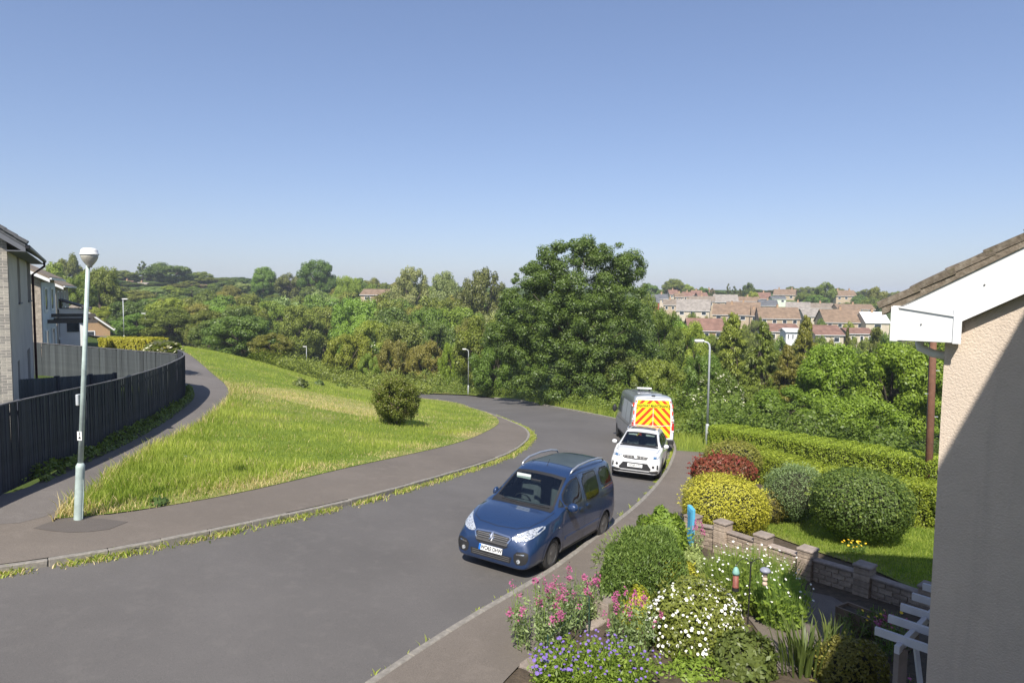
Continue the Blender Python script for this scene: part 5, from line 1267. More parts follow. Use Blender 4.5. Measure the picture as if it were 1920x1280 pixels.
# gables on the two villas, solar panels, bungalow dormer
# ------------------------------------------------------------------ vegetation
def unit(v): return v / (np.linalg.norm(v, axis=-1, keepdims=True) + 1e-9)
def rdir(n, rng): return unit(rng.normal(size=(n, 3)))
def leaf_quads(C, N, size, rng, aspect=0.55, fold=0.12, T=None):
    n = len(C); N = unit(N); A = rdir(n, rng) if T is None else T
    T = unit(A - N * (A * N).sum(1, keepdims=True)); B = np.cross(N, T)
    s = np.asarray(size).reshape(-1, 1) * np.ones((n, 1))
    p0 = C - T * s * .5; p2 = C + T * s * .5; p1 = C - B * s * aspect * .5 - N * s * fold - T * s * .05; p3 = C + B * s * aspect * .5 - N * s * fold - T * s * .05
    V = np.stack([p0, p1, p2, p3], 1).reshape(-1, 3); q = np.arange(n * 4, dtype=np.int32).reshape(n, 4)
    return V, q
def leafmesh(name, C, N, size, rng, mat, tint=None, aspect=.55, T=None, core=None, fold=.12):
    V, q = leaf_quads(C, N, size, rng, aspect, fold, T)
    t = rng.random(len(C)) if tint is None else tint
    return mesh_np(name, V, quads=q, mat=mat, tint=np.repeat(t, 4))
def in_clumps(clumps, n, rng, shell=.5, up=.35, rnd=.6, flat=.8):
    c = np.array([k[:3] for k in clumps]); r = np.array([k[3] for k in clumps]); w = r ** 2; idx = rng.choice(len(r), n, p=w / w.sum())
    d = rdir(n, rng); rad = (shell + (1 - shell) * rng.random(n)) ** .7
    off = d * (rad * r[idx])[:, None]; off[:, 2] *= flat
    C = c[idx] + off; N = d + np.array([0, 0, up]) + rdir(n, rng) * rnd
    # tint runs from darker low in a clump to lighter at its top
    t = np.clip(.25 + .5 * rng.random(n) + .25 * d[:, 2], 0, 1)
    return C, N, t, idx

# ---- leaf colours
ML = {
 'mid':   mat_leaf('leaf_mid', (0.071, 0.110, 0.015), (0.235, 0.297, 0.048)),
 'dark':  mat_leaf('leaf_dark', (0.055, 0.091, 0.018), (0.185, 0.248, 0.045), spec=.5, hue_var=.015),
 'light': mat_leaf('leaf_light', (0.121, 0.179, 0.021), (0.321, 0.400, 0.057)),
 'olive': mat_leaf('leaf_olive', (0.106, 0.121, 0.019), (0.292, 0.297, 0.059)),
 'brown': mat_leaf('leaf_bronze', (0.121, 0.107, 0.021), (0.292, 0.248, 0.061), hue_var=.015),
 'grey':  mat_leaf('leaf_grey', (0.136, 0.173, 0.052), (0.370, 0.413, 0.142)),
 'conif': mat_leaf('leaf_conifer', (0.051, 0.072, 0.017), (0.163, 0.179, 0.040), trans=.15),
 'cyp':   mat_leaf('leaf_cypress', (0.099, 0.135, 0.017), (0.271, 0.303, 0.048), trans=.2),
 'maple': mat_leaf('leaf_maple', (0.092, 0.145, 0.013), (0.263, 0.352, 0.038), hue_var=.012),
 'gold':  mat_leaf('leaf_gold', (0.28, 0.27, 0.022), (0.62, 0.575, 0.08), hue_var=.01, val_var=.1),
 'red':   mat_leaf('leaf_red', (0.10, 0.085, 0.025), (0.32, 0.060, 0.045), hue_var=.01, val_var=.1),
 'hedge': mat_leaf('leaf_hedge', (0.15, 0.215, 0.020), (0.42, 0.51, 0.06), hue_var=.012, val_var=.1),
 'lime':  mat_leaf('leaf_lime', (0.12, 0.19, 0.020), (0.28, 0.38, 0.06), hue_var=.01, val_var=.1),
 'box':   mat_leaf('leaf_glossy', (0.06, 0.098, 0.016), (0.22, 0.28, 0.055), spec=.45, rough=.5),
 'sage':  mat_leaf('leaf_sage', (0.122, 0.179, 0.065), (0.350, 0.439, 0.195), hue_var=.01, val_var=.1),
 'hebe':  mat_leaf('leaf_hebe', (0.072, 0.127, 0.023), (0.221, 0.312, 0.072), hue_var=.01, val_var=.1),
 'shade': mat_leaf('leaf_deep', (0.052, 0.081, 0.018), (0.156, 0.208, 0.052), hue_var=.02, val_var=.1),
 'grass': mat_leaf('blade_grass', (0.185, 0.265, 0.030), (0.56, 0.60, 0.14), trans=.5, hue_var=.0, val_var=.0, rough=.6, spec=.2),
 'straw': mat_leaf('blade_straw', (0.48, 0.38, 0.17), (0.74, 0.61, 0.34), trans=.35, hue_var=.0, val_var=.0, rough=.7, spec=.2),
}
M_BARK = mat_plain('bark', (0.085, 0.065, 0.048), 0.95, var=.35, scale=4, bump=.8, bscale=18, bdist=.03)
M_TWIG = mat_plain('twig_shade', (0.030, 0.030, 0.014), 0.95, var=.3)
M_PETALW = mat_plain('petal_white', (0.80, 0.78, 0.72), .7, var=.05)
M_CREAM = mat_plain('blossom_cream', (0.66, 0.64, 0.45), .8, var=.1)
M_PINK = mat_plain('petal_pink', (0.38, 0.085, 0.20), .7, var=.25, scale=20)
M_PURPLE = mat_plain('petal_purple', (0.17, 0.105, 0.36), .7, var=.25, scale=20)
M_YFLOW = mat_plain('petal_yellow', (0.75, 0.50, 0.02), .7, var=.1)

# ---- crown prototypes: about 1 unit in radius, base at z = 0
def broad_clumps(rng, n=70, h=1.75, low=.15, rmin=.17, rmax=.32, skirt=.9, rough=.22):
    out = []
    lob = rdir(7, rng); 
    for k in range(n):
        d = rdir(1, rng)[0]; d[2] = d[2] * .95 + .10; d = d / np.linalg.norm(d)
        bulge = 1 + rough * max(float((lob @ d).max()) - .6, -.3) * 1.6 - rough * .3
        r = rng.uniform(rmin, rmax); rad = (1 - r * .75) * bulge * (.62 + .38 * rng.random() ** .4)
        z = .5 * h + d[2] * rad * .5 * h * 1.0
        wid = 1.0 if z > h * .35 else skirt
        out.append((d[0] * rad * wid, d[1] * rad * wid, max(z, low), r))
    return out
def cone_clumps(rng, n=120, h=3.2, base=.0, p=1.0):
    out = []
    for k in range(n):
        t = rng.random() ** .8; z = base + t * h * .97; R_ = (1 - t) ** p * .92 + .06; a = rng.uniform(0, 6.283); rr = R_ * (.45 + .55 * rng.random() ** .5)
        out.append((math.cos(a) * rr, math.sin(a) * rr, z, .10 + .16 * (1 - t)))
    return out
def trunk_mesh(name, clumps, rng, h0, r0, nl=14, zb=-.4):
    mb = MB(); top = Vector((rng.uniform(-.06, .06), rng.uniform(-.06, .06), h0))
    mb.tube([(0, 0, zb), (top.x * .3, top.y * .3, h0 * .35), top], [r0 * 1.25, r0, r0 * .7], 9)
    idx = rng.choice(len(clumps), min(nl, len(clumps)), replace=False)
    for i in idx:
        c = Vector(clumps[i][:3]); st = Vector((0, 0, h0 * rng.uniform(.45, 1.0))); st.x = top.x * st.z / h0; st.y = top.y * st.z / h0
        mid = st.lerp(c, .5) + Vector((0, 0, .12)); mb.tube([st, mid, c], [r0 * .5, r0 * .3, r0 * .12], 6)
    return mb.mesh(name, M_BARK, smooth=True)
PROTO = {}
def add_proto(key, clumps, n, leaf, rng, h0=.8, r0=.07, **kw):
    asp = kw.pop('aspect', .6); hang = kw.pop('hang', 0.0)
    C, N, t, idx = in_clumps(clumps, n, rng, **kw); T = None
    if hang: T = rdir(n, rng) * .5 + np.array([0, 0, -hang]) + unit(C * [1, 1, 0]) * .6
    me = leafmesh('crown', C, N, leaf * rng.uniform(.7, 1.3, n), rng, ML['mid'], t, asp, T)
    PROTO[key] = (me, trunk_mesh('trunk', clumps, rng, h0, r0), float(C[:, 2].max()))
rg = np.random.default_rng(11)
for k in range(4): add_proto(f'broad{k}', broad_clumps(rg, 85, 1.8, rmin=.13, rmax=.28, rough=.3), 27000, .056, rg, shell=.35)
for k in range(3): add_proto(f'far{k}', broad_clumps(rg, 50, 1.55, low=.2, rough=.3), 10000, .085, rg, h0=.6, shell=.35)
for k in range(2): add_proto(f'shrub{k}', broad_clumps(rg, 70, 1.35, low=.06, rmin=.13, rmax=.26, rough=.3, skirt=1.05), 22000, .055, rg, h0=.5, r0=.04, shell=.3)
for k in range(2): add_proto(f'cone{k}', cone_clumps(rg, 150, 3.0), 18000, .09, rg, h0=2.4, r0=.06, shell=.3, aspect=.32, hang=.8)
add_proto('pine', cone_clumps(rg, 90, 2.2, p=.6), 8000, .10, rg, h0=1.6, r0=.06, shell=.3, aspect=.4)
def recolour(o, mat):
    o.material_slots[0].link = 'OBJECT'; o.material_slots[0].material = mat
def tree(px, top, wpx, D, proto, col, label, group=None, name='tree', base_py=None, cat='tree', depth=1.0, trunk=True, fill=1.0):
    x = W(px, top, D).x; zt = W(px, top, D).z; zg = gz(x, D) if base_py is None else W(px, base_py, D).z
    me, tr, hh = PROTO[proto]; r = wpx / 2 * D / FPX; h = zt - zg
    root = thing(name, label, cat, (x, D, zg), 0, group); root.rotation_euler = (0, 0, random.uniform(0, 6.28))
    sc = (r, r * depth, h * fill / hh)
    c = obj('crown', me, root); c.scale = sc; c.location = (0, 0, h * (1 - fill)); recolour(c, ML[col])
    if trunk: t = obj('trunk', tr, root); t.scale = (r, r, h * fill / hh); t.location = (0, 0, h * (1 - fill))
    if trunk and fill < .9:
        MB().tube([(0, 0, -.3), (0, 0, h * (1 - fill) + .2)], [r * .10, r * .08], 8).build('stem', M_BARK, root, smooth=True)
    return root

# ---- the large tree over the bend
def big_tree():
    D = 57.0; x = W(1080, 600, D).x; zg = gz(x, D); zt = W(1085, 445, D).z; rng = np.random.default_rng(5); H_ = zt - zg; Rr = 140 * D / FPX
    root = thing('tree', 'largest tree, dark and broad, standing over the road bend', 'tree', (x, D, zg))
    cl = []
    lob = [(-.55, .1, .42, .50), (.05, 0, .70, .52), (.62, .05, .66, .40), (-.35, -.2, .70, .42), (.45, -.25, .40, .50), (-.1, -.35, .40, .52), (-.72, -.1, .25, .38), (.85, -.2, .22, .40), (.15, .3, .5, .5), (-.30, .0, .86, .24), (.10, .05, .92, .20), (.38, .0, .87, .22), (.72, 0, .84, .20), (-.55, 0, .74, .24), (.3, -.4, .22, .42), (-.35, -.4, .2, .40), (-.88, .1, .40, .34), (-.80, .0, .58, .26), (0, -.5, .15, .45), (.7, -.4, .15, .4), (.1, -.45, .55, .4), (-.5, -.35, .5, .4), (.55, -.35, .6, .36)]
    for (a, b, c, r) in lob:
        m = int(34 * r / .4)
        for _ in range(m):
            d = rdir(1, rng)[0] * rng.uniform(.55, 1.0); cl.append(((a + d[0] * r) * Rr, (b + d[1] * r) * Rr, max(.6, (c + d[2] * r * .42) * H_), rng.uniform(.35, .95)))
    # stray sprigs against the sky
    for k in range(40):
        a = rng.uniform(-.85, .98); cl.append((a * Rr, rng.uniform(-.3, .3) * Rr, H_ * (.86 + .13 * rng.random() - .25 * abs(a - .1) ** 2.2), rng.uniform(.2, .45)))
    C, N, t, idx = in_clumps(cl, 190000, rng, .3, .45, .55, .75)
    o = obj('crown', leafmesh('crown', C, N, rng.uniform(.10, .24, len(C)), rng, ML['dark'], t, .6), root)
    mb = MB(); top = Vector((.2, 0, H_ * .35)); mb.tube([(0, 0, -.5), (.1, 0, H_ * .18), top], [.55, .42, .34], 12); 
    for i in rng.choice(len(cl), 40, replace=False):
        c = Vector(cl[i][:3]) * .9; st = Vector((.1, 0, H_ * rng.uniform(.15, .35))); mid = st.lerp(c, .5) + Vector((0, 0, .5)); mb.tube([st, mid, c], [.12, .06, .02], 6)
    mb.build('trunk', M_BARK, root, smooth=True)
big_tree()

# ---- named trees and bushes, from the skyline to the road
T_ = tree
T_(126, 472, 52, 240, 'far0', 'mid', 'tree on the skyline just left of the domed lamp head')
T_(98, 490, 70, 170, 'far1', 'light', 'bushy green tree rising behind the pale panelled house')
T_(188, 498, 78, 150, 'broad0', 'mid', 'rounded tree just right of the domed street lamp')
T_(150, 512, 70, 140, 'broad1', 'mid', 'tree behind the domed street lamp column')
T_(236, 506, 60, 310, 'far2', 'mid', 'low skyline tree left of the dark pointed one')
T_(267, 489, 30, 330, 'pine', 'conif', 'dark pointed tree on the left skyline')
T_(320, 491, 96, 300, 'far0', 'dark', 'wide dark green tree above the red hillside roofs')
T_(290, 503, 50, 330, 'far1', 'mid', 'small skyline tree between pointed tree and wide dark one')
T_(368, 512, 46, 320, 'far2', 'dark', 'small dark tree on the skyline right of the wide one')
T_(402, 520, 60, 320, 'far0', 'mid', 'low tree on skyline left of the yellowish one')
T_(432, 526, 24, 300, 'far1', 'lime', 'small yellowish tree on the left skyline')
T_(455, 523, 34, 330, 'far2', 'mid', 'small grey green tree right of the yellowish one')
T_(494, 499, 52, 260, 'broad2', 'light', 'bright green round topped tree on the skyline')
T_(546, 510, 64, 255, 'far0', 'conif', 'dark evergreen between the bright round tree and the large dome')
T_(596, 486, 82, 250, 'broad3', 'mid', 'large domed tree on the skyline left of centre')
T_(652, 516, 60, 220, 'broad0', 'light', 'fresh green tree sloping down right of the large dome')
T_(696, 531, 50, 240, 'far1', 'mid', 'small tree beside the brown roof on the hill')
T_(768, 498, 84, 185, 'broad1', 'grey', 'pale green willow like tree with a rounded top')
T_(832, 506, 70, 175, 'broad2', 'grey', 'silvery grey green tree right of the pale rounded one')
T_(908, 500, 110, 140, 'broad1', 'conif', 'dark brownish evergreen left of the largest tree')
T_(455, 590, 150, 92, 'broad3', 'dark', 'dark glossy round tree at the top of the grass')
T_(508, 622, 84, 78, 'shrub0', 'olive', 'small dark hawthorn with visible trunk at the grass edge', fill=.72)
T_(560, 570, 100, 128, 'broad1', 'mid', 'green tree behind the hawthorn with visible trunk')
T_(652, 622, 96, 86, 'shrub1', 'light', 'yellow green bush above the bramble bank', cat='bush', name='bush')
T_(692, 660, 44, 82, 'shrub0', 'lime', 'bright yellow green bush right of the larger yellow green one', cat='bush', name='bush')
T_(738, 634, 76, 86, 'shrub1', 'brown', 'bronze tinted bush between yellow green bush and brown dome', cat='bush', name='bush')
T_(798, 636, 96, 84, 'shrub0', 'brown', 'brown domed bush left of the bend street lamp', cat='bush', name='bush')
T_(846, 640, 50, 80, 'shrub1', 'maple', 'fresh green bush beside the bend street lamp', cat='bush', name='bush')
T_(905, 590, 120, 74, 'broad0', 'mid', 'green tree filling the left foot of the largest tree')
T_(930, 640, 100, 68, 'shrub1', 'mid', 'low leafy tree at the roadside left of the largest tree')
T_(1180, 560, 110, 66, 'broad2', 'dark', 'dark tree tucked behind the largest tree on its right')
T_(1185, 655, 120, 54, 'shrub0', 'dark', 'spreading low tree just above the van roof')
T_(1245, 575, 90, 70, 'broad3', 'mid', 'mid green tree above and right of the van')
T_(1235, 670, 100, 52, 'shrub1', 'mid', 'bushy tree immediately right of the van')
T_(1300, 600, 90, 80, 'broad1', 'light', 'light green tree left of the bent arm street lamp')
T_(1375, 585, 130, 60, 'cone0', 'cyp', 'tall drooping conifer right behind the bent arm street lamp')
T_(1432, 602, 130, 56, 'cone1', 'cyp', 'second drooping conifer, in the middle of the three')
T_(1512, 590, 100, 66, 'cone0', 'cyp', 'pointed green conifer in front of the terrace gap')
T_(1478, 645, 110, 54, 'cone1', 'olive', 'shorter conifer low between the two tallest ones')
T_(1590, 612, 34, 80, 'cone1', 'conif', 'thin dark conifer in front of the white bay window')
T_(1645, 612, 76, 70, 'pine', 'conif', 'dark evergreen beside the eaves of the roughcast house')
T_(1560, 640, 150, 50, 'broad2', 'maple', 'bright green maple left of two behind the hedges')
T_(1680, 640, 190, 44, 'broad0', 'maple', 'bright green maple beside the telegraph pole')
T_(1470, 720, 150, 46, 'shrub0', 'maple', 'low bright maple behind the middle of the back hedge')
T_(1610, 740, 170, 38, 'shrub1', 'maple', 'leafy maple branches directly behind the back hedge')
T_(1320, 660, 90, 56, 'shrub1', 'mid', 'green bush behind the elder blossom')

# ---- filler of the wood: the trees of the valley nothing tells apart
rf_ = np.random.default_rng(23)
rows = [(285, 518, 534, 130, 800, 40), (330, 508, 526, 150, 620, 40), (390, 536, 547, 1205, 1680, 26), (262, 536, 550, 140, 700, 44), (100, 590, 605, 380, 1010, 95), (118, 570, 590, 250, 1010, 95), (140, 556, 575, 190, 1000, 90), (165, 546, 562, 180, 960, 84), (200, 540, 556, 170, 960, 70), (240, 534, 552, 170, 960, 56)]
k = 0
for (D, t0, t1, x0, x1, wpx) in rows:
    x = x0 + rf_.uniform(0, 20)
    while x < x1:
        if not (D < 122 and 495 < x < 655):
            top = rf_.uniform(t0, t1) + (8 if 440 < x < 560 and D > 190 else 0)
            col = rf_.choice(['mid', 'mid', 'mid', 'dark', 'light', 'olive', 'olive', 'grey'], 1)[0]
            pr = f'broad{k % 4}' if D < 150 else f'far{k % 3}'
            cn = {'mid': 'mid green', 'dark': 'dark green', 'light': 'fresh green', 'olive': 'olive green', 'grey': 'grey green'}[str(col)]
            rn = {100: 'at the front of the valley wood', 118: 'just behind the front of the valley wood', 140: 'in the nearer middle of the valley wood', 165: 'in the further middle of the valley wood', 200: 'towards the back of the valley wood', 240: 'at the back of the valley wood', 390: 'on the skyline behind the hillside houses', 262: 'on the lower slope behind the valley wood', 285: 'on the slope behind the valley wood', 330: 'near the hilltop behind the valley wood'}[D]
            sd_ = 'left' if x < 420 else ('centre left' if x < 620 else ('centre' if x < 800 else 'right'))
            tree(x, top, wpx * rf_.uniform(.85, 1.3), D * rf_.uniform(.96, 1.04), pr, col, f'{cn} tree {rn}' + (f', {sd_} part' if D != 390 else (', left end' if x < 1350 else ', middle' if x < 1520 else ', right end')), 'trees of the valley wood' if D != 390 else 'skyline trees behind the houses')
            k += 1
        x += wpx * rf_.uniform(.5, .8)
TH = ['left of the bent arm lamp', 'below the left terraces', 'below the middle terrace', 'below the right terrace', 'behind the maples']
for (x, top, w, D, c) in ((1215, 545, 60, 120, 'mid'), (1270, 600, 80, 105, 'light'), (1330, 625, 80, 98, 'mid'), (1250, 640, 90, 84, 'mid'), (1400, 650, 90, 92, 'olive'), (1460, 655, 80, 96, 'mid'), (1540, 650, 80, 92, 'mid'), (1610, 650, 90, 86, 'dark'), (1690, 645, 80, 80, 'mid'), (1290, 690, 90, 62, 'mid'), (1380, 720, 100, 55, 'mid'), (1440, 700, 90, 60, 'olive'), (1540, 700, 110, 56, 'maple'), (1720, 700, 120, 52, 'maple')):
    tree(x, top, w, D, f'broad{int(x) % 4}', c, {'mid': 'mid green', 'light': 'fresh green', 'olive': 'olive green', 'dark': 'dark green', 'maple': 'bright green'}[c] + (' nearer' if D < 70 else ' further') + ' tree in the thicket ' + TH[0 if x < 1300 else 1 if x < 1420 else 2 if x < 1530 else 3 if x < 1640 else 4], 'trees of the thicket below the houses')

# ---- leaf masses that nobody could count
def undergrowth(name, label, line, w, h, n, leaf, col, seed, lift=0.0, wob=.4):
    rng = np.random.default_rng(seed); L = resample(line, 400); k = rng.integers(0, 399, n); f = rng.random(n)[:, None]; P = L[k] * (1 - f) + L[k + 1] * f
    T = L[np.minimum(k + 1, 399)] - L[k]; Nn = unit(np.stack([-T[:, 1], T[:, 0]], 1)); s = rng.uniform(-1, 1, n)
    ph = np.cumsum(rng.normal(size=400)) * .35; hh = h * (1 + wob * np.sin(ph[k] + 3 * s) + wob * .5 * np.sin(k * .31 + 5 * s))
    u = rng.random(n) ** .45; z = hh * np.sqrt(np.clip(1 - s ** 2, 0, 1)) * u
    xy = P + Nn * (s * w / 2)[:, None]; g = G(xy)
    C = np.concatenate([xy, (g + z + lift)[:, None]], 1); N = np.concatenate([Nn * s[:, None], np.full((n, 1), .8)], 1) + rdir(n, rng) * .7
    o = obj(name, leafmesh(name, C, N, leaf * rng.uniform(.6, 1.4, n), rng, ML[col], np.clip(rng.random(n) * .7 + .3 * u, 0, 1), .6)); tag(o, label, 'undergrowth', kind='stuff'); return o
kf = [p for p in kr if 34 < p[1] < 92]
undergrowth('roadside_undergrowth', 'low green undergrowth along the outer edge of the bend', offset(kf, -1.6), 2.6, .95, 26000, .13, 'mid', 3)
undergrowth('roadside_undergrowth', 'taller weeds behind the undergrowth at the bend', offset(kf, -3.8), 3.0, 1.7, 22000, .17, 'mid', 4)
undergrowth('bramble_bank', 'low bramble bank below the valley bushes', [(-4, 79), (-15, 84), (-26, 88), (-40, 98)], 9, 2.0, 26000, .19, 'mid', 6)
undergrowth('bramble_bank', 'bramble and nettles under the trees at the grass edge', [(-24, 66), (-22, 70), (-18, 74), (-10, 77)], 7, 1.5, 20000, .17, 'mid', 8)
undergrowth('thicket', 'dark nettles and saplings behind the back hedge', [(10.5, 36), (14, 32), (18, 27), (22, 21)], 6, 1.7, 22000, .15, 'mid', 9)
undergrowth('fence_weeds', 'thin green weeds along the foot of the dark fence', offset([p for p in fl_a if p[1] > 15], -.18), .42, .30, 5000, .10, 'mid', 10, LIFT)

def blossoms(name, parent, C, size, mat, rng, N=None):
    N = rdir(len(C), rng) * .5 + np.array([0, -.5, .8]) if N is None else N
    V, q = leaf_quads(C, N, size, rng, .95, .04)
    o = obj(name, mesh_np(name, V, quads=q, mat=mat), parent); o['kind'] = 'stuff'; return o
# elder in flower
def elder(px, top, bot, wpx, D, n, label, seed):
    r = tree(px, top, wpx, D, 'shrub0', 'mid', label, cat='bush', name='elder_bush', base_py=bot)
    rng = np.random.default_rng(seed); rr = wpx / 2 * D / FPX; h = (bot - top) * D / FPX
    d = rdir(n, rng); d[:, 1] = -np.abs(d[:, 1]); d[:, 2] = d[:, 2] * .9
    C = np.stack([d[:, 0] * rr * .98, d[:, 1] * rr * .98, h * .5 + d[:, 2] * h * .48], 1); rz = -r.rotation_euler.z
    c, s = math.cos(rz), math.sin(rz); C = np.stack([C[:, 0] * c - C[:, 1] * s, C[:, 0] * s + C[:, 1] * c, C[:, 2]], 1)
    blossoms('blossom', r, C, .20 * rng.uniform(.6, 1.3, n), M_CREAM, rng, rdir(n, rng) * .5 + np.array([0, -.4, .8]))
elder(1345, 690, 800, 100, 44, 260, 'elder bush covered in cream blossom behind the bent arm lamp', 1)
elder(1500, 770, 825, 60, 36, 70, 'small elder with few cream flowers behind the back hedge', 2)
elder(690, 640, 675, 40, 88, 40, 'white flowering bush among the valley bushes', 3)
# ---- trees among the hillside houses
T_(1222, 530, 34, 340, 'far0', 'mid', 'small skyline tree right beside the largest tree')
T_(1264, 522, 50, 350, 'far1', 'mid', 'broad skyline tree above the red roofs')
T_(1288, 532, 40, 350, 'far2', 'light', 'light skyline tree right of the broad one above red roofs')
T_(1320, 537, 24, 350, 'far0', 'mid', 'small tree above the hilltop row of red roofs')
T_(1336, 540, 16, 340, 'pine', 'conif', 'tiny dark tree at the right end of the red roofs')
T_(1366, 531, 16, 300, 'pine', 'conif', 'left of three dark firs behind the solar panels')
T_(1377, 536, 20, 300, 'pine', 'conif', 'middle of three dark firs behind the solar panels')
T_(1388, 541, 18, 300, 'pine', 'conif', 'right of three dark firs behind the solar panels')
T_(1404, 529, 26, 310, 'far1', 'dark', 'upright dark tree right of the three firs')
T_(1411, 545, 28, 290, 'far2', 'light', 'round light green tree in front of the pink roof')
T_(1516, 546, 46, 300, 'far0', 'mid', 'green tree right of the large stone house')
T_(1548, 528, 48, 300, 'far1', 'mid', 'tall round topped tree left of the twin gabled villa')
T_(1535, 552, 60, 290, 'far2', 'mid', 'wide low tree below the tall round topped one')
T_(1590, 566, 60, 285, 'far0', 'mid', 'low trees hiding the foot of the twin gabled villa')
T_(1612, 552, 40, 290, 'far1', 'dark', 'dark tree right of the twin gabled villa')
T_(1646, 536, 52, 290, 'far2', 'olive', 'round yellow green tree above the roughcast house eaves')
T_(1630, 556, 50, 280, 'far0', 'mid', 'low tree left of the round yellow green one')
T_(1240, 548, 24, 300, 'far1', 'mid', 'bush beside the small red fronted house')
T_(1257, 560, 14, 255, 'pine', 'mid', 'narrow green tree between small house and cream house')
for (x, top, w, D, c) in ((1300, 585, 40, 190, 'mid'), (1320, 590, 36, 185, 'olive'), (1355, 592, 26, 190, 'light'), (1415, 598, 30, 195, 'mid'), (1520, 605, 40, 190, 'mid'), (1590, 600, 30, 185, 'light'), (1570, 612, 40, 160, 'mid'), (1640, 612, 40, 165, 'mid'), (1270, 590, 50, 180, 'mid'), (1240, 580, 50, 190, 'mid'), (1210, 570, 40, 200, 'mid'), (1300, 618, 50, 128, 'mid'), (1335, 624, 46, 126, 'olive'), (1365, 612, 40, 128, 'mid'), (1400, 605, 44, 135, 'mid'), (1440, 622, 46, 124, 'olive'), (1462, 628, 40, 122, 'mid'), (1500, 634, 46, 120, 'mid'), (1540, 628, 50, 124, 'mid'), (1566, 632, 40, 124, 'olive'), (1600, 630, 46, 122, 'mid'), (1634, 628, 50, 120, 'mid'), (1660, 622, 40, 124, 'mid'), (1422, 592, 24, 200, 'mid'), (1540, 596, 24, 195, 'mid')):
    tree(x, top, w, D, f'far{int(x) % 3}', c, {'mid': 'mid green', 'light': 'fresh green', 'olive': 'olive green'}[c] + (' garden tree at the foot of the hillside bungalows' if D < 140 else ' garden tree among the hillside terraces') + (', left part' if x < 1380 else ', middle part' if x < 1520 else ', right part'), 'garden trees among the terraces')
elder(310, 636, 672, 72, 37, 150, 'white flowering shrub behind the fence corner', 8)

# trees further right, beyond the roughcast house
for (x, top, w, D, c) in ((1800, 640, 170, 60, 'maple'), (1900, 650, 160, 66, 'mid'), (2010, 660, 170, 70, 'mid'), (1760, 620, 120, 95, 'mid'), (1860, 610, 130, 110, 'olive'), (1960, 610, 140, 120, 'mid'), (2080, 620, 150, 110, 'mid'), (1740, 560, 60, 230, 'mid'), (1810, 560, 70, 240, 'mid'), (1880, 562, 70, 220, 'olive'), (1960, 565, 80, 220, 'mid'), (2050, 565, 80, 220, 'mid'), (1720, 545, 50, 330, 'mid'), (1790, 545, 60, 330, 'mid'), (1870, 547, 60, 330, 'mid'), (1960, 548, 60, 330, 'mid')):
    tree(x, top, w, D, f'broad{int(x) % 4}', c, 'tree of the slope hidden behind the roughcast house', 'trees behind the roughcast house')
# ------------------------------------------------------------------ grass
def blades(name, label, xy, h, mat, seed, wid=.012, lean=.35, lift=LIFT, tint=None, parent=None):
    rng = np.random.default_rng(seed); n = len(xy); g = G(xy) + lift
    a = rng.uniform(0, 6.283, n); d = np.stack([np.cos(a), np.sin(a)], 1); b = rng.uniform(0, 6.283, n)
    base = np.concatenate([xy, g[:, None] - .01], 1); hh = h * rng.uniform(.5, 1.25, n); ww = wid * (.6 + .8 * rng.random(n))
    side = np.stack([np.cos(b), np.sin(b), np.zeros(n)], 1) * (ww * .5)[:, None]
    mid = base + np.concatenate([d * (hh * lean * .3)[:, None], (hh * .6)[:, None]], 1); tip = base + np.concatenate([d * (hh * lean)[:, None], hh[:, None]], 1)
    V = np.stack([base - side, base + side, mid + side * .8, mid - side * .8, tip], 1).reshape(-1, 3)
    o = np.arange(n) * 5; q1 = np.stack([o, o + 1, o + 2, o + 3], 1); q2 = np.stack([o + 3, o + 2, o + 4, o + 4], 1)
    tri = np.concatenate([np.stack([o, o + 1, o + 2], 1), np.stack([o, o + 2, o + 3], 1), np.stack([o + 3, o + 2, o + 4], 1)])
    t = rng.random(n) if tint is None else np.clip(tint + rng.normal(0, .18, n), 0, 1)
    ob = obj(name, mesh_np(name, V, quads=tri, mat=mat, tint=np.repeat(t, 5)), parent)
    if label: tag(ob, label, 'grass', kind='stuff')
    return ob
def strip_points(A, B, n, rng, bias=1.5):
    a = resample(A, 600); b = resample(B, 600); m = int(n * 6)
    k = rng.integers(0, 599, m); f = rng.random(m)[:, None]; t = rng.random(m)[:, None]
    pa = a[k] * (1 - f) + a[k + 1] * f; pb = b[k] * (1 - f) + b[k + 1] * f; P = pa * (1 - t) + pb * t
    wd = np.linalg.norm(pa - pb, axis=1); D = np.hypot(P[:, 0], P[:, 1]); w = wd / np.maximum(D, 10) ** bias
    keep = rng.random(m) < w / w.max(); P = P[keep]; t = t[keep, 0]; wd = wd[keep]
    return P[:n], t[:n], wd[:n]
def vnoise(xy, s, seed):
    r = np.random.default_rng(seed); out = np.zeros(len(xy))
    for k in range(6):
        d = r.normal(size=2) / s * (1 + .7 * k); out += np.sin(xy @ d * 6.283 + r.uniform(0, 6.283)) / (1 + .5 * k)
    return out / 2.2
rg3 = np.random.default_rng(41)
P, t, wd = strip_points(vA, vB, 170000, rg3)
edge = np.minimum(t * wd, (1 - t) * wd); nz = vnoise(P, 6, 1); nz2 = vnoise(P, 1.3, 2)
hgt = .11 + .07 * np.clip(nz + .3, 0, 1) + .20 * np.clip(1 - (1 - t) * wd / 1.6, 0, 1) * (P[:, 1] < 36) + .05 * nz2
hgt += .12 * np.clip(1 - np.hypot(P[:, 0] + 7.5, P[:, 1] - 15.5) / 4.5, 0, 1); hgt *= np.where(t * wd < .5, .45 + .35 * np.clip(nz2 + .4, 0, 1), 1); hgt = np.clip(hgt, .04, .5)
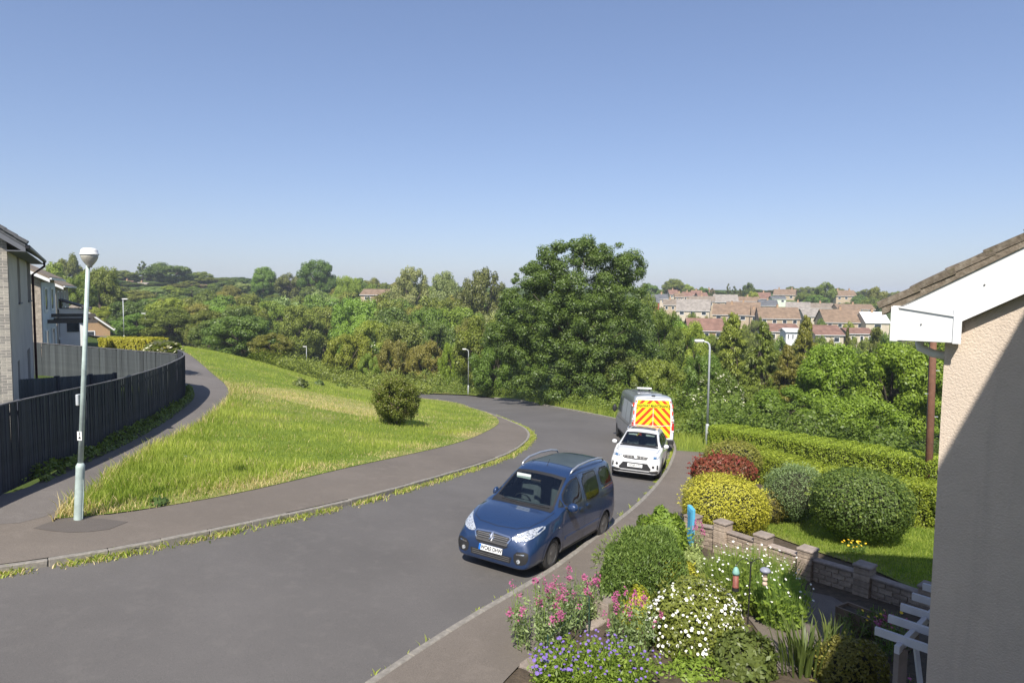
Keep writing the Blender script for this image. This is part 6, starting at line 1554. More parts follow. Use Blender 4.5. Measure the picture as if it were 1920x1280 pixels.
# a dry band across the middle and along the pavement edge
dA, dB = np.array(hit(480, 735, LIFT).xy), np.array(hit(690, 772, LIFT).xy); tt = np.clip(((P - dA) @ (dB - dA)) / ((dB - dA) @ (dB - dA)), 0, 1)[:, None]; dd = np.linalg.norm(P - (dA + (dB - dA) * tt), axis=1)
dry = (.75 + .35 * nz2) * np.exp(-(dd / 3.4) ** 2) + .0 * np.exp(-((P[:, 0] + 9.0 + (P[:, 1] - 45) * .25) / 6.0) ** 2 - ((P[:, 1] - 45) / 5.5) ** 2) * 1.2 + np.clip(1 - t * wd / 1.0, 0, 1) * (.95 + .4 * nz) + np.clip(1 - (1 - t) * wd / .35, 0, 1) * .6 + .35 * np.clip(nz2 - .2, 0, 1)
isdry = rg3.random(len(P)) < np.clip(dry, 0, .88)
blades('verge_grass', 'rough bright green grass covering the verge', P[~isdry], hgt[~isdry], ML['grass'], 1, .016, tint=.42 + .25 * nz[~isdry] + .15 * nz2[~isdry])
blades('dry_grass', 'straw coloured dry grass on the verge edges and middle', P[isdry], hgt[isdry] * .8, ML['straw'], 2, .016, .6)
P, t, wd = strip_points(kr_far[:60], smooth_line([(9.3, 29.2), (13, 33), (15, 39), (10, 50)]), 16000, rg3)
blades('roadside_grass', 'tall pale grass beside the van', P, np.full(len(P), .42), ML['grass'], 3, .016, tint=.55)
# weeds in the gutter of the left kerb
kln = [p for p in kl if 10 < p[1] < 44]; L = resample(offset(kln, -.06), 500)
w = np.clip(vnoise(L, 3.0, 5) * .6 + .5 + .9 * np.exp(-((L[:, 1] - 33) / 7) ** 2), 0.02, 2); k = rg3.choice(500, 18000, p=w / w.sum()); f = rg3.random(18000)[:, None]
P = L[np.minimum(k + 1, 499)] * f + L[k] * (1 - f) + rg3.normal(0, .085, (18000, 2))
hs_ = rg3.random(18000) < .4
blades('gutter_weeds', 'yellowing weeds growing along the left kerb', P[hs_], rg3.uniform(.03, .11, 18000)[hs_], ML['straw'], 4, .02, .9, .0); 
sel = rg3.random(18000) < .6
blades('gutter_weeds', 'green moss and weeds growing along the left kerb', P[sel] + .02, rg3.uniform(.03, .14, 18000)[sel], ML['grass'], 5, .022, .9, .0)
krn = [p for p in kr if 6 < p[1] < 31]; L = resample(offset(krn, .04), 500); w = np.clip(vnoise(L, 2.2, 8) - .35 + 1.3 * np.exp(-((L[:, 1] - 27) / 4) ** 2), 0.0, 2) + .004; k = rg3.choice(499, 3000, p=w[:499] / w[:499].sum())
P = L[k] + rg3.normal(0, .05, (3000, 2)); blades('gutter_weeds', 'sparse weeds growing along the right kerb', P, rg3.uniform(.03, .10, 3000), ML['grass'], 6, .02, .9, .0, tint=.7)
# tufts, docks and litter on the verge
def tuft(px, py, r, h, col, label, seed, n=260):
    c = hit(px, py, LIFT); rng = np.random.default_rng(seed); root = thing('weed', label, 'weed', c)
    a = rng.uniform(0, 6.283, n); rr = r * np.sqrt(rng.random(n)); C = np.stack([np.cos(a) * rr, np.sin(a) * rr, rng.random(n) * h * (1 - .5 * rr / r)], 1)
    obj('leaves', leafmesh('leaves', C, np.stack([np.cos(a), np.sin(a), np.full(n, .8)], 1) + rdir(n, rng) * .5, .13 * rng.uniform(.6, 1.5, n) * max(1, c.y / 25), rng, ML[col], None, .5), root)
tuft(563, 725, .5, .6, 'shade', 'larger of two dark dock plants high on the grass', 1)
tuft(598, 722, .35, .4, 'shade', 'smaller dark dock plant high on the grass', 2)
tuft(640, 727, .5, .5, 'mid', 'low weed near the far end of the grass', 3)
tuft(30, 905, .28, .3, 'light', 'broad leaved weed at the near foot of the dark fence', 4, 60)
tuft(295, 945, .22, .2, 'shade', 'small dark weed at the pavement edge near the domed lamp', 5, 60)
def bush_on_grass():
    b = hit(745, 797, LIFT); D = b.y; rng = np.random.default_rng(77); Rr = 52 * D / FPX; Hh = 98 * D / FPX
    root = thing('bush', 'rounded standalone bush in the middle of the grass verge', 'bush', b)
    cl = [(d[0] * Rr * .80 * (1.0 if d[2] > -.2 else .92), d[1] * Rr * .80, Hh * .5 + d[2] * Hh * .40, rng.uniform(.16, .34)) for d in rdir(190, rng) * rng.uniform(.75, 1.05, (190, 1))]
    C, N, t, i = in_clumps(cl, 26000, rng, .3, .3, .7, 1.0); obj('foliage', leafmesh('foliage', C, N, rng.uniform(.05, .10, len(C)), rng, ML['mid'], t, .6), root)
    m = rng.choice(len(C), 500); blossoms('buds', root, C[m] + rdir(500, rng) * .04, .05, mat_plain('bud_rust', (.30, .20, .13), .8), rng)
    mb = MB()
    for k in range(9): a = rng.uniform(0, 6.28); mb.tube([(0, 0, -.1), (math.cos(a) * .3, math.sin(a) * .3, Hh * .4), (math.cos(a) * Rr * .7, math.sin(a) * Rr * .7, Hh * .75)], [.05, .035, .015], 5)
    mb.build('stems', M_BARK, root)
bush_on_grass()
# yellow clipped hedge behind the fence
def box_hedge(name, label, line, w, h, n, leaf, col, seed, cat='hedge', tops=None, rough=.06, base=LIFT):
    """clipped hedge: a dark core with leaves over its whole skin"""
    rng = np.random.default_rng(seed); m = 160; L = resample(line, m); T = unit(np.gradient(L, axis=0)); Nn = np.stack([-T[:, 1], T[:, 0]], 1); g = G(L) + base
    Z = g + h if tops is None else np.interp(np.linspace(0, 1, m), np.linspace(0, 1, len(tops)), tops)
    root = thing(name, label, cat, (L[m // 2][0], L[m // 2][1], g[m // 2])); o0 = np.array(root.location)
    mb = MB(); s = .80
    for i in range(0, m - 1, 4):
        j = min(i + 4, m - 1)
        ring = lambda q: [Vector((*(L[q] + Nn[q] * w / 2 * s * sx), (g[q] if lo else Z[q] - .12))) - root.location for sx, lo in ((-1, 1), (1, 1), (1, 0), (-1, 0))]
        a, b_ = ring(i), ring(j); mb.add(a + b_, [(0, 1, 5, 4), (1, 2, 6, 5), (2, 3, 7, 6), (3, 0, 4, 7)] + ([(3, 2, 1, 0)] if i == 0 else []) + ([(4, 5, 6, 7)] if j == m - 1 else []))
    mb.build('branches', M_TWIG, root)
    hh = float(np.mean(Z - g)); per = 2 * hh + w; u = rng.uniform(0, per, n); k = rng.uniform(0, m - 1.01, n); ki = k.astype(int); f = (k - ki)[:, None]
    # the two ends get leaves as well
    P = L[ki] * (1 - f) + L[ki + 1] * f; nn = Nn[ki]; zg = g[ki]; zt = Z[ki] * (1 - f[:, 0]) + Z[ki + 1] * f[:, 0]
    side = np.where(u < hh, -1, np.where(u < hh + w, 0, 1)); v = np.where(u < hh, u / hh, np.where(u < hh + w, (u - hh) / w, (u - hh - w) / hh))
    r0 = .12
    sx = np.where(side == 0, v * 2 - 1, side); zz = np.where(side == 0, zt, zg + v * (zt - zg))
    # round the shoulders
    top_d = np.where(side == 0, np.clip((np.abs(sx) - .7) / .3, 0, 1) ** 2 * .10, 0); sxx = np.where(side != 0, sx * (1 - np.clip((v - .85) / .15, 0, 1) ** 2 * .12), sx)
    wob = rough * (np.sin(k * .9 + v * 7) + np.sin(k * .37 + 2 * side + v * 3))
    depth = rng.random(n) ** 2 * .14
    off = sxx * (w / 2 + np.where(side != 0, wob - depth, 0)); xy = P + nn * off[:, None]; z = zz - top_d + np.where(side == 0, wob - depth, 0)
    N = np.concatenate([nn * np.where(side == 0, sx * .25, side)[:, None], np.where(side == 0, 1.0, .25)[:, None]], 1)
    C = np.concatenate([xy, z[:, None]], 1)
    ne = n // 14
    for q, sg in ((0, -1), (m - 1, 1)):
        a = rng.uniform(-1, 1, ne); b2 = rng.random(ne); e = np.concatenate([L[q] + Nn[q] * (a * w / 2)[:, None] + T[q] * sg * rng.uniform(0, .05, (ne, 1)), (g[q] + b2 * (Z[q] - g[q]))[:, None]], 1)
        C = np.concatenate([C, e]); N = np.concatenate([N, np.tile(np.array([T[q][0] * sg, T[q][1] * sg, .2]), (ne, 1))])
    N = unit(N) + rdir(len(C), rng) * .65
    obj('foliage', leafmesh('foliage', C - o0, N, leaf * rng.uniform(.6, 1.4, len(C)), rng, ML[col], None, .55), root)
    return root
yh0, yh1 = W(203, 652, 50), W(300, 648, 47)
box_hedge('hedge', 'clipped yellow hedge beyond the back fence', [(yh0.x, yh0.y), (yh1.x, yh1.y)], 1.4, 1.1, 9000, .11, 'gold', 3, tops=[W(203, 633, 50).z, W(300, 634, 47).z])

# scraps of litter and a darker repair in the tarmac
def scrap(px, py, r, label, lift=LIFT):
    c = hit(px, py, lift); rng = random.Random(px); o = MB().add([(rng.uniform(-r, r), rng.uniform(-r, r), rng.uniform(.0, r)) for _ in range(7)], [(0, 1, 2), (2, 3, 4), (4, 5, 6), (0, 3, 6), (1, 4, 5), (0, 2, 5)]).build('litter', M_PLATE, loc=c + Vector((0, 0, .015))); tag(o, label, 'litter')
scrap(217, 1041, .035, 'small white scrap of litter in the left gutter', 0); scrap(349, 857, .07, 'white scrap of paper lying on the grass'); scrap(1239, 901, .06, 'white scrap at the kerb beside the white SUV', 0); scrap(386, 884, .05, 'pale scrap lying low on the grass bank')
M_PATCH = m_asphalt('asphalt_repair', (0.115, 0.10, 0.088), (0.14, 0.12, 0.105), 70.0)
# ------------------------------------------------------------------ the gardens on the right
def dome(name, label, px, top, bot, wpx, D, col, leaf, n, seed, cat='shrub', depth=.9, lumpy=.10, upleaf=0.0, aspect=.55, box_=2.0, fl=None, core=True):
    """a shrub with its own rounded, uneven outline: dark core, leafy skin"""
    x = W(px, top, D).x; zt = W(px, top, D).z; zb = W(px, bot, D).z; rx = wpx / 2 * D / FPX; ry = rx * depth; h = zt - zb; rng = np.random.default_rng(seed)
    gnd = gz(x, D) + LIFT - .03; zb = min(zb, zt - .2)
    root = thing(name, label, cat, (x, D, min(zb, max(gnd, zb - .3))))
    dz = zb - root.location.z
    d = rdir(n, rng); lob = rdir(16, rng); amp = rng.uniform(.4, 1, 16)
    e = np.abs(d) ** box_; k = 1 / (e.sum(1) ** (1 / box_)); bul = 1 + lumpy * ((np.clip(d @ lob.T - .7, 0, 1) / .3) * amp).sum(1) - lumpy * .5 + lumpy * .25 * np.sin(d[:, 0] * 9 + 3 * d[:, 2]) + rng.normal(0, .02, n)
    s = d * (k * bul * (1 - .16 * rng.random(n) ** 2))[:, None]
    C = np.stack([s[:, 0] * rx, s[:, 1] * ry, dz + h * .5 + s[:, 2] * h * .5], 1)
    N = unit(np.stack([d[:, 0] / rx, d[:, 1] / ry, d[:, 2] / h * 2], 1)) + rdir(n, rng) * .6; T = None
    if upleaf: T = np.stack([d[:, 0] * .5, d[:, 1] * .5, np.full(n, upleaf)], 1) + rdir(n, rng) * .45; N = rdir(n, rng) + unit(N) * .5
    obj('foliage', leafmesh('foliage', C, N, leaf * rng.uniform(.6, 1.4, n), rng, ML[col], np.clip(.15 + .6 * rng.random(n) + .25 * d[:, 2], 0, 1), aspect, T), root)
    if core:
        M = Matrix.Translation((0, 0, dz + h * .48)) @ Matrix.Diagonal((rx * .80, ry * .80, h * .40, 1))
        prof = [(math.sin(t), -math.cos(t)) for t in np.linspace(.05, math.pi - .05, 10)]; MB().lathe(prof, 18, M).build('branches', M_TWIG, root, smooth=True)
    m_ = max(40, n // 90); ds = rdir(m_ * 2, rng); ds = ds[ds[:, 2] > -.1][:m_]; es = np.abs(ds) ** box_; ks = 1 / (es.sum(1) ** (1 / box_)); Cs = np.concatenate([np.stack([ds[:, 0] * rx * ks, ds[:, 1] * ry * ks, dz + h * .5 + ds[:, 2] * ks * h * .5], 1) + ds * q_ for q_ in (.03, .07, .11)]) + rng.normal(0, .012, (3 * len(ds), 3))
    obj('shoots', leafmesh('shoots', Cs, rdir(len(Cs), rng), leaf * 1.1, rng, ML[col], np.full(len(Cs), .9), aspect, np.concatenate([ds] * 3) + rdir(len(Cs), rng) * .5), root)['kind'] = 'stuff'
    mb = MB()
    for k_ in range(4): a = k_ * 1.57 + .4; mb.tube([(.03 * math.cos(a), .03 * math.sin(a), -.1), (rx * .3 * math.cos(a), ry * .3 * math.sin(a), dz + h * .45)], [.03, .015], 5)
    mb.build('stems', M_BARK, root)
    if fl:
        m, size, mat, zmin = fl; dd = rdir(m * 3, rng); dd = dd[(dd[:, 2] > zmin) & (dd[:, 1] < .35)][:m]; e = np.abs(dd) ** box_; kk = 1 / (e.sum(1) ** (1 / box_))
        Cf = np.stack([dd[:, 0] * rx * kk, dd[:, 1] * ry * kk, dz + h * .5 + dd[:, 2] * kk * h * .5], 1) * 1.015 + rng.normal(0, .015, (len(dd), 3))
        flower_mesh('flowers', root, Cf, unit(dd + np.array([0, -.3, .5])), size, mat, rng)
    return root
def flower_mesh(name, parent, C, N, size, mat, rng, petals=5, centre=None):
    """small open flowers, each of separate petals round a centre"""
    n = len(C); N = unit(N + rdir(n, rng) * .35); A = rdir(n, rng); T = unit(A - N * (A * N).sum(1, keepdims=True)); B = np.cross(N, T); s = size * rng.uniform(.7, 1.2, (n, 1)); V = []; q = []
    for k in range(petals):
        a = 6.283 * k / petals; u = T * math.cos(a) + B * math.sin(a); v = -T * math.sin(a) + B * math.cos(a)
        V.append(np.stack([C, C + (u * .30 - v * .26) * s + N * s * .06, C + u * .5 * s + N * s * .05, C + (u * .30 + v * .26) * s + N * s * .06], 1))
    V = np.stack(V, 1).reshape(-1, 3); o = obj(name, mesh_np(name, V, quads=np.arange(len(V)).reshape(-1, 4), mat=mat), parent); o['kind'] = 'stuff'; return o

# hedges
hA, hB = W(1352, 830, 30.5), W(1790, 900, 20.8)
box_hedge('hedge', 'long clipped bright green hedge, the back one of two', [(hA.x, hA.y), (11.6, 26.0), (hB.x, hB.y)], 1.5, 1.5, 70000, .06, 'hedge', 5, rough=.035, tops=[W(1352, 796, 30.5).z, W(1560, 818, 26).z, W(1790, 862, 20.8).z])
hA, hB = W(1392, 850, 25.2), W(1790, 940, 17.4)
box_hedge('hedge', 'long clipped green hedge, the front one of two, behind the domed shrubs', [(hA.x, hA.y), (10.0, 21.5), (hB.x, hB.y)], 1.1, 1.3, 60000, .055, 'hedge', 6, rough=.03, tops=[W(1392, 832, 25.2).z, W(1590, 872, 21.5).z, W(1790, 912, 17.4).z])
# shrubs beyond the low wall
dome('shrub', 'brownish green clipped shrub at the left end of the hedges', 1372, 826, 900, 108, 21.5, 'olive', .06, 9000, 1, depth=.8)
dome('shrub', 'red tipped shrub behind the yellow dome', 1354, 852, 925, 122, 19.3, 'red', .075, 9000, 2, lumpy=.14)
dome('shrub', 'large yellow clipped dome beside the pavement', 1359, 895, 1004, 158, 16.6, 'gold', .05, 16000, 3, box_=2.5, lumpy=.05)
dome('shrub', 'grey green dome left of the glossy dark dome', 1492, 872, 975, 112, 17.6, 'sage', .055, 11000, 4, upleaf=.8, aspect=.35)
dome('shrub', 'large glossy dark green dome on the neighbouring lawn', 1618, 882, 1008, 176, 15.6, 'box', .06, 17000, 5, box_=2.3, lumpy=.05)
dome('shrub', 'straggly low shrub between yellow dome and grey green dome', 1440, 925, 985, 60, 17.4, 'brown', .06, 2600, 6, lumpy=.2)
# lawn
def patch(name, pts, lift, mat, kind='structure'):
    c = np.mean(np.array([tuple(p[:2]) for p in pts]), 0); out = smooth_line([tuple(p[:2]) for p in pts] + [tuple(pts[0][:2])], .3); 
    n = len(out); rings = 7; V = []; F = []
    for r_ in range(rings):
        f = 1 - r_ / (rings - 1)
        for p in out: q = c + (np.array(p) - c) * f; V.append((q[0], q[1], 0))
    z = G(np.array(V)[:, :2]) + lift; V = [(v[0], v[1], zz) for v, zz in zip(V, z)]
    for r_ in range(rings - 1):
        for i in range(n - 1): F.append((r_ * n + i, r_ * n + i + 1, (r_ + 1) * n + i + 1, (r_ + 1) * n + i))
    mb = MB(); mb.v = V; mb.f = F; o = mb.build(name, mat, smooth=True)
    if sum(p.normal.z for p in o.data.polygons) < 0: o.data.flip_normals()
    o['kind'] = kind; return o
lawn_pts = [hit(*p, LIFT) for p in ((1400, 985), (1470, 965), (1560, 962), (1680, 985), (1800, 1000), (1860, 1060), (1740, 1110), (1640, 1070), (1520, 1030))]
patch('lawn', lawn_pts, LIFT + .012, M_GRASSG)
rg4 = np.random.default_rng(9); lp = np.array([tuple(p[:2]) for p in lawn_pts]); mn, mx = lp.min(0), lp.max(0); P = rg4.uniform(mn, mx, (40000, 2)); P = P[inpoly(lp, P[:, 0], P[:, 1])][:22000]
blades('lawn_grass', 'long lawn grass of the neighbouring garden', P, np.full(len(P), .10), ML['grass'], 12, .012, .7, LIFT, tint=.25 + .2 * vnoise(P, 1.2, 4))
path_pts = [hit(*p, LIFT) for p in ((1330, 1090), (1395, 1060), (1500, 1105), (1560, 1118), (1600, 1150), (1560, 1230), (1440, 1260), (1420, 1180))]
patch('garden_path', path_pts, LIFT + .004, M_GRAVEL)

# low wall of rough blocks with piers
def m_block(name, c):
    n = NT(name); oi = n.n('ShaderNodeObjectInfo'); f = n.noise(9, 6, .7); g = n.noise(40, 3, .6)
    col = n.ramp(f, [(.3, mul(c, .75)), (.7, mul(c, 1.25))]); hs = n.n('ShaderNodeHueSaturation'); n.l(col, hs.inputs['Color']); n.l(n.math('ADD', n.math('MULTIPLY', oi.outputs['Random'], .4), .8), hs.inputs['Value'])
    n.set(hs.outputs['Color'], .95, 0, .15); n.bump(g, .7, .012); return n.m
M_BLOCK = m_block('split_block', (.33, .265, .205)); M_COPING = m_block('coping_stone', (.27, .225, .19))
def block_mesh(L, w, h, seed):
    rng = random.Random(seed); mb = MB().box(-L / 2, L / 2, -w / 2, w / 2, 0, h); me = mb.mesh('block', M_BLOCK, bevel=.008)
    bm = bmesh.new(); bm.from_mesh(me); bmesh.ops.subdivide_edges(bm, edges=[e for e in bm.edges if e.calc_length() > .06], cuts=1)
    for v in bm.verts:
        if abs(v.co.y) > w / 2 - .012: v.co.y += math.copysign(rng.uniform(-.012, .012), v.co.y)
    bm.to_mesh(me); bm.free(); return me
BL = [block_mesh(.24, .13, .092, k) for k in range(4)]; BH = [block_mesh(.115, .13, .092, 9 + k) for k in range(3)]
PB = [block_mesh(.29, .29, .125, 20 + k) for k in range(3)]
def garden_wall():
    tops = [(1300, 965, 15.2), (1356, 976, 14.5), (1432, 1000, 13.75), (1515, 1026, 13.0), (1622, 1056, 12.15), (1745, 1096, 11.3)]
    piers = [W(px, py, D) for px, py, D in tops]
    root = thing('garden_wall', 'low wall of rough tan blocks with square piers across the garden', 'wall', (piers[2].x, piers[2].y, gz(piers[2].x, piers[2].y)))
    def put(me, p, rz, name): o = bpy.data.objects.new(name, me); link(o, root); o.location = Vector(p) - root.location; o.rotation_euler = (random.uniform(-.01, .01), random.uniform(-.01, .01), rz + random.uniform(-.012, .012)); return o
    cap = MB().box(-.165, .165, -.165, .165, 0, .055).mesh('pier_cap', M_COPING, bevel=.015)
    for i, p in enumerate(piers):
        g = gz(p.x, p.y) + LIFT - .06; d = (piers[min(i + 1, 5)] - piers[max(i - 1, 0)]); rz = math.atan2(d.y, d.x); n = max(5, int((p.z - .055 - g) / .13)); hh = (p.z - .055 - g) / n
        for k in range(n): o = put(PB[k % 3], (p.x, p.y, g + k * hh), rz, 'pier_block'); o.scale = (1, 1, (hh - .008) / .125)
        put(cap, (p.x, p.y, p.z - .055), rz, 'pier_cap')
    for i in range(5):
        a, b = piers[i], piers[i + 1]; d = (b - a); ln_ = d.xy.length; u = Vector((d.x, d.y, 0)).normalized(); rz = math.atan2(d.y, d.x); s0, s1 = .15, ln_ - .15
        drop = .17; zt = lambda s: a.z + (b.z - a.z) * s / ln_ - drop
        for r_ in range(9):
            s = s0; first = True
            while s < s1 - .03:
                half = (first and r_ % 2); L_ = min(.125 if half else .25, s1 - s); me = random.choice(BH if L_ < .16 else BL); c = s + L_ / 2; pos = a + u * c
                z = zt(c) - .055 - (r_ + 1) * .1; 
                if z > gz(pos.x, pos.y) - .12:
                    o = put(me, (pos.x, pos.y, z), rz, 'block'); o.scale = ((L_ - .01) / (.115 if L_ < .16 else .24), 1, 1); o.rotation_euler.y = -math.atan2(b.z - a.z, ln_)
                s += L_; first = False
        mid = a + u * (ln_ / 2); mb = MB(); mb.beam(Vector((0, 0, 0)) + (u * -(ln_ / 2 - .14)) + Vector((0, 0, (a.z - b.z) / 2 * .8)), (u * (ln_ / 2 - .14)) - Vector((0, 0, (a.z - b.z) / 2 * .8)), .19, .05)
        o = mb.build('coping', M_COPING, root, bevel=.012); o.location = Vector((mid.x, mid.y, zt(ln_ / 2) - .03)) - root.location
        # the mortar core behind the blocks
        mc = MB(); g0, g1 = gz(a.x, a.y), gz(b.x, b.y)
        e1, e2 = a + u * s0, a + u * s1; sd = Vector((-u.y, u.x, 0)) * .045
        mc.add([Vector((q.x, q.y, z)) + sd * k_ - root.location for q, z in ((e1, g0), (e2, g1), (e2, zt(s1) - .06), (e1, zt(s0) - .06)) for k_ in (-1, 1)], [(0, 2, 4, 6), (1, 7, 5, 3), (0, 1, 3, 2), (2, 3, 5, 4), (4, 5, 7, 6), (6, 7, 1, 0)]); mc.build('mortar_core', M_MORTAR, root)
garden_wall()
# blue gate at the pavement end
gp = W(1298, 1000, 14.6); gtop = W(1298, 954, 14.6).z
gr = thing('garden_gate', 'bright blue wooden gate beside the first wall pier', 'gate', (gp.x, gp.y, gz(gp.x, gp.y) + LIFT)); M_BLUEW = mat_plain('blue_gate_paint', (.10, .42, .62), .6, var=.12)
hg = gtop - gr.location.z
for k in range(6):
    dx = .018 * k; dy = .12 * k; MB().box(-.035, .035, -.045, .045, .05, hg - .02 * k, Matrix.Translation((dx, dy, 0)) @ Matrix.Rotation(.4, 4, 'Z')).build('slat', M_BLUEW, gr, bevel=.006)
for z in (.2, hg - .25): MB().beam((.0, 0, z), (.09, .62, z), .03, .08).build('rail', M_BLUEW, gr)

# near beds
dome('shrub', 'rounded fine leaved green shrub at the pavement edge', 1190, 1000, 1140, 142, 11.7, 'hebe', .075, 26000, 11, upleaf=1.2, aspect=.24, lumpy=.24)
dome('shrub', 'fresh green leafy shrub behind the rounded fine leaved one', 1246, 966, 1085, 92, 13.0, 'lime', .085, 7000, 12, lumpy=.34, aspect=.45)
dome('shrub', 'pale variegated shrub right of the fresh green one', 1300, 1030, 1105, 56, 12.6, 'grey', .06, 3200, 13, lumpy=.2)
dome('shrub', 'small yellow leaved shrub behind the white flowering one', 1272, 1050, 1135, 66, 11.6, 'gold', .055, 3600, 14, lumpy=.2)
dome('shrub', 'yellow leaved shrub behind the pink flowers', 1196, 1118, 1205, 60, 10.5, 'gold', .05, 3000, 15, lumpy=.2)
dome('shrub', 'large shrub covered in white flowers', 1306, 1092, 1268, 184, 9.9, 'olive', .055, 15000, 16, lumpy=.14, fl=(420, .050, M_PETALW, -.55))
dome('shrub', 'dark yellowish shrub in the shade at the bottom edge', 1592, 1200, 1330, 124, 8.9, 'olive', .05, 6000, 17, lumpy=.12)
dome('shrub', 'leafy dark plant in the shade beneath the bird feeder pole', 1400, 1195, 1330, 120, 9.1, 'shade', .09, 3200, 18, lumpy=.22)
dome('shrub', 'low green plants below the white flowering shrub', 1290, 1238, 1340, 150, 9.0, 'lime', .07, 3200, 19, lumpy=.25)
def stems_plant(name, label, px, py, D, rx, ry, h, n, col, flower, fsize, nf, seed, leafn=0, leaf=.05, cat='flowers', spike=0.0, lean=.25):
    """many upright stems with leaves, flower heads at their tips"""
    c = W(px, py, D); c.z = gz(c.x, c.y) + LIFT; rng = np.random.default_rng(seed); root = thing(name, label, cat, c)
    a = rng.uniform(0, 6.283, n); r = np.sqrt(rng.random(n)); base = np.stack([np.cos(a) * r * rx * .7, np.sin(a) * r * ry * .7, np.zeros(n)], 1); hh = h * rng.uniform(.65, 1.1, n) * (1 - .25 * r ** 2)
    tip = base + np.stack([np.cos(a) * r * rx * .35 + rng.normal(0, lean * .2, n), np.sin(a) * r * ry * .35 + rng.normal(0, lean * .2, n), hh], 1)
    w = np.stack([rng.uniform(-1, 1, n), rng.uniform(-.3, .3, n), np.zeros(n)], 1) * .006
    V = np.stack([base - w, base + w, tip + w * .6, tip - w * .6], 1).reshape(-1, 3); obj('stems', mesh_np('stems', V, quads=np.arange(n * 4).reshape(-1, 4), mat=ML['hebe'], tint=np.full(n * 4, .8)), root)
    if leafn:
        i = rng.integers(0, n, leafn); f = rng.random(leafn)[:, None] ** .8 * .85; C = base[i] * (1 - f) + tip[i] * f + rdir(leafn, rng) * .05
        obj('foliage', leafmesh('foliage', C, rdir(leafn, rng) + np.array([0, -.3, .7]), leaf * rng.uniform(.6, 1.4, leafn), rng, ML[col], None, .4), root)
    if nf:
        i = rng.integers(0, n, min(nf, n)) if nf < n else np.arange(n)
        if spike:
            m = 16; C = (tip[i][:, None] + np.concatenate([rng.normal(0, spike * .30, (len(i), m, 2)), rng.normal(-spike * .3, spike * .55, (len(i), m, 1))], 2)).reshape(-1, 3)
            flower_mesh('flower_heads', root, C, rdir(len(C), rng) + np.array([0, -.4, .4]), fsize, flower, rng, 4)
        else: flower_mesh('flowers', root, tip[i], np.tile(np.array([0, -.35, .8]), (len(i), 1)), fsize, flower, rng, 6)
    return root
S_ = stems_plant
S_('valerian', 'tall pink valerian leaning over the pavement, furthest left', 1010, 1265, 9.6, .50, .5, 1.0, 60, 'sage', M_PINK, .030, 30, 1, 1000, .07, spike=.07)
S_('valerian', 'pink valerian spikes beside the low stone pier', 1068, 1215, 10.2, .34, .4, .92, 44, 'sage', M_PINK, .030, 18, 2, 700, .07, spike=.07)
S_('valerian', 'small pink valerian in front of the fine leaved shrub', 1108, 1150, 10.7, .22, .25, .75, 36, 'sage', M_PINK, .034, 12, 3, 500, .06, spike=.06)
S_('valerian', 'pink valerian between purple geranium and white flowering shrub', 1180, 1275, 9.5, .36, .45, .90, 60, 'sage', M_PINK, .030, 30, 4, 1000, .065, spike=.06)
S_('geranium', 'purple flowering geranium at the bottom edge', 1118, 1310, 8.5, .80, .55, .62, 240, 'lime', M_PURPLE, .036, 200, 5, 6500, .060)
S_('geranium', 'low purple flowers at the left foot of the bed', 1040, 1330, 8.6, .35, .35, .45, 80, 'lime', M_PURPLE, .050, 60, 6, 1500, .06)
S_('oxeye_daisies', 'tall grass with white daisies before the low wall', 1405, 1130, 11.5, .85, .80, .95, 1600, 'lime', M_PETALW, .042, 110, 7, 3500, .10)
S_('oxeye_daisies', 'second patch of daisies and grass right of the bird feeder', 1462, 1165, 10.7, .45, .5, .85, 800, 'lime', M_PETALW, .040, 26, 8, 1500, .10)
S_('yellow_flowers', 'small group of orange yellow flowers under the glossy dome', 1602, 1013, 14.6, .25, .2, .32, 40, 'hebe', M_YFLOW, .055, 26, 9, 160, .06)
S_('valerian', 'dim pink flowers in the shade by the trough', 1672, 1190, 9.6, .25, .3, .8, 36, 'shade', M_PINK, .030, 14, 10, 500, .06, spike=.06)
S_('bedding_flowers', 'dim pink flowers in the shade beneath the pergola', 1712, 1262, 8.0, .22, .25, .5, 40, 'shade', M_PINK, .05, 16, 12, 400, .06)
S_('valerian', 'pink valerian by the blue gate', 1306, 1005, 14.4, .14, .16, .75, 18, 'sage', M_PINK, .032, 9, 13, 120, .05, spike=.06)
# sword leaved plant in the shade
def swords(px, py, D, n, h, label, seed):
    c = W(px, py, D); c.z = gz(c.x, c.y) + LIFT; rng = np.random.default_rng(seed); root = thing('crocosmia', label, 'plant', c)
    mb = MB(); V = []; q = []
    for k in range(n):
        a = rng.uniform(0, 6.283); r = rng.uniform(0, .4); b = np.array([math.cos(a) * r, math.sin(a) * r * .7, 0]); d = np.array([math.cos(a), math.sin(a), 0]); L = h * rng.uniform(.6, 1.15); s = np.array([-d[1], d[0], 0]) * rng.uniform(.010, .018); le = rng.uniform(.15, .5)
        p = [b, b + d * L * le * .25 + [0, 0, L * .45], b + d * L * le * .65 + [0, 0, L * .82], b + d * L * le + [0, 0, L * .95]]; i0 = len(V)
        for pp, w in zip(p, (1, 1.1, .8, .1)): V += [pp - s * w, pp + s * w]
        q += [(i0 + 2 * j, i0 + 2 * j + 1, i0 + 2 * j + 3, i0 + 2 * j + 2) for j in range(3)]
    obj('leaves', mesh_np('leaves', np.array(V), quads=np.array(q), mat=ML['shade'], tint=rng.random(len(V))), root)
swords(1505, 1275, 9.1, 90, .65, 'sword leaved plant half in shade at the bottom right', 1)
swords(1560, 1250, 9.4, 60, .6, 'shorter sword leaved plant beside the trough', 2)
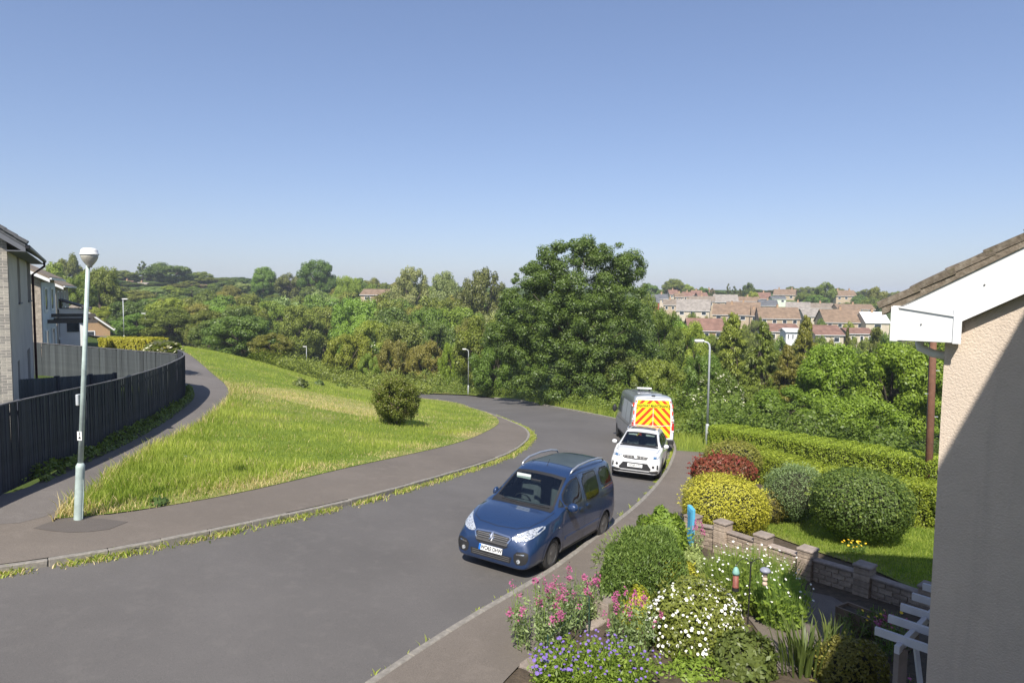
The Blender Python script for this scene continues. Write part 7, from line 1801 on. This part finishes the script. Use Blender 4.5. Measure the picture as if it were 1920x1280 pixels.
# bird feeder pole with two arms
fp = W(1399, 1235, 10.2); fp.z = gz(fp.x, fp.y) + LIFT; ft = W(1402, 1052, 10.2).z - fp.z
fr_ = thing('bird_feeder_pole', 'thin black pole with curved arms for bird feeders', 'pole', fp); mb = MB(); mb.tube([(0, 0, -.2), (.02, 0, ft)], .011, 6); mb.build('pole', M_GUTTER, fr_)
arms = {}
for sg in (-1, 1):
    pts = [Vector((.02 + sg * .23 * t, 0, ft - .03 + .13 * math.sin(t * 2.6) - .10 * t)) for t in np.linspace(0, 1, 9)]; MB().tube(pts, .006, 5).build('arm', M_GUTTER, fr_); arms[sg] = fp + pts[-1]
M_SEED = mat_plain('seed_red_brown', (.22, .07, .05), .6, var=.4, scale=40); M_FATB = mat_plain('fat_ball', (.55, .42, .33), .9, var=.3, scale=30)
a = arms[-1]; t = thing('bird_feeder', 'red seed feeder with a green cap hanging left of the pole', 'bird feeder', a - Vector((0, 0, .36)))
MB().lathe([(.05, 0), (.052, .02), (.045, .03), (.045, .22)], 12).build('seed_tube', M_SEED, t, smooth=True); MB().lathe([(.06, .22), (.055, .25), (.04, .30), (.015, .335)], 12).build('cap', mat_plain('cap_green', (.22, .42, .36), .5), t, smooth=True); MB().tube([(0, 0, .33), (0, 0, .365)], .004, 5).build('hook', M_GUTTER, t)
MB().lathe([(.055, -.05), (.05, 0)], 12).build('tray', M_GUTTER, t)
a = arms[1]; t = thing('bird_feeder', 'fat ball feeder with a grey domed lid hanging right of the pole', 'bird feeder', a - Vector((0, 0, .33)))
for k in range(3): MB().lathe([(.01, 0), (.033, .012), (.042, .038), (.033, .064), (.01, .076)], 10, Matrix.Translation((0, 0, k * .075))).build('fat_ball', M_FATB, t, smooth=True)
MB().lathe([(.085, .235), (.08, .265), (.05, .29), (.01, .30)], 14).build('lid', mat_plain('lid_grey', (.26, .27, .33), .5), t, smooth=True); MB().tube([(0, 0, .30), (0, 0, .335)], .004, 5).build('hook', M_GUTTER, t)
for k in range(6): pass
# trough planter in the shade
q0, q1 = W(1580, 1112, 10.9), W(1712, 1166, 9.9); q0.z = gz(q0.x, q0.y) + LIFT; q1.z = gz(q1.x, q1.y) + LIFT
tr = thing('planter', 'long wooden trough planter in the shade under the low wall', 'planter', (q0 + q1) / 2); d = (q1 - q0); u = d.normalized(); sd = Vector((u.y, -u.x, 0)); M_TRO = mat_plain('trough_wood', (.17, .12, .08), .85, var=.25, scale=4)
for k in (-1, 1): MB().beam(-d / 2 + sd * k * .16 + Vector((0, 0, .14)), d / 2 + sd * k * .16 + Vector((0, 0, .14)), .03, .28).build('side_board', M_TRO, tr)
for k in (-.5, .5): MB().beam(d * k - sd * .16 + Vector((0, 0, .14)), d * k + sd * .16 + Vector((0, 0, .14)), .03, .28).build('end_board', M_TRO, tr)
MB().beam(-d / 2 + Vector((0, 0, .2)), d / 2 + Vector((0, 0, .2)), .30, .06).build('compost', M_SOIL, tr)
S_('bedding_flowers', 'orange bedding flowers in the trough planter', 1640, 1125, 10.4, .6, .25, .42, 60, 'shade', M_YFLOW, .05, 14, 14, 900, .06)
# white timber pergola
def pergola():
    M_WT = mat_plain('white_timber', (.50, .50, .51), .6, var=.08)
    A = W(1690, 1206, 7.4); hp = R(47); u = Vector((math.sin(hp), math.cos(hp), 0)); v = Vector((-math.cos(hp), math.sin(hp), 0))                                     # u along the house front, v out from it
    root = thing('pergola', 'white timber pergola with crossing beams against the roughcast house', 'pergola', (A.x, A.y, gz(A.x, A.y) + LIFT)); O = Vector((0, 0, A.z - root.location.z))
    MB().box(-.05, .05, -.05, .05, -.1, O.z - .05).build('post', mat_plain('post_grey_wood', (.20, .165, .14), .85, var=.2), root)
    MB().beam(O - u * .15 - Vector((0, 0, .02)), O + u * 2.4 - Vector((0, 0, .02)), .055, .09).build('plate', M_WT, root)
    for k in range(5): c = O + u * (.0 + .45 * k) + Vector((0, 0, .05)); MB().beam(c + v * .28, c - v * 1.2, .045, .09).build('beam', M_WT, root)
    MB().beam(O + Vector((0, 0, -.10)) + u * .35 - v * .05, Vector((0, 0, .5)) + u * .05 - v * .25, .04, .08).build('brace', M_WT, root)
    MB().beam(Vector((0, 0, .5)) + u * .05 - v * .2, Vector((0, 0, .42)) - v * 1.1, .04, .08).build('side_rail', M_WT, root)
    p2 = u * 2.3; MB().box(p2.x - .05, p2.x + .05, p2.y - .05, p2.y + .05, -.3, O.z - .05).build('post', M_WT, root)
pergola()
# low front wall by the pavement: stone piers, rough stones and a wire fence
fw = thing('front_wall', 'low grey stone wall and piers at the pavement edge of the flower bed', 'wall', (*hit(1120, 1165, LIFT).xy, hit(1120, 1165, LIFT).z))
def stone(px, py, D, sx, sy, sz, seed):
    rng = random.Random(seed); me = MB().box(-sx / 2, sx / 2, -sy / 2, sy / 2, 0, sz).mesh('stone', M_COPING, bevel=.03); bm = bmesh.new(); bm.from_mesh(me); bmesh.ops.subdivide_edges(bm, edges=bm.edges[:], cuts=1)
    for w in bm.verts: w.co += Vector([rng.uniform(-.012, .012) for _ in range(3)])
    bm.to_mesh(me); bm.free(); o = obj('stone', me, fw); p = W(px, py, D); o.location = p - fw.location; o.rotation_euler = (0, 0, .9 + rng.uniform(-.1, .1))
stone(1133, 1166, 10.75, .32, .32, .40, 1); stone(1116, 1190, 10.45, .42, .2, .22, 2); stone(1098, 1205, 10.2, .42, .2, .2, 3); stone(1080, 1222, 9.95, .42, .2, .2, 4); stone(1060, 1240, 9.7, .42, .2, .2, 5); stone(1035, 1258, 9.4, .42, .2, .2, 6); stone(1000, 1285, 9.05, .36, .3, .34, 7)
wf = thing('wire_fence', 'thin dark green wire fence posts among the pink flowers', 'fence', (*hit(1104, 1185, LIFT).xy, hit(1104, 1185, LIFT).z)); M_WIRE = mat_plain('green_wire', (.03, .07, .05), .6)
q = []
for (px, py, tp) in ((1104, 1186, 1118), (1026, 1262, 1190)):
    b = hit(px, py, LIFT); t = W(px + 1, tp, b.y); MB().tube([b - wf.location, t - wf.location], .011, 6).build('post', M_WIRE, wf); q.append((b, t))
MB().tube([q[0][1] - wf.location, q[0][1] - wf.location + Vector((-.22, .0, .03))], .007, 5).build('hook', M_WIRE, wf)
for f in (.3, .6, .9): MB().tube([q[0][0].lerp(q[0][1], f) - wf.location, q[1][0].lerp(q[1][1], f) - wf.location], .003, 4).build('wire', M_WIRE, wf)

patch('pavement_repair', [hit(*q, LIFT) for q in ((62, 990), (110, 972), (190, 972), (240, 978), (205, 992), (130, 998))], LIFT + .006, M_PATCH)

def m_strawg():
    n = NT('dry_turf'); b = n.noise(4, 6, .7); n.set(n.ramp(b, [(.3, (.15, .19, .04)), (.5, (.30, .29, .10)), (.8, (.48, .40, .20))]), .95, 0, .1); n.bump(b, .8, .06); return n.m
patch('dry_turf', [hit(*q, LIFT) for q in ((470, 733), (520, 727), (600, 738), (680, 752), (705, 768), (690, 782), (620, 770), (540, 752))], LIFT + .018, m_strawg())
# ------------------------------------------------------------------ thin summer haze
hm_ = bpy.data.materials.new('haze'); hm_.use_nodes = True; nt = hm_.node_tree; nt.nodes.clear()
ho = nt.nodes.new('ShaderNodeOutputMaterial'); pv = nt.nodes.new('ShaderNodeVolumePrincipled'); pv.inputs['Color'].default_value = (0.80, 0.88, 1.0, 1); pv.inputs['Density'].default_value = 0.00032
nt.links.new(pv.outputs[0], ho.inputs['Volume'])
haze = MB().box(-1700, 1700, -320, 2500, -16, 40).build('haze', hm_); haze['kind'] = 'stuff'
SC.cycles.volume_bounces = 0; SC.cycles.volume_step_rate = 10
